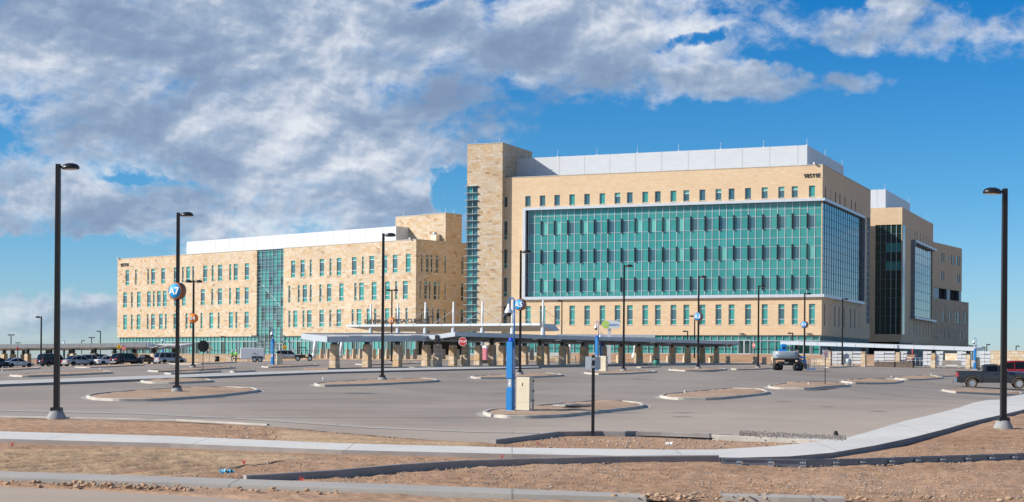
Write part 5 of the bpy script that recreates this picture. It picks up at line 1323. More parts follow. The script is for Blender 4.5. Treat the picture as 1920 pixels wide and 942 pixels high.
# planted median under the walkway
def runpt(t, n): return (PB.x+rdir.x*t-nd.x*n, PB.y+rdir.y*t-nd.y*n)
med = [runpt(-3,nF-.2 if False else -1.3),runpt(-3,1.3),runpt(74,1.3),runpt(74,-1.3)]
o = drape('median_dirt', [med[0],med[3],med[2],med[1]], .10, 'islandd', (3,3), .3); tag(o, kind='structure')
o = strip(resample([Vector(med[i]) for i in (0,3)],3), .16, .15, 'k', 'kerb').done('median_kerb'); tag(o, kind='structure')
fw = [runpt(tF-4,nF-1.5),runpt(tF-4,nF+1.2),runpt(tE+3,nF+1.2),runpt(tE+3,nF-1.5)]
o = drape('walkway', [fw[0],fw[3],fw[2],fw[1]], .13, 'apron', (3,3), .3, edge='kerb'); tag(o, kind='structure')

# left carport
A = W(-25,688,262); Bp = W(322,684,236); A.z = g(A.x,A.y); d = Vector((Bp.x-A.x,Bp.y-A.y)); LL = d.length; rzL = math.atan2(d.y,d.x); dd = d.normalized()
lc = empty('carport', (A.x,A.y,0), rzL, 'long grey-edged carport on pairs of stone piers above the parked cars at the left', 'carport')
def lz(px, py):
    a, _ = ray(px,py); t = (a*A.y-A.x)/(dd.x-a*dd.y); return t, W(px,py,A.y+dd.y*t).z
t0_, z0_ = lz(0,646.8); t1_, z1_ = lz(290,643.8)
zl = lambda t: z0_+(z1_-z0_)*(t-t0_)/(t1_-t0_)
wing_roof(lc, 0, lz(290,640)[0], -1.6, 1.5, lambda t: zl(t), lambda t: zl(t)-.35, 'carportdark', 'silver', 'front_roof', slats=False, fh=.62)
wing_roof(lc, 0, LL, 1.53, 4.6, lambda t: zl(t)-.35, lambda t: zl(t)+.0, 'carportdark', 'silver', 'rear_roof', slats=False, fh=.42)
for k, px_ in enumerate([-12,8,52,95,137,178,215,250,288]):
    t, _ = lz(px_,670); X = A.x+dd.x*t; Yv = A.y+dd.y*t; z0 = g(X,Yv); zp = max(z0+1.6, zl(t)-1.45); pier(lc, t, 0, z0, zp, zl(t)-.2, .85, .8); pier(lc, t+.9, 3.1, z0, zp-.1, zl(t)-.3, .85, .8)
mb = MB()     # folded baffles hanging under the deck
for k in range(int(LL/2.0)):
    t = 1+2.0*k; mb.hexa([(t,-1.3,zl(t)-.75),(t+1.7,-1.3,zl(t)-.5),(t+1.7,1.2,zl(t)-.65),(t,1.2,zl(t)-.9),(t,-1.3,zl(t)-.7),(t+1.7,-1.3,zl(t)-.45),(t+1.7,1.2,zl(t)-.6),(t,1.2,zl(t)-.85)],'silver' if k%2 else 'deck')
mb.done('baffles', lc)

# right canopy
A = W(1464,650,213); Bp = W(1828,655,200); d = Vector((Bp.x-A.x,Bp.y-A.y)); LL = d.length; rzL = math.atan2(d.y,d.x); dd = d.normalized()
rc = empty('walkway_canopy', (A.x,A.y,0), rzL, 'flat white-edged canopy on stone piers at the right, in front of the louvred screens', 'canopy')
za_ = W(1464,640.8,213).z; zb_ = W(1828,652.6,200).z; zr = lambda t: za_+(zb_-za_)*t/LL
wing_roof(rc, 0, LL, 0, 4.2, zr, lambda t: zr(t)+.1, 'silver', 'silver', 'roof', slats=False, fh=.42)
def rt(px, py=660, off=0.9):
    a, _ = ray(px,py); nx, ny = -dd.y*off, dd.x*off; return (a*(A.y+ny)-(A.x+nx))/(dd.x-a*dd.y)
for px_ in (1493.5,1555,1619.5,1684,1750.5,1816):
    t = rt(px_); X = A.x+dd.x*t; Yv = A.y+dd.y*t; z0 = g(X,Yv); pier(rc, t, .9, z0, z0+1.95, zr(t)-.1, .58, .58, .03)
# white louvred screens
def screen(x0, x1, y0, y1, Y, label):
    p = W(x0,y1,Y); q = W(x1,y1,Y); w = q.x-p.x; zt_ = W(x0,y0,Y).z-p.z; r = empty('louvred_screen', p, -.25, label, 'screen', 'white louvred screens behind the right canopy'); w /= math.cos(.25)
    n = 4; mb = MB()
    for k in range(n):
        z0 = zt_*k/n; mb.box(.0,w*.47,-.02,.03,z0+.06,z0+zt_/n,'whitep'); mb.box(w*.5,w,-.05,.0,z0+.06+.1*(k%2),z0+zt_/n,'whitep'); mb.box(.05,w-.02,.04,.06,z0,z0+.06,'galv')
    mb.done('panels', r); mb = MB()
    for xx in (0,w/2,w): mb.box(xx-.04,xx+.04,.061,.14,-.4,zt_+.03,'silver')
    mb.done('posts', r)
for i, (a, b, lb) in enumerate(((1560.6,1579.5,'white louvred screen just right of the parking notice pole'),(1580.5,1615.6,'wide white louvred screen left of the third stone pier of the right canopy'),(1639.6,1675,'wide white louvred screen between third and fourth stone piers of the right canopy'),(1688,1699.5,'narrow white louvred screen right of the fourth stone pier'),(1731,1745.5,'white louvred screen left of the fifth stone pier'),(1755.5,1767,'narrow white louvred screen right of the fifth stone pier'),(1795,1810,'white louvred screen left of the last stone pier'),(1836,1855,'white louvred screen between the blue phone tower and the boundary wall'))):
    screen(a,b,659,683 if i<4 else 686,218,lb)
p = W(1765,692,214); p.z = g(p.x,p.y); r = empty('stone_bench', p, -.3, 'brown bench with sloped end under the right canopy', 'bench'); mb = MB(); mb.box(0,2.6,0,.6,.35,.6,'kerbdark'); mb.box(.1,2.5,.62,.7,.6,.95,'kerbdark'); mb.done('seat', r); mb = MB(); mb.box(.15,.5,.05,.55,0,.349,'kerb'); mb.box(2.1,2.45,.05,.55,0,.349,'kerb'); mb.done('supports', r)
p = W(1591,687.5,207); p.z = g(p.x,p.y); r = empty('litter_bin', p, 0, 'grey cylindrical litter bin beside the rightmost far lamp post', 'litter bin'); mb = MB(); mb.lathe([(0,0),(.38,0),(.38,.85),(.36,.9),(0,.9)],'greyal',18); mb.done('drum', r); mb = MB(); mb.lathe([(.37,.903),(.37,.96),(.25,1.02),(0,1.03)],'silver',18); mb.done('lid', r)
p = G(1230,688); r = empty('litter_bin', (p.x,p.y,p.z+.12), 0, 'teal patterned litter bin on a small kerb island in front of the walkway', 'litter bin'); mb = MB(); h_ = 12.5*p.y/F; mb.lathe([(0,0),(.30,0),(.31,h_*.85),(0,h_*.85)],'tealpaint',18); mb.done('drum', r); mb = MB(); mb.lathe([(.32,h_*.855),(.32,h_*.93),(.2,h_),(0,h_)],'blacksteel',18); mb.done('lid', r)
p = W(407,676,232); p.z = g(p.x,p.y); r = empty('litter_bin', p, 0, 'black litter bin in front of the retaining wall left of the trailer', 'litter bin'); mb = MB(); mb.lathe([(0,0),(.34,0),(.36,.8),(0,.8)],'blacksteel',16); mb.done('drum', r); mb = MB(); mb.lathe([(.37,.803),(.3,.9),(0,.93)],'black',16); mb.done('lid', r)
# low handrail in the yard
r = empty('handrail', W(1700,683,222), -.2, 'grey steel handrail in the yard between the louvred screens', 'handrail'); mb = MB(); mb.bar((0,0,.9),(2.4,0,.9),.03,'silver'); mb.bar((0,0,.5),(2.4,0,.5),.02,'silver')
for k in range(5): mb.bar((.6*k,0,-.3),(.6*k,0,.9),.025,'silver')
mb.done('rail', r)
# shade sail
mb = MB(); n = 20; V = []
for i in range(n+1):
    u = i/n; row = []
    for j in range(7):
        v = j/6; px_ = 1711+(1832-1711)*u; Yv = 236+16*v; edge = 646+2*u-2*abs(u-.5)
        hgt = 9.0*math.sin(math.pi*min(1,u*1.15))**.6 * (math.sin(math.pi*v)**.8 if 0<v<1 else 0) if 0<u<1 else 0
        pt = W(px_, 645+3*u-hgt*.95+(1.5*math.sin(math.pi*u) if v==0 else 0), Yv); row.append(mb.bm.verts.new(pt))
    V.append(row)
for i in range(n):
    for j in range(6): mb.bm.faces.new((V[i][j],V[i+1][j],V[i+1][j+1],V[i][j+1])).material_index = mb.mi('sail')
o = mb.done('canopy', smooth=True, recalc=False); sl_root = empty('shade_sail', W(1770,670,240), 0, 'dark grey tensioned shade sail in front of the far sandstone base', 'shade sail'); o.parent = sl_root; o.matrix_parent_inverse = Matrix.Translation(sl_root.location).inverted()
sd = o.modifiers.new('t','SOLIDIFY'); sd.thickness = .04
mb = MB()
for px_ in (1711,1740,1797,1830):
    a = W(px_,648,240); mb.bar((a.x,a.y,g(a.x,a.y)),(a.x,a.y,a.z+.1),.09,'red',8)
o = mb.done('mast'); o.parent = sl_root; o.matrix_parent_inverse = Matrix.Translation(sl_root.location).inverted()

# ------------------------------------------------------------------ entrance canopy with masts and letters
YR_, YL_ = 215.0, 234.5
def cy(px): # depth along the canopy front by pixel column
    a0, _ = ray(1014,600); a1, _ = ray(691,600); p = Vector((a0*YR_,YR_)); q = Vector((a1*YL_,YL_)); dd_ = (q-p); a, _ = ray(px,600); t = (a*p.y-p.x)/(dd_.x-a*dd_.y); return p+dd_*t, t
pR, _ = cy(1012); pL, _ = cy(648); d = pR-pL; CL = d.length; rzC = math.atan2(d.y,d.x); 
can = empty('entrance_canopy', (pL.x,pL.y,0), rzC, 'large thin white entrance canopy hung from masts, lettered DAYBREAK MESA CLINICS', 'canopy')
zc_ = W(1012,606.3,pR.y).z; zt_l = W(648,609.2,pL.y).z; zc0 = zt_l; zc1 = zc_
mb = MB(); D_ = 5.4
zc = lambda x: zc0+(zc1-zc0)*x/CL
mb.hexa([(0,0,zc(0)-.30),(CL,0,zc(CL)-.30),(CL,.3,zc(CL)-.3),(0,.3,zc(0)-.3),(0,0,zc(0)),(CL,0,zc(CL)),(CL,.3,zc(CL)),(0,.3,zc(0))],'silver')
o = mb.done('front_edge', can)
mb = MB(); mb.poly([(0,.3,zc(0)-.02),(CL,.3,zc(CL)-.02),(CL-1.5,D_,zc(CL)-.02),(3,D_,zc(0)-.02)],'silver'); mb.poly([(0,.3,zc(0)-.3),(CL,.3,zc(CL)-.3),(CL-.6,4.0,zc(CL)-1.0),(3.0,4.0,zc(0)-1.0)],'deck'); mb.poly([(CL-.6,4,zc(CL)-1.0),(3,4,zc(0)-1.0),(3,D_,zc(0)-.9),(CL-.6,D_,zc(CL)-.9)],'deck')
mb.poly([(CL,.3,zc(CL)-.02),(CL,.3,zc(CL)-.3),(CL-.6,4,zc(CL)-1),(CL-.6,D_,zc(CL)-.9),(CL-1.5,D_,zc(CL)-.02)],'silver'); mb.poly([(0,.3,zc(0)-.02),(3,D_,zc(0)-.02),(3,D_,zc(0)-.9),(3,4,zc(0)-1),(0,.3,zc(0)-.3)],'silver'); mb.poly([(3,D_,zc(0)-.02),(CL-1.5,D_,zc(CL)-.02),(CL-.6,D_,zc(CL)-.9),(3,D_,zc(0)-.9)],'deck'); mb.done('roof', can)
mb = MB()
for k in range(14): x = 3+(CL-5)*k/13; mb.lathe([(0,0),(.14,0),(.14,.05),(0,.05)],'lens',10,Matrix.Translation((x,2.0,zc(x)-.72)))
mb.done('downlight', can)
def mast(px, pyt):
    q, _ = cy(px); x = (q-pL).dot(d.normalized()); zt_ = W(px,pyt,q.y).z; y = .45
    mb = MB(); mb.bar((x,y,zc(x)-.95),(x,y,zt_),.16,'whitep',10,.13); m_ = mb.done('mast', can)
    mb = MB(); zz = zc(x)+(zt_-zc(x))*.62; mb.bar((x,y,zz),(x-2.7,y-1.2,zc(x)),.03,'silver',5); mb.bar((x,y,zz),(x+.9,y+3.5,zc(x)),.03,'silver',5); mb.done('stay_rod', m_)
    mb = MB(); mb.bar((x,y,zg-.3),(x,y,zc(x)-.6),.3,'silver',12); mb.done('column', m_)
for px_, py_ in ((691.4,570),(742,568.5),(793.7,567),(846.4,566),(900.7,565),(957,564),(1014.4,563)): mast(px_,py_)
q0, _ = cy(683); q1, _ = cy(800); x0 = (q0-pL).dot(d.normalized()); x1 = (q1-pL).dot(d.normalized()); me = textmesh('DAYBREAK MESA CLINICS',1.0,.05,.0); wd = max(v.co.x for v in me.vertices)-min(v.co.x for v in me.vertices)
s_ = (x1-x0)/wd; mb = MB(); xm = (x0+x1)/2; [mb.addmesh(me, Matrix(((s_,0,0,xm+dx_),(0,0,-1,.1-.003*k_),(0,.8,0,zc(xm)+.45+dz_),(0,0,0,1))),'letters') for k_,(dx_,dz_) in enumerate(((0,0),(.035,0),(-.035,0),(0,.03),(0,-.03)))]; mb.box(x0,x1,.15,.2,zc(xm)+.03,zc(xm)+.08,'letters'); mb.done('lettering', can)
# lower canopy right of it
a = W(1045,627,214); b = W(1228,628,214); r = empty('drop_off_canopy', (a.x,a.y,0), -.03, 'low white-edged drop-off canopy seen over the covered walkway, right of the entrance canopy', 'canopy')
w_ = b.x-a.x; mb = MB(); mb.box(0,w_,0,7,a.z-.35,a.z,'silver'); mb.done('roof', r); mb = MB()
for x in (w_*.12,w_*.45,w_*.8): mb.bar((x,.8,g(a.x+x,a.y)-.2),(x+.25,1.4,a.z-.36),.16,'whitep',10,.22)
mb.done('column', r)
for px_, lb in ((590,'white slanted steel leg with a wide foot, left one near the utility buggy'),(640,'white slanted steel leg with a wide foot, behind the first stone pier'),(1191,'white slanted steel leg behind the walkway near the sunmetro pylon')):
    Yv = 238 if px_ < 700 else 224; p = W(px_-2,667,Yv); q = W(px_+2,637,Yv); r = empty('canopy_leg', p, 0, lb, 'steel leg', 'white slanted canopy legs'); v = q-p; mb = MB(); mb.bar((0,0,0),v,.20,'whitep',10,.26); mb.done('shaft', r); mb = MB(); mb.lathe([(0,-.4),(.36,-.4),(.34,.05),(.22,.35),(0,.35)],'whitep',14); mb.done('foot', r)
# bollards
bol = None
bl = [603,615.6,651.5,664,676.4,701.3,712.5,726.4,752.8,765,778,805,831.5,858,941,984,997,1159.4,1222.6,1253.3,1284,1332.7,1364.8,1415.7,1433,1450]
bb_ = empty('bollard', (0,0,0), .35); mb = MB(); mb.box(-.27,.27,-.27,.27,-.5,.98,'tanconc',taper=.05); mb.box(-.22,.22,-.22,.22,.983,1.03,'kerb',taper=.04); mb.done('shaft', bb_)
for i, px_ in enumerate(bl):
    o = bb_ if i == 0 else copy_tree(bb_)
    if px_ < 1010: Yv = lerp_tab([(600,246),(1010,228)],px_); p = W(px_,667,Yv); p.z = zg+.02
    else: yb = lerp_tab([(1150,676),(1365,677),(1450,681)],px_); p = W(px_,yb,224); p.z = g(p.x,p.y)+.05
    o.location = p; o['category'] = 'bollard'; o['group'] = 'tan square bollards along the forecourt'
    near_ = ['left of everything else, just right of the left white slanted leg','second from the left, beside the first slanted leg','third from the left, left of the second pier of the walkway','fourth from the left, at the second walkway pier','fifth from the left, right of the second pier','left of the tall unsigned lamp post','sixth, touching the tall lamp post on its left','seventh, between tall lamp post and B2 post','first one right of the third walkway pier','second one right of the third walkway pier','third one, just left of the fourth pier','behind the fourth and fifth piers','left of the stop sign','just left of the red stop sign post','right of the pink portable toilet','right of the nearest phone tower, left one of two','right of the A5 lamp post foot','just right of the unsigned post by the pylon','just left of the teal litter bin','second right of the teal litter bin','left of the A3 lamp post','behind the last two walkway piers','at the right end of the covered walkway','left of the lift, beside the lamp post between A3 and A1','second one left of the boom lift','closest to the boom lift on its left']
    o['label'] = 'tan square bollard ' + near_[i]
# pink portable toilet
p = G(907,686); Yv = 198; p = W(906.5,676.5,Yv); p.z = g(p.x,p.y); sc = F/Yv
r = empty('portable_toilet', p, -.35, 'pink portable toilet with white roof seen between the stone piers', 'portable toilet'); hh = 28/sc; w_ = .62
p.z = W(906.5,676.5,Yv).z; r.location = p
mb = MB(); mb.box(-w_,w_,-w_,w_,0.08,hh*.83,'pink'); mb.box(-w_+.08,w_-.08,-w_-.02,-w_-.002,.2,hh*.8,'pink'); mb.done('cabin', r); mb = MB(); mb.box(-w_-.03,w_+.03,-w_-.03,w_+.03,hh*.832,hh*.9,'whitep'); mb.box(-w_,w_,-w_,w_,hh*.902,hh,'whitep',taper=.2); mb.done('roof', r); mb = MB(); mb.box(-.05,.05,-w_-.05,-w_-.022,hh*.4,hh*.47,'whitep'); mb.done('latch', r); mb = MB(); mb.box(-w_,w_,-w_,w_,-.4,.08,'black'); mb.done('skid', r)
# sprinkler stubs
st_pts = [(606,712,'left of the tall unsigned lamp post island'),(1284,738.5,'on the bare island right of centre'),(1516,722.5,'left end of the island with the parking notice'),(1671,707.5,'left of the small bare island at right'),(1746,703,'left of the farthest small island'),(188,693,'in front of the silver sedan and dark wagon'),(4,697,'at the far left edge')]
for px_, py_, lb in st_pts:
    q = G(px_,py_+1.5); r = empty('riser_stub', q, 0, 'small white capped pipe stub standing '+lb, 'pipe stub', 'white irrigation pipe stubs'); mb = MB(); mb.bar((0,0,-.05),(0,0,.16),.04,'whitep',8); mb.lathe([(.05,.16),(.05,.2),(0,.21)],'whitep',8); mb.done('pipe', r)
# ------------------------------------------------------------------ vehicles (x forward, y left, origin on the ground under the centre)
def loft(st, mat, mb, ring):
    prev = None
    for s in st:
        vs = [mb.bm.verts.new(p) for p in ring(s)]
        if prev:
            n = len(vs)
            for k in range(n):
                f = mb.bm.faces.new((prev[k],prev[(k+1)%n],vs[(k+1)%n],vs[k])); f.material_index = mb.mi(mat); f.smooth = True
        else: mb.bm.faces.new(vs).material_index = mb.mi(mat)
        prev = vs
    mb.bm.faces.new(prev[::-1]).material_index = mb.mi(mat)
PROF = {   # x (0 rear .. 1 front), deck height, (roof stations)
 'sedan': dict(L=4.8,W=1.82,H=1.45,low=[(0,.60,.80),(.02,.86,.95),(.2,.96,1.0),(.7,.93,1.0),(.95,.74,.96),(1,.5,.78)],gh=[(.12,.94,.98),(.27,1.38,.80),(.42,1.45,.78),(.55,1.42,.78),(.72,.95,.94)]),
 'coupe': dict(L=4.75,W=1.82,H=1.42,low=[(0,.62,.80),(.02,.90,.95),(.2,.96,1.0),(.7,.92,1.0),(.95,.70,.94),(1,.48,.76)],gh=[(.09,.94,.98),(.30,1.36,.78),(.42,1.42,.76),(.52,1.40,.76),(.74,.93,.94)]),
 'suv': dict(L=4.85,W=1.9,H=1.75,low=[(0,.75,.88),(.015,1.05,.96),(.2,1.08,1.0),(.7,1.06,1.0),(.95,.92,.95),(1,.6,.8)],gh=[(.02,1.06,.96),(.09,1.62,.82),(.2,1.73,.82),(.55,1.73,.82),(.62,1.66,.82),(.75,1.06,.93)]),
 'bigsuv': dict(L=5.1,W=2.0,H=1.92,low=[(0,.8,.9),(.012,1.15,.97),(.2,1.18,1.0),(.7,1.16,1.0),(.96,1.05,.95),(1,.7,.82)],gh=[(.012,1.15,.96),(.06,1.8,.86),(.12,1.9,.86),(.55,1.9,.86),(.61,1.82,.86),(.71,1.16,.93)]),
 'van': dict(L=5.0,W=1.95,H=1.75,low=[(0,.7,.88),(.015,1.0,.96),(.2,1.03,1.0),(.75,1.0,1.0),(.95,.8,.93),(1,.55,.78)],gh=[(.015,1.0,.96),(.06,1.66,.84),(.12,1.75,.84),(.55,1.74,.84),(.64,1.62,.84),(.85,.98,.9)]),
}
def wheel(root, x, y, r, w, side, dusty=False):
    mb = MB(); t = 'dustyrubber' if dusty else 'rubber'
    tm = Matrix.Translation((x,y,r)) @ Matrix.Rotation(-side*math.pi/2,4,'X')
    mb.lathe([(r*.62,-w/2),(r*.93,-w/2),(r,-w/2+.03),(r,w/2-.03),(r*.95,w/2),(r*.64,w/2),(r*.60,w/2-.03)],t,24,tm); wo = mb.done('wheel', root)
    mb = MB(); mb.lathe([(0,w/2-.12),(r*.60,w/2-.12)],'void',20,tm)
    mb.lathe([(r*.62,w/2-.015),(r*.55,w/2-.03),(r*.55,w/2-.09)],'rim',24,tm); mb.lathe([(0,w/2-.015),(r*.16,w/2-.02),(r*.17,w/2-.08)],'rim',12,tm)
    for k in range(7):
        a = 2*math.pi*k/7; c0 = Vector((math.cos(a),math.sin(a),0)); c1 = Vector((-math.sin(a),math.cos(a),0)); z = w/2-.03
        q = [c0*r*.14+c1*r*.05, c0*r*.14-c1*r*.05, c0*r*.57-c1*r*.045, c0*r*.57+c1*r*.045]
        mb.hexa([tm@(v+Vector((0,0,z-.04))) for v in q]+[tm@(v+Vector((0,0,z))) for v in q],'rim')
    mb.done('rim', wo)
def lampbox(root, nm, x0,x1,y0,y1,z0,z1, mat):
    mb = MB(); mb.box(x0,x1,y0,y1,z0,z1,mat,taper=.01); o = mb.done(nm, root); b = o.modifiers.new('b','BEVEL'); b.width = .02; b.segments = 2; return o
def car(kind, loc, rz, paint, label, plate=True, rails=False, scale=1.0):
    P = PROF[kind]; Ln, Wd = P['L'], P['W']; r = empty('parked_car' if kind not in ('van',) else 'parked_minivan', loc, rz, label, 'car' if kind != 'van' else 'minivan', 'vehicles parked in the left lot'); r.scale = (scale,)*3
    wr = .36 if kind in ('suv','bigsuv') else .325; gc = .22 if kind not in ('suv','bigsuv') else .30
    ax = (.20*Ln-Ln/2, .81*Ln-Ln/2)
    def ring(s):
        x, h, wf = s; hw = Wd/2*wf; X = x*Ln-Ln/2
        return [(X,-hw*.92,gc),(X,-hw,gc+.14),(X,-hw*1.0,h*.62),(X,-hw*.965,h*.90),(X,-hw*.86,h),(X,0,h+.02),(X,hw*.86,h),(X,hw*.965,h*.90),(X,hw,h*.62),(X,hw,gc+.14),(X,hw*.92,gc)]
    # densify stations
    st = []; low = P['low']
    for i in range(33):
        x = i/32; 
        for (a,ha,wa),(b,hb_,wb) in zip(low, low[1:]):
            if a <= x <= b+1e-9: t = (x-a)/(b-a); st.append((x,ha+(hb_-ha)*t,wa+(wb-wa)*t)); break
    st = [low[0],(.008,(low[0][1]+low[1][1])/2,.9)]+[s for s in st if .015 < s[0] < .985]+[(.992,(low[-1][1]+low[-2][1])/2,.88),low[-1]]
    mb = MB(); loft(st, paint, mb, ring)
    body = mb.done('body', r)
    # wheel arch cut-outs: dark liners standing 2 mm proud of the flank
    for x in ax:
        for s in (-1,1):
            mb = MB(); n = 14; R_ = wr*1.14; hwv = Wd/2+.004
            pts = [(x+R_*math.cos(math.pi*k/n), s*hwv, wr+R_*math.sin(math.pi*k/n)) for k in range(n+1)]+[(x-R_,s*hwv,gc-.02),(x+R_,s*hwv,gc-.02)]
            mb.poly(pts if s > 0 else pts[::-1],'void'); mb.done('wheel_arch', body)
    # cabin: glass with painted roof and pillars
    gh = P['gh']
    def gring(s):
        x, h, wf = s; hw = Wd/2*wf; X = x*Ln-Ln/2; base = lerp_tab([(a,b) for a,b,_ in low], x)-.03; bw = Wd/2*lerp_tab([(a,c) for a,_,c in low], x)*.90; top = min(hw, bw)
        t = max(0,(h-base)/.5); 
        return [(X,-bw,base),(X,-(bw+(top-bw)*min(1,t)),h),(X,bw+(top-bw)*min(1,t),h),(X,bw,base)] if h-base > .05 else [(X,-bw,base),(X,-bw*.99,h),(X,bw*.99,h),(X,bw,base)]
    mb = MB(); prev = None
    for s in gh:
        vs = [mb.bm.verts.new(p) for p in gring(s)]
        if prev:
            for k in range(3): mb.bm.faces.new((prev[k],prev[k+1],vs[k+1],vs[k])).material_index = mb.mi('carglass')
        prev = vs
    mb.done('window_glass', body)
    mb = MB(); roof = [s for s in gh[1:-1]]
    prev = None
    for s in roof:
        q = gring(s); vs = [mb.bm.verts.new(Vector(p)+Vector((0,dy,dz))) for p, dy, dz in ((q[1],-.012,-.06),(q[1],-.004,.02),(((q[1][0]),0,q[1][2]),0,.05),(q[2],.004,.02),(q[2],.012,-.06))]
        if prev:
            for k in range(4): f = mb.bm.faces.new((prev[k],prev[k+1],vs[k+1],vs[k])); f.material_index = mb.mi(paint); f.smooth = True
        prev = vs
    def pillar(i0, i1, w, u0=0, u1=1):
        a = gring(gh[i0]); b = gring(gh[i1])
        for s, ia, ib in ((-1,0 if i0 in (0,len(gh)-1) else 1,1),(1,3 if i0 in (0,len(gh)-1) else 2,2)):
            mb.bar(Vector(a[ia])+Vector((0,s*.0,0)),Vector(b[ib]),w,paint,6)
    pillar(0,1,.05); pillar(len(gh)-1,len(gh)-2,.035)
    for xx in ((.42,) if kind=='coupe' else (.30,.47) if kind in('sedan',) else (.22,.47)):
        k = 0
        while not (gh[k][0] <= xx <= gh[k+1][0]): k += 1
        t = (xx-gh[k][0])/(gh[k+1][0]-gh[k][0]); s = (xx,gh[k][1]+(gh[k+1][1]-gh[k][1])*t,gh[k][2]+(gh[k+1][2]-gh[k][2])*t); q = gring(s)
        for i, j in ((0,1),(3,2)): mb.bar(q[i],q[j],.045,paint,4)
    mb.done('roof', body)
    if rails:
        mb = MB()
        for s in (-1,1): q = gring(gh[2]); mb.bar((gh[2][0]*Ln-Ln/2,s*abs(q[1][1])*.93,gh[2][1]+.07),(gh[3][0]*Ln-Ln/2,s*abs(q[1][1])*.93,gh[3][1]+.07),.02,'greyal',6)
        mb.done('roof_rail', r)
    for x in ax:
        for s in (-1,1): wheel(r, x, s*(Wd/2-.10), wr, .22, s)
    X0 = -Ln/2; zt_ = low[1][1]
    for s in (-1,1):
        y0, y1 = sorted((s*Wd*.30, s*Wd*.485)); lampbox(r,'tail_lamp',X0-.025,X0+.16,y0,y1,zt_*.72,zt_*.9,'tail')
        y0, y1 = sorted((s*Wd*.30, s*Wd*.46)); lampbox(r,'headlight',Ln/2-.2,Ln/2-.02,y0,y1,low[-2][1]*.72,low[-2][1]*.9,'lens')
        mb = MB(); xm = gh[-1][0]*Ln-Ln/2-.35; mb.box(xm,xm+.12,*sorted((s*(Wd/2-.02),s*(Wd/2+.17))),low[3][1]-.02,low[3][1]+.13,paint,taper=.01); mb.done('door_mirror', r)
    lampbox(r,'bumper',X0-.05,X0+.1,-Wd*.44,Wd*.44,gc+.02,gc+.20,'kerbdark' if kind in('suv',) else paint)
    if plate: mb = MB(); mb.box(X0-.03,X0+.0,-.16,.16,zt_*.62,zt_*.62+.15,'whitep'); mb.done('number_plate', r)
    mb = MB()
    for s in (-1,1):
        for xx in ((.30,.47) if kind!='coupe' else (.40,)): mb.box(xx*Ln-Ln/2-.2,xx*Ln-Ln/2-.04,*sorted((s*(Wd/2-.01),s*(Wd/2+.02))),low[2][1]*.84,low[2][1]*.84+.03,'chrome')
    mb.done('door_handle', r)
    for s in (-1,1):
        for xx in ((.27,.48,.68) if kind!='coupe' else (.34,.66)): mb = MB(); y_ = s*(Wd/2+.0015); mb.box(xx*Ln-Ln/2-.006,xx*Ln-Ln/2+.006,*sorted((y_,y_+s*.002)),gc+.15,low[2][1]*.9,'void'); mb.done('door_seam', body)
    return r
def paintm(nm, c, m=0.0, r=.3): M[nm] = plain(nm, c, r, m, var=.03, coat=.6); return nm
paintm('pearl_white',(.72,.72,.70)); paintm('silver_paint',(.45,.45,.45),.4,.3); paintm('charcoal_paint',(.02,.021,.023),.2); paintm('black_paintwork',(.012,.012,.013)); paintm('red_paint',(.30,.012,.02)); paintm('champagne_paint',(.42,.41,.40),.35); paintm('truck_grey',(.055,.06,.068),.55,.35); paintm('navy_paint',(.02,.03,.05))
def pick(px, py, Y=None): 
    return G(px,py) if Y is None else (lambda p: Vector((p.x,p.y,g(p.x,p.y))))(W(px,py,Y))
def spot(px0, px1, pyb, Ln, rz):
    """choose distance so that a car of length Ln and heading rz spans px0..px1 with its wheels on pyb"""
    p = G((px0+px1)/2, pyb); return p
def putcar(kind, px0, px1, pyb, rz, paint, label, **k):
    P = PROF[kind]; need = P['L']*abs(math.cos(rz))+P['W']*abs(math.sin(rz)); Yv = min(232,max(214,F*need/(px1-px0))); Yv = lerp_tab([(675,250),(682,238),(684,232),(688,222),(692,216)], pyb); s = min(1.04,max(.9,(px1-px0)/F*Yv/need)); p = W(px0+need*s*F/Yv/2, pyb, Yv); p.z = g(p.x,p.y)
    o = car(kind, p, rz, paint, label, **k); o.scale = (s,s,s); print('car',label[:20],round(Yv),round(s,2)); return o
RZ = .80
putcar('sedan',-30,22,689,RZ,'red_paint','dark red car cut by the left edge of the picture')
putcar('suv',-42,5,692,RZ,'navy_paint','dark blue car showing only its nose at the far left edge')
putcar('coupe',5,60,688.5,RZ,'pearl_white','white two-door coupe parked near the left edge')
putcar('bigsuv',72,122,688,RZ,'charcoal_paint','large dark grey sport utility vehicle partly behind the near left lamp post',rails=True)
putcar('sedan',118,179,688.5,RZ,'champagne_paint','silver four-door sedan between the big dark SUV and the white sedan')
putcar('suv',141,181,684,RZ,'pearl_white','white car parked directly behind the silver sedan')
putcar('suv',163,190,681,RZ,'black_paintwork','black car roof showing behind the white cars')
putcar('sedan',176,216,684,RZ,'pearl_white','white sedan with red tail lamps left of the dark crossover')
putcar('suv',209,267,688,RZ,'charcoal_paint','dark crossover with bright red tail lamps in front of the black pickup truck')
putcar('van',290,347,683.5,RZ-.12,'silver_paint','silver minivan parked left of the A7 lamp post',rails=True)
putcar('suv',514,553,676,.12,'silver_paint','silver grey hatchback behind the third phone tower and cabinet')
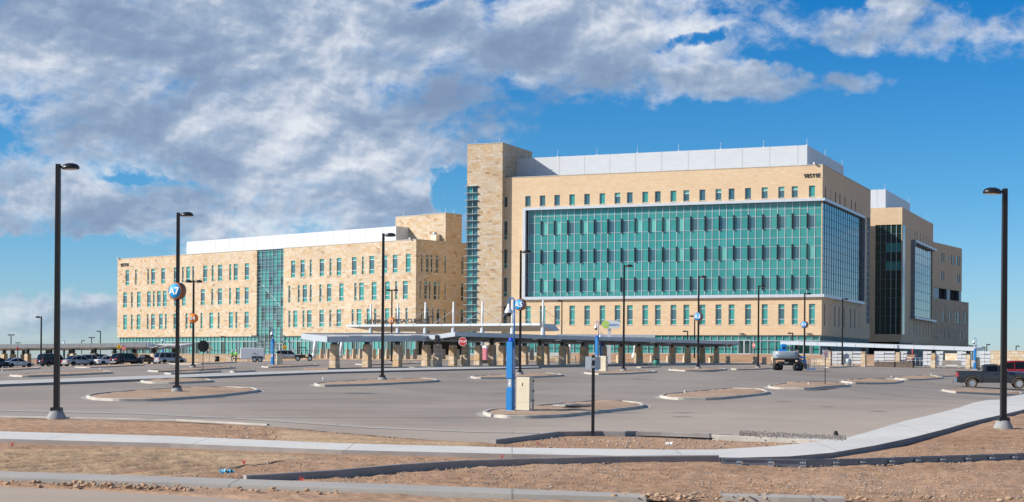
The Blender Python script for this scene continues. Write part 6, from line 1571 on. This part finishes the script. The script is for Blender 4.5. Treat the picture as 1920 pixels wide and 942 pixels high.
# pickups
def pickup(loc, rz, paint, label, group=None, dusty=False, scale=1.0, text=True):
    Ln, Wd = 6.05, 2.03; r = empty('pickup_truck', loc, rz, label, 'pickup truck', group); r.scale = (scale,)*3
    gc = .50; wr = .42; ax = (-Ln/2+1.25, -Ln/2+1.25+3.79); X0 = -Ln/2; bl_ = 2.05; hb_ = 1.42
    arch = lambda x: max([math.sqrt(max(0,(wr*1.25)**2-(x-a)**2))+wr for a in ax if abs(x-a) < wr*1.25] or [gc])
    def flank(mb, x0, x1, hf, hwf, n=40):
        prev = None
        for k in range(n+1):
            x = x0+(x1-x0)*k/n; h = hf(x); w = hwf(x); b = max(gc, arch(x))
            b = min(b, h-.12)
            ring = [(x,w*.97,b),(x,w,b+(h-b)*.25),(x,w*1.0,b+(h-b)*.65),(x,w*.975,h-.05),(x,w*.93,h)]
            for s in (1,-1): pass
            vs = [[mb.bm.verts.new((q[0],s*q[1],q[2])) for q in ring] for s in (1,-1)]
            if prev:
                for s in (0,1):
                    for i in range(4): f = mb.bm.faces.new((prev[s][i],prev[s][i+1],vs[s][i+1],vs[s][i])); f.material_index = mb.mi(paint); f.smooth = True
            prev = vs
    hw = lambda x: Wd/2*(1 if x < Ln/2-.7 else 1-.18*((x-Ln/2+.7)/.7)**2)
    mb = MB(); flank(mb, X0+.02, X0+bl_-.015, lambda x: hb_, hw)
    mb.box(X0+.02,X0+.09,-Wd/2*.93,Wd/2*.93,.62,hb_-.01,paint); mb.box(X0+bl_-.1,X0+bl_-.02,-Wd/2*.93,Wd/2*.93,.62,hb_-.01,paint)
    mb.box(X0+.1,X0+bl_-.11,-Wd/2*.8,Wd/2*.8,.85,.9,'black'); mb.box(X0+.03,X0+bl_-.03,-Wd/2*.95,-Wd/2*.85,hb_+.002,hb_+.03,'black'); mb.box(X0+.03,X0+bl_-.03,Wd/2*.85,Wd/2*.95,hb_+.002,hb_+.03,'black')
    mb.done('cargo_bed', r)
    mb = MB(); belt = 1.40; xc0 = X0+bl_+.01; xh = .95; 
    hf = lambda x: belt if x < xh else belt-.06*(x-xh)/(Ln/2-xh) - (.10*max(0,(x-Ln/2+.5)/.5)**2)
    flank(mb, xc0, Ln/2-.04, hf, hw, 60)
    n = 10; prev = None
    for k in range(n+1):
        x = xh+(Ln/2-.04-xh)*k/n; w = hw(x)*.93; h = hf(x); vs = [mb.bm.verts.new((x,-w,h)),mb.bm.verts.new((x,-w*.5,h+.05)),mb.bm.verts.new((x,w*.5,h+.05)),mb.bm.verts.new((x,w,h))]
        if prev:
            for i in range(3): f = mb.bm.faces.new((prev[i],prev[i+1],vs[i+1],vs[i])); f.material_index = mb.mi(paint); f.smooth = True
        prev = vs
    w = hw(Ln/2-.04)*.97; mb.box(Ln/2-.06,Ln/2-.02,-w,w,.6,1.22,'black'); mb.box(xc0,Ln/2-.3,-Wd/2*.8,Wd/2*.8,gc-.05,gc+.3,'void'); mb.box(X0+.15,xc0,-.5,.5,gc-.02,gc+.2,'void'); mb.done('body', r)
    b_ = [o for o in r.children if o.name.startswith('body')][0]
    # cab glasshouse
    zr = 2.0; cs = [(xc0+.02,belt,.93),(xc0+.10,zr-.10,.80),(xc0+.30,zr-.02,.79),(.05,zr,.79),(.35,zr-.05,.79),(1.15,belt+.0,.90)]
    def q4(s): return [(s[0],-Wd/2*.93,belt-.02),(s[0],-Wd/2*s[2],s[1]),(s[0],Wd/2*s[2],s[1]),(s[0],Wd/2*.93,belt-.02)]
    mb = MB(); prev = None
    for s in cs:
        vs = [mb.bm.verts.new(p) for p in q4(s)]
        if prev:
            for k in range(3): mb.bm.faces.new((prev[k],prev[k+1],vs[k+1],vs[k])).material_index = mb.mi(paint if s is cs[1] else 'carglass')
        prev = vs
    mb.done('window_glass', b_)
    mb = MB(); prev = None
    for s in cs[1:5]:
        q = q4(s); vs = [mb.bm.verts.new(Vector(p)+Vector(o_)) for p, o_ in ((q[1],(0,-.03,-.09)),(q[1],(0,-.008,.02)),((s[0],0,s[1]),(0,0,.06)),(q[2],(0,.008,.02)),(q[2],(0,.03,-.09)))]
        if prev:
            for k in range(4): f = mb.bm.faces.new((prev[k],prev[k+1],vs[k+1],vs[k])); f.material_index = mb.mi(paint); f.smooth = True
        prev = vs
    for s in (-1,1):
        def pil(x0,x1,xa,xb):
            y0 = s*(Wd/2*.935+.0); y1 = s*(Wd/2*.80+.005)
            mb.hexa([(x0,y0-.01*s,belt-.02),(x1,y0-.01*s,belt-.02),(x1,y0+.012*s,belt-.02),(x0,y0+.012*s,belt-.02),(xa,y1-.01*s,zr-.05),(xb,y1-.01*s,zr-.05),(xb,y1+.012*s,zr-.05),(xa,y1+.012*s,zr-.05)],paint)
        pil(xc0+.01,xc0+.32,xc0+.10,xc0+.36); pil(xc0+1.25,xc0+1.38,xc0+1.24,xc0+1.36); pil(1.05,1.2,.32,.42)
        y0 = s*Wd/2*.935
        mb.hexa([(xc0+.02,y0-.012*s,belt-.03),(1.1,y0-.012*s,belt-.03),(1.1,y0+.014*s,belt-.03),(xc0+.02,y0+.014*s,belt-.03),(xc0+.02,y0-.012*s,belt+.05),(1.1,y0-.012*s,belt+.05),(1.1,y0+.014*s,belt+.05),(xc0+.02,y0+.014*s,belt+.05)],'black')
    mb.hexa([(xc0-.0,-Wd/2*.9,belt-.1),(xc0+.06,-Wd/2*.9,belt-.1),(xc0+.06,Wd/2*.9,belt-.1),(xc0,Wd/2*.9,belt-.1),(xc0,-Wd/2*.9,belt+.05),(xc0+.06,-Wd/2*.9,belt+.05),(xc0+.06,Wd/2*.9,belt+.05),(xc0,Wd/2*.9,belt+.05)],paint)
    mb.done('roof', b_)
    for x in ax:
        for s in (-1,1): wheel(r, x, s*(Wd/2-.15), wr, .28, s, dusty)
    mb = MB()
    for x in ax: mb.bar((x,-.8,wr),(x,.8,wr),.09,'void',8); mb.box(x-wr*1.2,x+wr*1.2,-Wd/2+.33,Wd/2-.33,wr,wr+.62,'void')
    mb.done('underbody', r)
    lampbox(r,'rear_bumper',X0-.20,X0+.03,-Wd*.47,Wd*.47,.56,.80,'chrome'); lampbox(r,'front_bumper',Ln/2-.05,Ln/2+.15,-Wd*.42,Wd*.42,.50,.75,'chrome')
    for s in (-1,1):
        y0, y1 = sorted((s*(Wd/2*.85), s*(Wd/2+.008))); lampbox(r,'tail_lamp',X0-.005,X0+.16,y0,y1,.98,1.34,'tail')
        y0, y1 = sorted((s*(Wd/2*.6), s*(Wd/2*.85))); lampbox(r,'headlight',Ln/2-.12,Ln/2+.0,y0,y1,.95,1.15,'lens')
        mb = MB(); y0, y1 = sorted((s*Wd/2, s*(Wd/2+.28))); mb.box(.93,1.05,y0,y1,belt+.02,belt+.05,'black'); y0, y1 = sorted((s*(Wd/2+.1), s*(Wd/2+.30))); mb.box(.90,1.02,y0,y1,belt+.06,belt+.30,'chrome' if True else 'black',taper=.02); mb.done('door_mirror', r)
        mb = MB(); y0, y1 = sorted((s*(Wd/2-.02), s*(Wd/2+.16))); mb.box(xc0+.05,1.25,y0,y1,.42,.48,'chrome'); mb.done('side_step', r)
        mb = MB()
        for xx in (xc0+1.0,xc0+2.2): y0, y1 = sorted((s*(Wd/2-.01), s*(Wd/2+.03))); mb.box(xx,xx+.2,y0,y1,1.18,1.22,'black')
        mb.done('door_handle', r)
        for xx in (xc0+1.32,xc0+.12,1.2): mb = MB(); y_ = s*(Wd/2+.0025); mb.box(xx-.007,xx+.007,*sorted((y_,y_+s*.002)),gc+.05,belt-.03,'void'); mb.done('door_seam', b_)
        mb = MB(); n = 16
        for a in ax:
            for k in range(n):
                t0 = math.pi*k/n; t1 = math.pi*(k+1)/n; Ra = wr*1.24; Rb = wr*1.36; y0 = s*(Wd/2-.01); y1 = s*(Wd/2+.03)
                pt = lambda R_,t,y: (a+R_*math.cos(t),y,wr+R_*math.sin(t))
                mb.poly([pt(Ra,t0,y1),pt(Ra,t1,y1),pt(Rb,t1,y0),pt(Rb,t0,y0)],'dustyrubber' if dusty else 'black')
        mb.done('wheel_arch', b_)
    mb = MB(); mb.bar((X0+.45,-Wd/2+.2,.5),(X0+.15,-Wd/2+.05,.45),.05,'chrome',8); mb.done('exhaust', r)
    lampbox(r,'tow_hook',X0-.3,X0-.2,-.04,.04,.42,.5,'black')
    return r
p = G(1862,728.5); pk = pickup(p, -.20, 'truck_grey', 'dark grey crew cab pickup truck with dusty wheels parked at the right edge', dusty=True)
# length check: rear bumper at x 1792, rear wheel centre 1824
pk.scale = (1.0,1.0,1.0)
p = W(272,682.5,236); p.z = g(p.x,p.y); k_ = (294-250)/F*p.y/(6.2*math.cos(.95)+1.9*math.sin(.95)); o = pickup(p, .95, 'black_paintwork', 'black pickup truck parked behind the dark crossover and left of the minivan', group='vehicles parked in the left lot', scale=k_)
p = G(1918,722); o = car('suv', (p.x+3.6,p.y+10,g(p.x+3.6,p.y+10)), .0, 'red_paint', 'red car with light windscreen peeping over the pickup truck bonnet', scale=1.12); o['group'] = 'vehicles at the right edge'; pk['group'] = 'vehicles at the right edge'

# white enclosed trailer
Yt = 216; p = W(473,676.5,Yt); p.z = g(p.x,p.y); r = empty('cargo_trailer', p, .12, 'white enclosed twin-axle cargo trailer parked before the clinic', 'trailer')
sc = F/p.y; ln = 46.0/sc; hh = 26.5/sc
mb = MB(); mb.box(-ln/2+.1,ln/2,-1.0,1.0,.45,hh,'whitep',taper=.02); mb.done('box', r).modifiers.new('b','BEVEL').width = .06
mb = MB(); mb.box(-ln/2+.1,ln/2,-1.02,1.02,.38,.449,'silver'); mb.box(-ln/2-.9,-ln/2+.1,-.06,.06,.38,.5,'black'); mb.bar((-ln/2-.6,0,0),(-ln/2-.6,0,.8),.05,'black',8); mb.done('drawbar', r)
for x in (ln*.16,ln*.38):
    for s in (-1,1): wheel(r, x-.2, s*.95, .34, .2, s)
mb = MB(); mb.hexa([(-.1,-1.09,.62),(ln*.5-.1,-1.09,.62),(ln*.5-.1,-1.0,.62),(-.1,-1.0,.62),(.05,-1.09,.78),(ln*.5-.3,-1.09,.78),(ln*.5-.3,-1.0,.78),(.05,-1.0,.78)],'black'); mb.done('mudguard', r)
mb = MB(); mb.box(.1,.5,-1.022,-1.004,hh*.6,hh*.64,'black'); mb.done('marking', r)
# utility buggy
p = W(569,676.5,214); p.z = g(p.x,p.y); r = empty('utility_buggy', p, .1, 'black open utility buggy with roll cage and canopy parked right of the phone tower', 'buggy')
mb = MB(); mb.box(-1.15,-.1,-.65,.65,.45,.80,'black'); mb.box(-.1,1.0,-.6,.6,.40,.55,'black'); mb.hexa([(.65,-.6,.5),(1.2,-.5,.5),(1.2,.5,.5),(.65,.6,.5),(.65,-.6,.98),(1.15,-.5,.82),(1.15,.5,.82),(.65,.6,.98)],'black'); mb.done('body', r)
mb = MB()
for s in (-1,1): mb.tube([(.62,s*.6,.95),(.3,s*.58,1.75),(-.55,s*.58,1.75),(-.6,s*.6,.75)],.03,'black',6)
mb.bar((.3,-.58,1.75),(.3,.58,1.75),.03,'black',6); mb.bar((-.55,-.58,1.75),(-.55,.58,1.75),.03,'black',6); mb.done('roll_cage', r)
mb = MB(); mb.box(-.62,.38,-.64,.64,1.78,1.83,'black'); mb.done('canopy', r)
mb = MB(); mb.box(-.15,.25,-.5,.5,.56,.8,'rubber'); mb.box(-.3,-.16,-.5,.5,.7,1.2,'rubber'); mb.done('seat', r)
for x in (-.75,.85):
    for s in (-1,1): wheel(r, x, s*.62, .33, .24, s)
# boom lift: turntable, folded boom, basket
p = G(1481,695.3); sc = F/p.y; u = 1/sc; r = empty('boom_lift', p, 0, 'grey and blue self-propelled boom lift parked in front of the hospital', 'boom lift')
wrad = 13.5*u/2*1.02
for px_, yy in ((1455.5,-.0),(1466,1.6),(1489.5,-1.1),(1500.5,.3)):
    x = (px_-1481)*u; mb = MB(); tm = Matrix.Translation((x,yy,wrad)) @ Matrix.Rotation(.62,4,'Z') @ Matrix.Rotation(math.pi/2,4,'X')
    mb.lathe([(0,-.14),(wrad*.5,-.16),(wrad*.9,-.19),(wrad,-.14),(wrad,.14),(wrad*.9,.19),(wrad*.55,.17),(wrad*.5,.10),(0,.09)],'rubber',22,tm)
    for k in range(18):
        a = 2*math.pi*k/18; c0 = Vector((math.cos(a),math.sin(a),0)); c1 = Vector((-math.sin(a),math.cos(a),0)); mb.hexa([tm@(c0*wrad*.98-c1*.04+Vector((0,0,-.17))),tm@(c0*wrad*.98+c1*.04+Vector((0,0,-.17))),tm@(c0*wrad*1.04+c1*.04+Vector((0,0,-.17))),tm@(c0*wrad*1.04-c1*.04+Vector((0,0,-.17))),tm@(c0*wrad*.98-c1*.04+Vector((0,0,.17))),tm@(c0*wrad*.98+c1*.04+Vector((0,0,.17))),tm@(c0*wrad*1.04+c1*.04+Vector((0,0,.17))),tm@(c0*wrad*1.04-c1*.04+Vector((0,0,.17)))],'rubber')
    w_ = mb.done('wheel', r); mb = MB(); mb.lathe([(0,.1),(wrad*.3,.12),(wrad*.48,.115)],'galv',14,tm); mb.lathe([(0,-.17),(wrad*.3,-.175),(wrad*.48,-.17)],'galv',14,tm); mb.done('hub', w_)
mb = MB(); mb.box(-1.15,1.25,-.55,1.0,.55,.95,'black'); mb.bar((-1.7,.0,.5),(-.9,1.5,.5),.13,'black',8); mb.bar((.5,-1.0,.5),(1.25,.5,.5),.13,'black',8); mb.lathe([(0,.95),(.55,.95),(.62,1.2),(0,1.2)],'black',20); mb.done('chassis', r)
mb = MB(); mb.addmesh(textmesh('S-65',.24,.004,.01), face_tm((-.45,-.56,.85),(0,-1,0)), 'whitep'); mb.done('lettering', r)
def rounded(x0,x1,y0,y1,rr,n=6):
    out = []
    for cx,cy_,t0 in ((x1-rr,y1-rr,0),(x0+rr,y1-rr,90),(x0+rr,y0+rr,180),(x1-rr,y0+rr,270)):
        for k in range(n+1): t = math.radians(t0+90*k/n); out.append((cx+rr*math.cos(t),cy_+rr*math.sin(t)))
    return out
mb = MB(); x0 = (1451.5-1481)*u; x1 = (1495.5-1481)*u; zlo = (695.3-672.5)*u; zhi_ = (695.3-659)*u; sh = rounded(x0,x1,-.75,1.5,.5)
n = len(sh); rings = []
for z, s in ((zlo,.96),(zlo+.08,1),(zhi_-.1,1),(zhi_,.95)):
    cx = (x0+x1)/2; rings.append([mb.bm.verts.new((cx+(x-cx)*s,.4+(y-.4)*s,z)) for x,y in sh])
for A_, B_ in zip(rings, rings[1:]):
    for k in range(n): f = mb.bm.faces.new((A_[k],A_[(k+1)%n],B_[(k+1)%n],B_[k])); f.material_index = mb.mi('liftgrey'); f.smooth = True
mb.bm.faces.new(rings[0][::-1]).material_index = 0; mb.bm.faces.new(rings[-1]).material_index = 0
tt = mb.done('turntable_cover', r)
mb = MB(); mb.box(x0+.05,x1-.1,-.6,1.3,zlo-.16,zlo-.01,'black'); mb.bar((x1-.35,-.5,zlo+.1),(x1-.3,-.55,zhi_-.15),.06,'black',6); mb.done('turntable_deck', r)
mb = MB(); mb.addmesh(textmesh('lift',.01,.001,.01), face_tm((x0+.3,-.77,zlo+.3),(0,-1,0)),'liftblue'); mb.box(x0+.03,x0+.32,-.765,-.752,zlo+.26,zlo+.34,'liftblue'); mb.done('blue_stripe', tt)
mb = MB(); bx_ = (1467-1481)*u; mb.box(bx_-.35,bx_+.38,-.1,.5,zhi_-.05,zhi_+.22,'liftblue'); mb.box(bx_-.08,bx_+.36,-.05,.45,zhi_+.22,zhi_+.75,'liftblue'); mb.box(bx_-.05,bx_+.3,-.06,-.052,zhi_+.12,zhi_+.45,'black')
mb.hexa([(bx_+.36,.0,zhi_+.45),(bx_+1.5,.2,zhi_-.0),(bx_+1.5,.5,zhi_-.0),(bx_+.36,.3,zhi_+.45),(bx_+.36,.0,zhi_+.62),(bx_+1.5,.2,zhi_+.1),(bx_+1.5,.5,zhi_+.1),(bx_+.36,.3,zhi_+.62)],'kerbdark')
mb.done('lift_riser', r)
mb = MB(); e0 = Vector(((1488-1481)*u,-.2,zlo+.25)); e1 = Vector(((1512-1481)*u,-.6,.5)); mb.bar(e0,e1,.17,'galv',8); mb.bar(e0+Vector((.1,.2,.35)),Vector(((1503-1481)*u,-.3,1.35)),.1,'black',6); mb.box((1499-1481)*u,(1511-1481)*u,-.5,-.15,1.30,1.48,'liftblue'); mb.hexa([((1502-1481)*u,-.5,1.15),((1509-1481)*u,-.5,1.15),((1509-1481)*u,-.2,1.15),((1502-1481)*u,-.2,1.15),((1505-1481)*u,-.5,.75),((1509-1481)*u,-.5,.75),((1509-1481)*u,-.2,.75),((1505-1481)*u,-.2,.75)],'liftblue'); mb.box((1506-1481)*u,(1514-1481)*u,-.7,-.3,.2,.75,'navy_paint'); mb.done('folded_boom', r)
mb = MB(); b0 = (1511-1481)*u; b1 = (1527-1481)*u; mb.box(b0,b1-.1,-1.0,.0,.12,.24,'liftblue')
for z in (.24,.72,1.22): mb.tube([(b0,-1,z),(b1,-1,z),(b1,0,z),(b0,0,z),(b0,-1,z)],.025,'greyal',6)
for x,y in ((b0,-1),(b1,-1),(b1,0),(b0,0),((b0+b1)/2,-1),((b0+b1)/2,0)): mb.bar((x,y,.2),(x,y,1.22),.025,'greyal',6)
mb.done('basket', r)
mb = MB(); mb.box(b0-.05,b0+.2,-.7,-.4,1.23,1.42,'yellow'); mb.done('control_box', r)

# ------------------------------------------------------------------ two people in hi-vis on the forecourt
def person(px, label, ph, side):
    Yp = 243.0; base = W(px,669.5,Yp); base.z = zg+.02 if base.y > wl0.y+.4 else g(base.x,base.y)
    r = empty('person', base, side, label, 'person', 'two workers in hi-vis vests on the clinic forecourt')
    J = {'pel':(0,0,.95,.13),'che':(0,.02,1.28,.155),'nec':(0,.02,1.50,.055),'hea':(0,-.01,1.64,.095),'top':(0,0,1.74,.07),
     'hl':(.10,0,.90,.095),'kl':(.12+.02*ph,-.10*ph,.50,.062),'al':(.12,-.04+.16*ph,.10,.042),'tl':(.12,-.16+.16*ph,.04,.035),
     'hr':(-.10,0,.90,.095),'kr':(-.12,.08*ph,.50,.062),'ar':(-.12,-.10*ph+.08,.10,.042),'tr':(-.12,-.22*ph+.04,.04,.035),
     'sl':(.19,.02,1.42,.062),'el':(.26,.06*ph,1.15,.042),'wl':(.25,-.12*ph-.05,.92,.03),'fl':(.24,-.14*ph-.06,.83,.035),
     'sr':(-.19,.02,1.42,.062),'er':(-.25,-.04*ph,1.15,.042),'wr':(-.22,-.2,.98,.03),'fr':(-.2,-.26,.92,.035)}
    E = [('pel','che'),('che','nec'),('nec','hea'),('hea','top'),('pel','hl'),('hl','kl'),('kl','al'),('al','tl'),('pel','hr'),('hr','kr'),('kr','ar'),('ar','tr'),('che','sl'),('sl','el'),('el','wl'),('wl','fl'),('che','sr'),('sr','er'),('er','wr'),('wr','fr')]
    ks = list(J); me = bpy.data.meshes.new('body'); me.from_pydata([J[k][:3] for k in ks], [(ks.index(a),ks.index(b)) for a,b in E], [])
    o = bpy.data.objects.new('body', me); COL.objects.link(o); o.modifiers.new('s','SKIN'); o.modifiers.new('u','SUBSURF').levels = 1
    for v, k in zip(me.skin_vertices[0].data, ks): v.radius = (J[k][3],J[k][3]); v.use_root = (k == 'pel')
    bpy.context.view_layer.update(); m2 = bpy.data.meshes.new_from_object(o.evaluated_get(bpy.context.evaluated_depsgraph_get())); bpy.data.objects.remove(o)
    for m_ in ('skin','trousers','hivis'): m2.materials.append(M[m_])
    for f in m2.polygons:
        c = f.center; f.use_smooth = True; f.material_index = 1 if c.z < .95 else (2 if c.z < 1.48 and (abs(c.x) < .23 or c.z > 1.2) else 0)
    b = bpy.data.objects.new('body', m2); COL.objects.link(b); b.parent = r
    mb = MB(); mb.lathe([(.125,1.68),(.115,1.76),(.06,1.83),(0,1.84)],'helmet',14,Matrix.Translation((0,-.005,0))); mb.lathe([(.15,1.675),(.15,1.69),(.12,1.70)],'helmet',14,Matrix.Translation((0,-.02,0))); mb.done('helmet', b)
    mb = MB()
    for sx_ in (-1,1): mb.lathe([(0,0),(.012,.0),(0,.006)],'black',6,Matrix.Translation((sx_*.035,-.103,1.64)) @ Matrix.Rotation(math.pi/2,4,'X'))
    mb.hexa([(-.012,-.10,1.60),(.012,-.10,1.60),(.012,-.08,1.60),(-.012,-.08,1.60),(-.006,-.125,1.61),(.006,-.125,1.61),(.006,-.09,1.65),(-.006,-.09,1.65)],'skin'); mb.box(-.025,.025,-.1,-.092,1.565,1.575,'red'); mb.done('face', b)
    return r
person(435.5,'left one of two workers in hi-vis vests walking by the white trailer',1.0,.9)
person(442.5,'right one of two workers in hi-vis vests, nearest the white trailer',-.6,2.4)

# ------------------------------------------------------------------ sky, sun, camera
sunv = Vector((-.98,-.19,0)).normalized(); el = math.radians(29.0)
sd = Vector((sunv.x*math.cos(el), sunv.y*math.cos(el), math.sin(el)))
ld = bpy.data.lights.new('sun','SUN'); ld.energy = 5.0; ld.angle = math.radians(.5); ld.color = (1.0,.94,.85)
lo = bpy.data.objects.new('sun', ld); COL.objects.link(lo); lo.rotation_euler = sd.to_track_quat('Z','Y').to_euler(); lo.location = (0,0,80)
w = bpy.data.worlds.new('World'); S.world = w; w.use_nodes = True; nt = w.node_tree; nt.nodes.clear()
out = nt.nodes.new('ShaderNodeOutputWorld'); bg = nt.nodes.new('ShaderNodeBackground'); nt.links.new(bg.outputs[0], out.inputs[0]); bg.inputs[1].default_value = .10
sky = nt.nodes.new('ShaderNodeTexSky'); sky.sky_type = 'NISHITA'; sky.sun_disc = False; sky.sun_elevation = el; sky.sun_rotation = math.atan2(sd.x, sd.y); sky.altitude = 1200; sky.air_density = 1.0; sky.dust_density = .6; sky.ozone_density = 2.0
tc = N(nt,'ShaderNodeTexCoord'); nrm = N(nt,'ShaderNodeVectorMath',operation='NORMALIZE'); nt.links.new(tc.outputs['Generated'], nrm.inputs[0]); sp = N(nt,'ShaderNodeSeparateXYZ'); nt.links.new(nrm.outputs[0], sp.inputs[0])
az = math_(nt,'ARCTAN2', sp.outputs[0], sp.outputs[1]); ele = math_(nt,'ARCSINE', sp.outputs[2])
K = F/100.0   # sky angles in units of 100 photo pixels
ax_ = math_(nt,'MULTIPLY', az, K); ay_ = math_(nt,'MULTIPLY', ele, K)
cb = N(nt,'ShaderNodeCombineXYZ'); nt.links.new(ax_, cb.inputs[0]); nt.links.new(ay_, cb.inputs[1])
wpn = N(nt,'ShaderNodeTexNoise', i_Scale=.9, i_Detail=5.0, i_Roughness=.6); nt.links.new(cb.outputs[0], wpn.inputs['Vector']); wps = N(nt,'ShaderNodeSeparateColor'); nt.links.new(wpn.outputs['Color'], wps.inputs[0])
axw = math_(nt,'ADD', ax_, math_(nt,'MULTIPLY', math_(nt,'SUBTRACT', wps.outputs[0], .5), 2.2)); ayw = math_(nt,'ADD', ay_, math_(nt,'MULTIPLY', math_(nt,'SUBTRACT', wps.outputs[1], .5), .9))
def sn(scale, detail=7.0, rough=.55, dist=0.0, off=(0,0,0), st=(1,1.5,1)):
    mp = N(nt,'ShaderNodeMapping'); mp.inputs['Location'].default_value = off; mp.inputs['Scale'].default_value = st; nt.links.new(cb.outputs[0], mp.inputs[0])
    n = N(nt,'ShaderNodeTexNoise', i_Scale=scale, i_Detail=detail, i_Roughness=rough, i_Distortion=dist); nt.links.new(mp.outputs[0], n.inputs['Vector']); return n.outputs[0]
# blue: Nishita graded by elevation towards the deep desert blue
grade = ramp(nt, math_(nt,'MULTIPLY', ay_, 1/9.0, clamp=True), [(0,(.66,.82,1.12)),(.12,(.52,.77,1.05)),(.35,(.28,.68,.98)),(.72,(.07,.56,.97)),(1,(.015,.50,.96))])
blue = mix(nt, 1.0, sky.outputs[0], grade, 'MULTIPLY')
def ell(cx, cy, rx_, ry_, rot=0.0, k=1.0):
    X = (cx-960)/100; Yc = (PY-cy)/100
    dx = math_(nt,'SUBTRACT', axw, X); dy = math_(nt,'SUBTRACT', ayw, Yc); c, s = math.cos(rot), math.sin(rot)
    u = math_(nt,'ADD', math_(nt,'MULTIPLY', dx, c*100/rx_), math_(nt,'MULTIPLY', dy, s*100/rx_)); v = math_(nt,'ADD', math_(nt,'MULTIPLY', dx, -s*100/ry_), math_(nt,'MULTIPLY', dy, c*100/ry_))
    q = math_(nt,'ADD', math_(nt,'MULTIPLY', u, u), math_(nt,'MULTIPLY', v, v)); return math_(nt,'MULTIPLY', math_(nt,'SUBTRACT', 1.0, q), k)
def mx(*a):
    r = a[0]
    for b in a[1:]: r = math_(nt,'SMOOTH_MAX', r, b, .25)
    return r
cov = mx(ell(400,50,740,250), ell(520,270,440,160), ell(1040,70,350,130,-.05), ell(1360,160,150,42,-.12), ell(300,410,330,75,0,.75), ell(680,385,240,85,0,.75), ell(800,385,50,26), ell(60,385,190,85,0,.85), ell(1730,80,320,42,-.10,.5), ell(1655,45,60,42,.3,.8), ell(1560,172,90,16,.1,.28), ell(905,255,90,20,.0,.5), ell(150,605,200,42,0,.8), ell(1440,30,100,40,.2,.1), ell(1690,400,60,40,0,.2))
hole = mx(ell(790,20,60,16,0,.45), ell(300,352,130,12,0,.25), ell(90,500,260,45,.0,1.0), ell(1300,80,70,18,.3,.5), ell(860,350,50,50,0,.7))
cov = math_(nt,'SUBTRACT', cov, math_(nt,'MULTIPLY', math_(nt,'MAXIMUM', hole, 0.0), 1.5))
behind = math_(nt,'GREATER_THAN', math_(nt,'ABSOLUTE', az), .5)
gen = math_(nt,'MULTIPLY', math_(nt,'SUBTRACT', sn(.12,3), .48), 4.0)
cmix = N(nt,'ShaderNodeMix'); nt.links.new(behind, cmix.inputs[0]); nt.links.new(math_(nt,'MINIMUM', cov, .9), cmix.inputs[2]); nt.links.new(gen, cmix.inputs[3]); cov = cmix.outputs[0]
big = sn(.55,8,.60,.35); fine = sn(2.2,7,.62,.3,(3,1,0))
nz = math_(nt,'ADD', math_(nt,'MULTIPLY', math_(nt,'SUBTRACT', big, .5), 2.4), math_(nt,'MULTIPLY', math_(nt,'SUBTRACT', fine, .5), 1.0))
dens = math_(nt,'ADD', cov, nz)
alpha = N(nt,'ShaderNodeMapRange', interpolation_type='SMOOTHSTEP'); nt.links.new(dens, alpha.inputs[0]); alpha.inputs[1].default_value = -.12; alpha.inputs[2].default_value = .72
# relief: compare the noise with itself a step towards the light (up and left)
def relief(s, d, r, dist, off, k, dv):
    a = sn(s,d,r,dist,off); b = sn(s,d,r,dist,(off[0]-dv[0],off[1]+dv[1],0)); return math_(nt,'MULTIPLY', math_(nt,'SUBTRACT', a, b), k)
rel = math_(nt,'ADD', relief(.5,7,.54,.3,(0,0,0),2.1,(.16,.38)), relief(1.8,7,.6,.3,(3,1,0),.7,(.06,.12)))
low_ = sn(.28,4,.5,.3,(9,4,0),(1,1.8,1))
thick = math_(nt,'MULTIPLY', math_(nt,'SUBTRACT', dens, .35, clamp=True), .38)
br = math_(nt,'ADD', math_(nt,'ADD', .66, rel), math_(nt,'MULTIPLY', math_(nt,'SUBTRACT', low_, .5), 2.0)); br = math_(nt,'SUBTRACT', br, thick)
ccol = ramp(nt, br, [(.0,(.235,.32,.48)),(.30,(.275,.375,.54)),(.55,(.385,.48,.63)),(.78,(.60,.66,.77)),(1.0,(.80,.84,.90))])
csc = N(nt,'ShaderNodeVectorMath',operation='SCALE'); nt.links.new(ccol, csc.inputs[0]); csc.inputs['Scale'].default_value = 7.9
am = math_(nt,'MULTIPLY', alpha.outputs[0], ramp(nt, math_(nt,'MULTIPLY', ay_, 1/1.2, clamp=True), [(0,(0,)*3),(.6,(.75,)*3),(1,(.97,)*3)]))
# thin veil of haze cloud near the horizon
fin_ = mix(nt, am, blue, csc.outputs[0])
nt.links.new(fin_, bg.inputs[0])
S.view_settings.view_transform = 'Standard'; S.view_settings.look = 'None'; S.view_settings.exposure = .32; S.view_settings.gamma = 1
cd_ = bpy.data.cameras.new('camera'); cam = bpy.data.objects.new('camera', cd_); COL.objects.link(cam); cam.location = (0,0,EYE); cam.rotation_euler = (math.pi/2, -ROLL, 0)
cd_.sensor_width = 36; cd_.lens = F/1920*36; cd_.shift_y = (PY-471)/1920; cd_.clip_start = .1; cd_.clip_end = 20000; S.camera = cam
S.render.resolution_x = 1920; S.render.resolution_y = 942
try: S.cycles.max_bounces = 6; S.cycles.diffuse_bounces = 3; S.cycles.glossy_bounces = 3
except Exception: pass
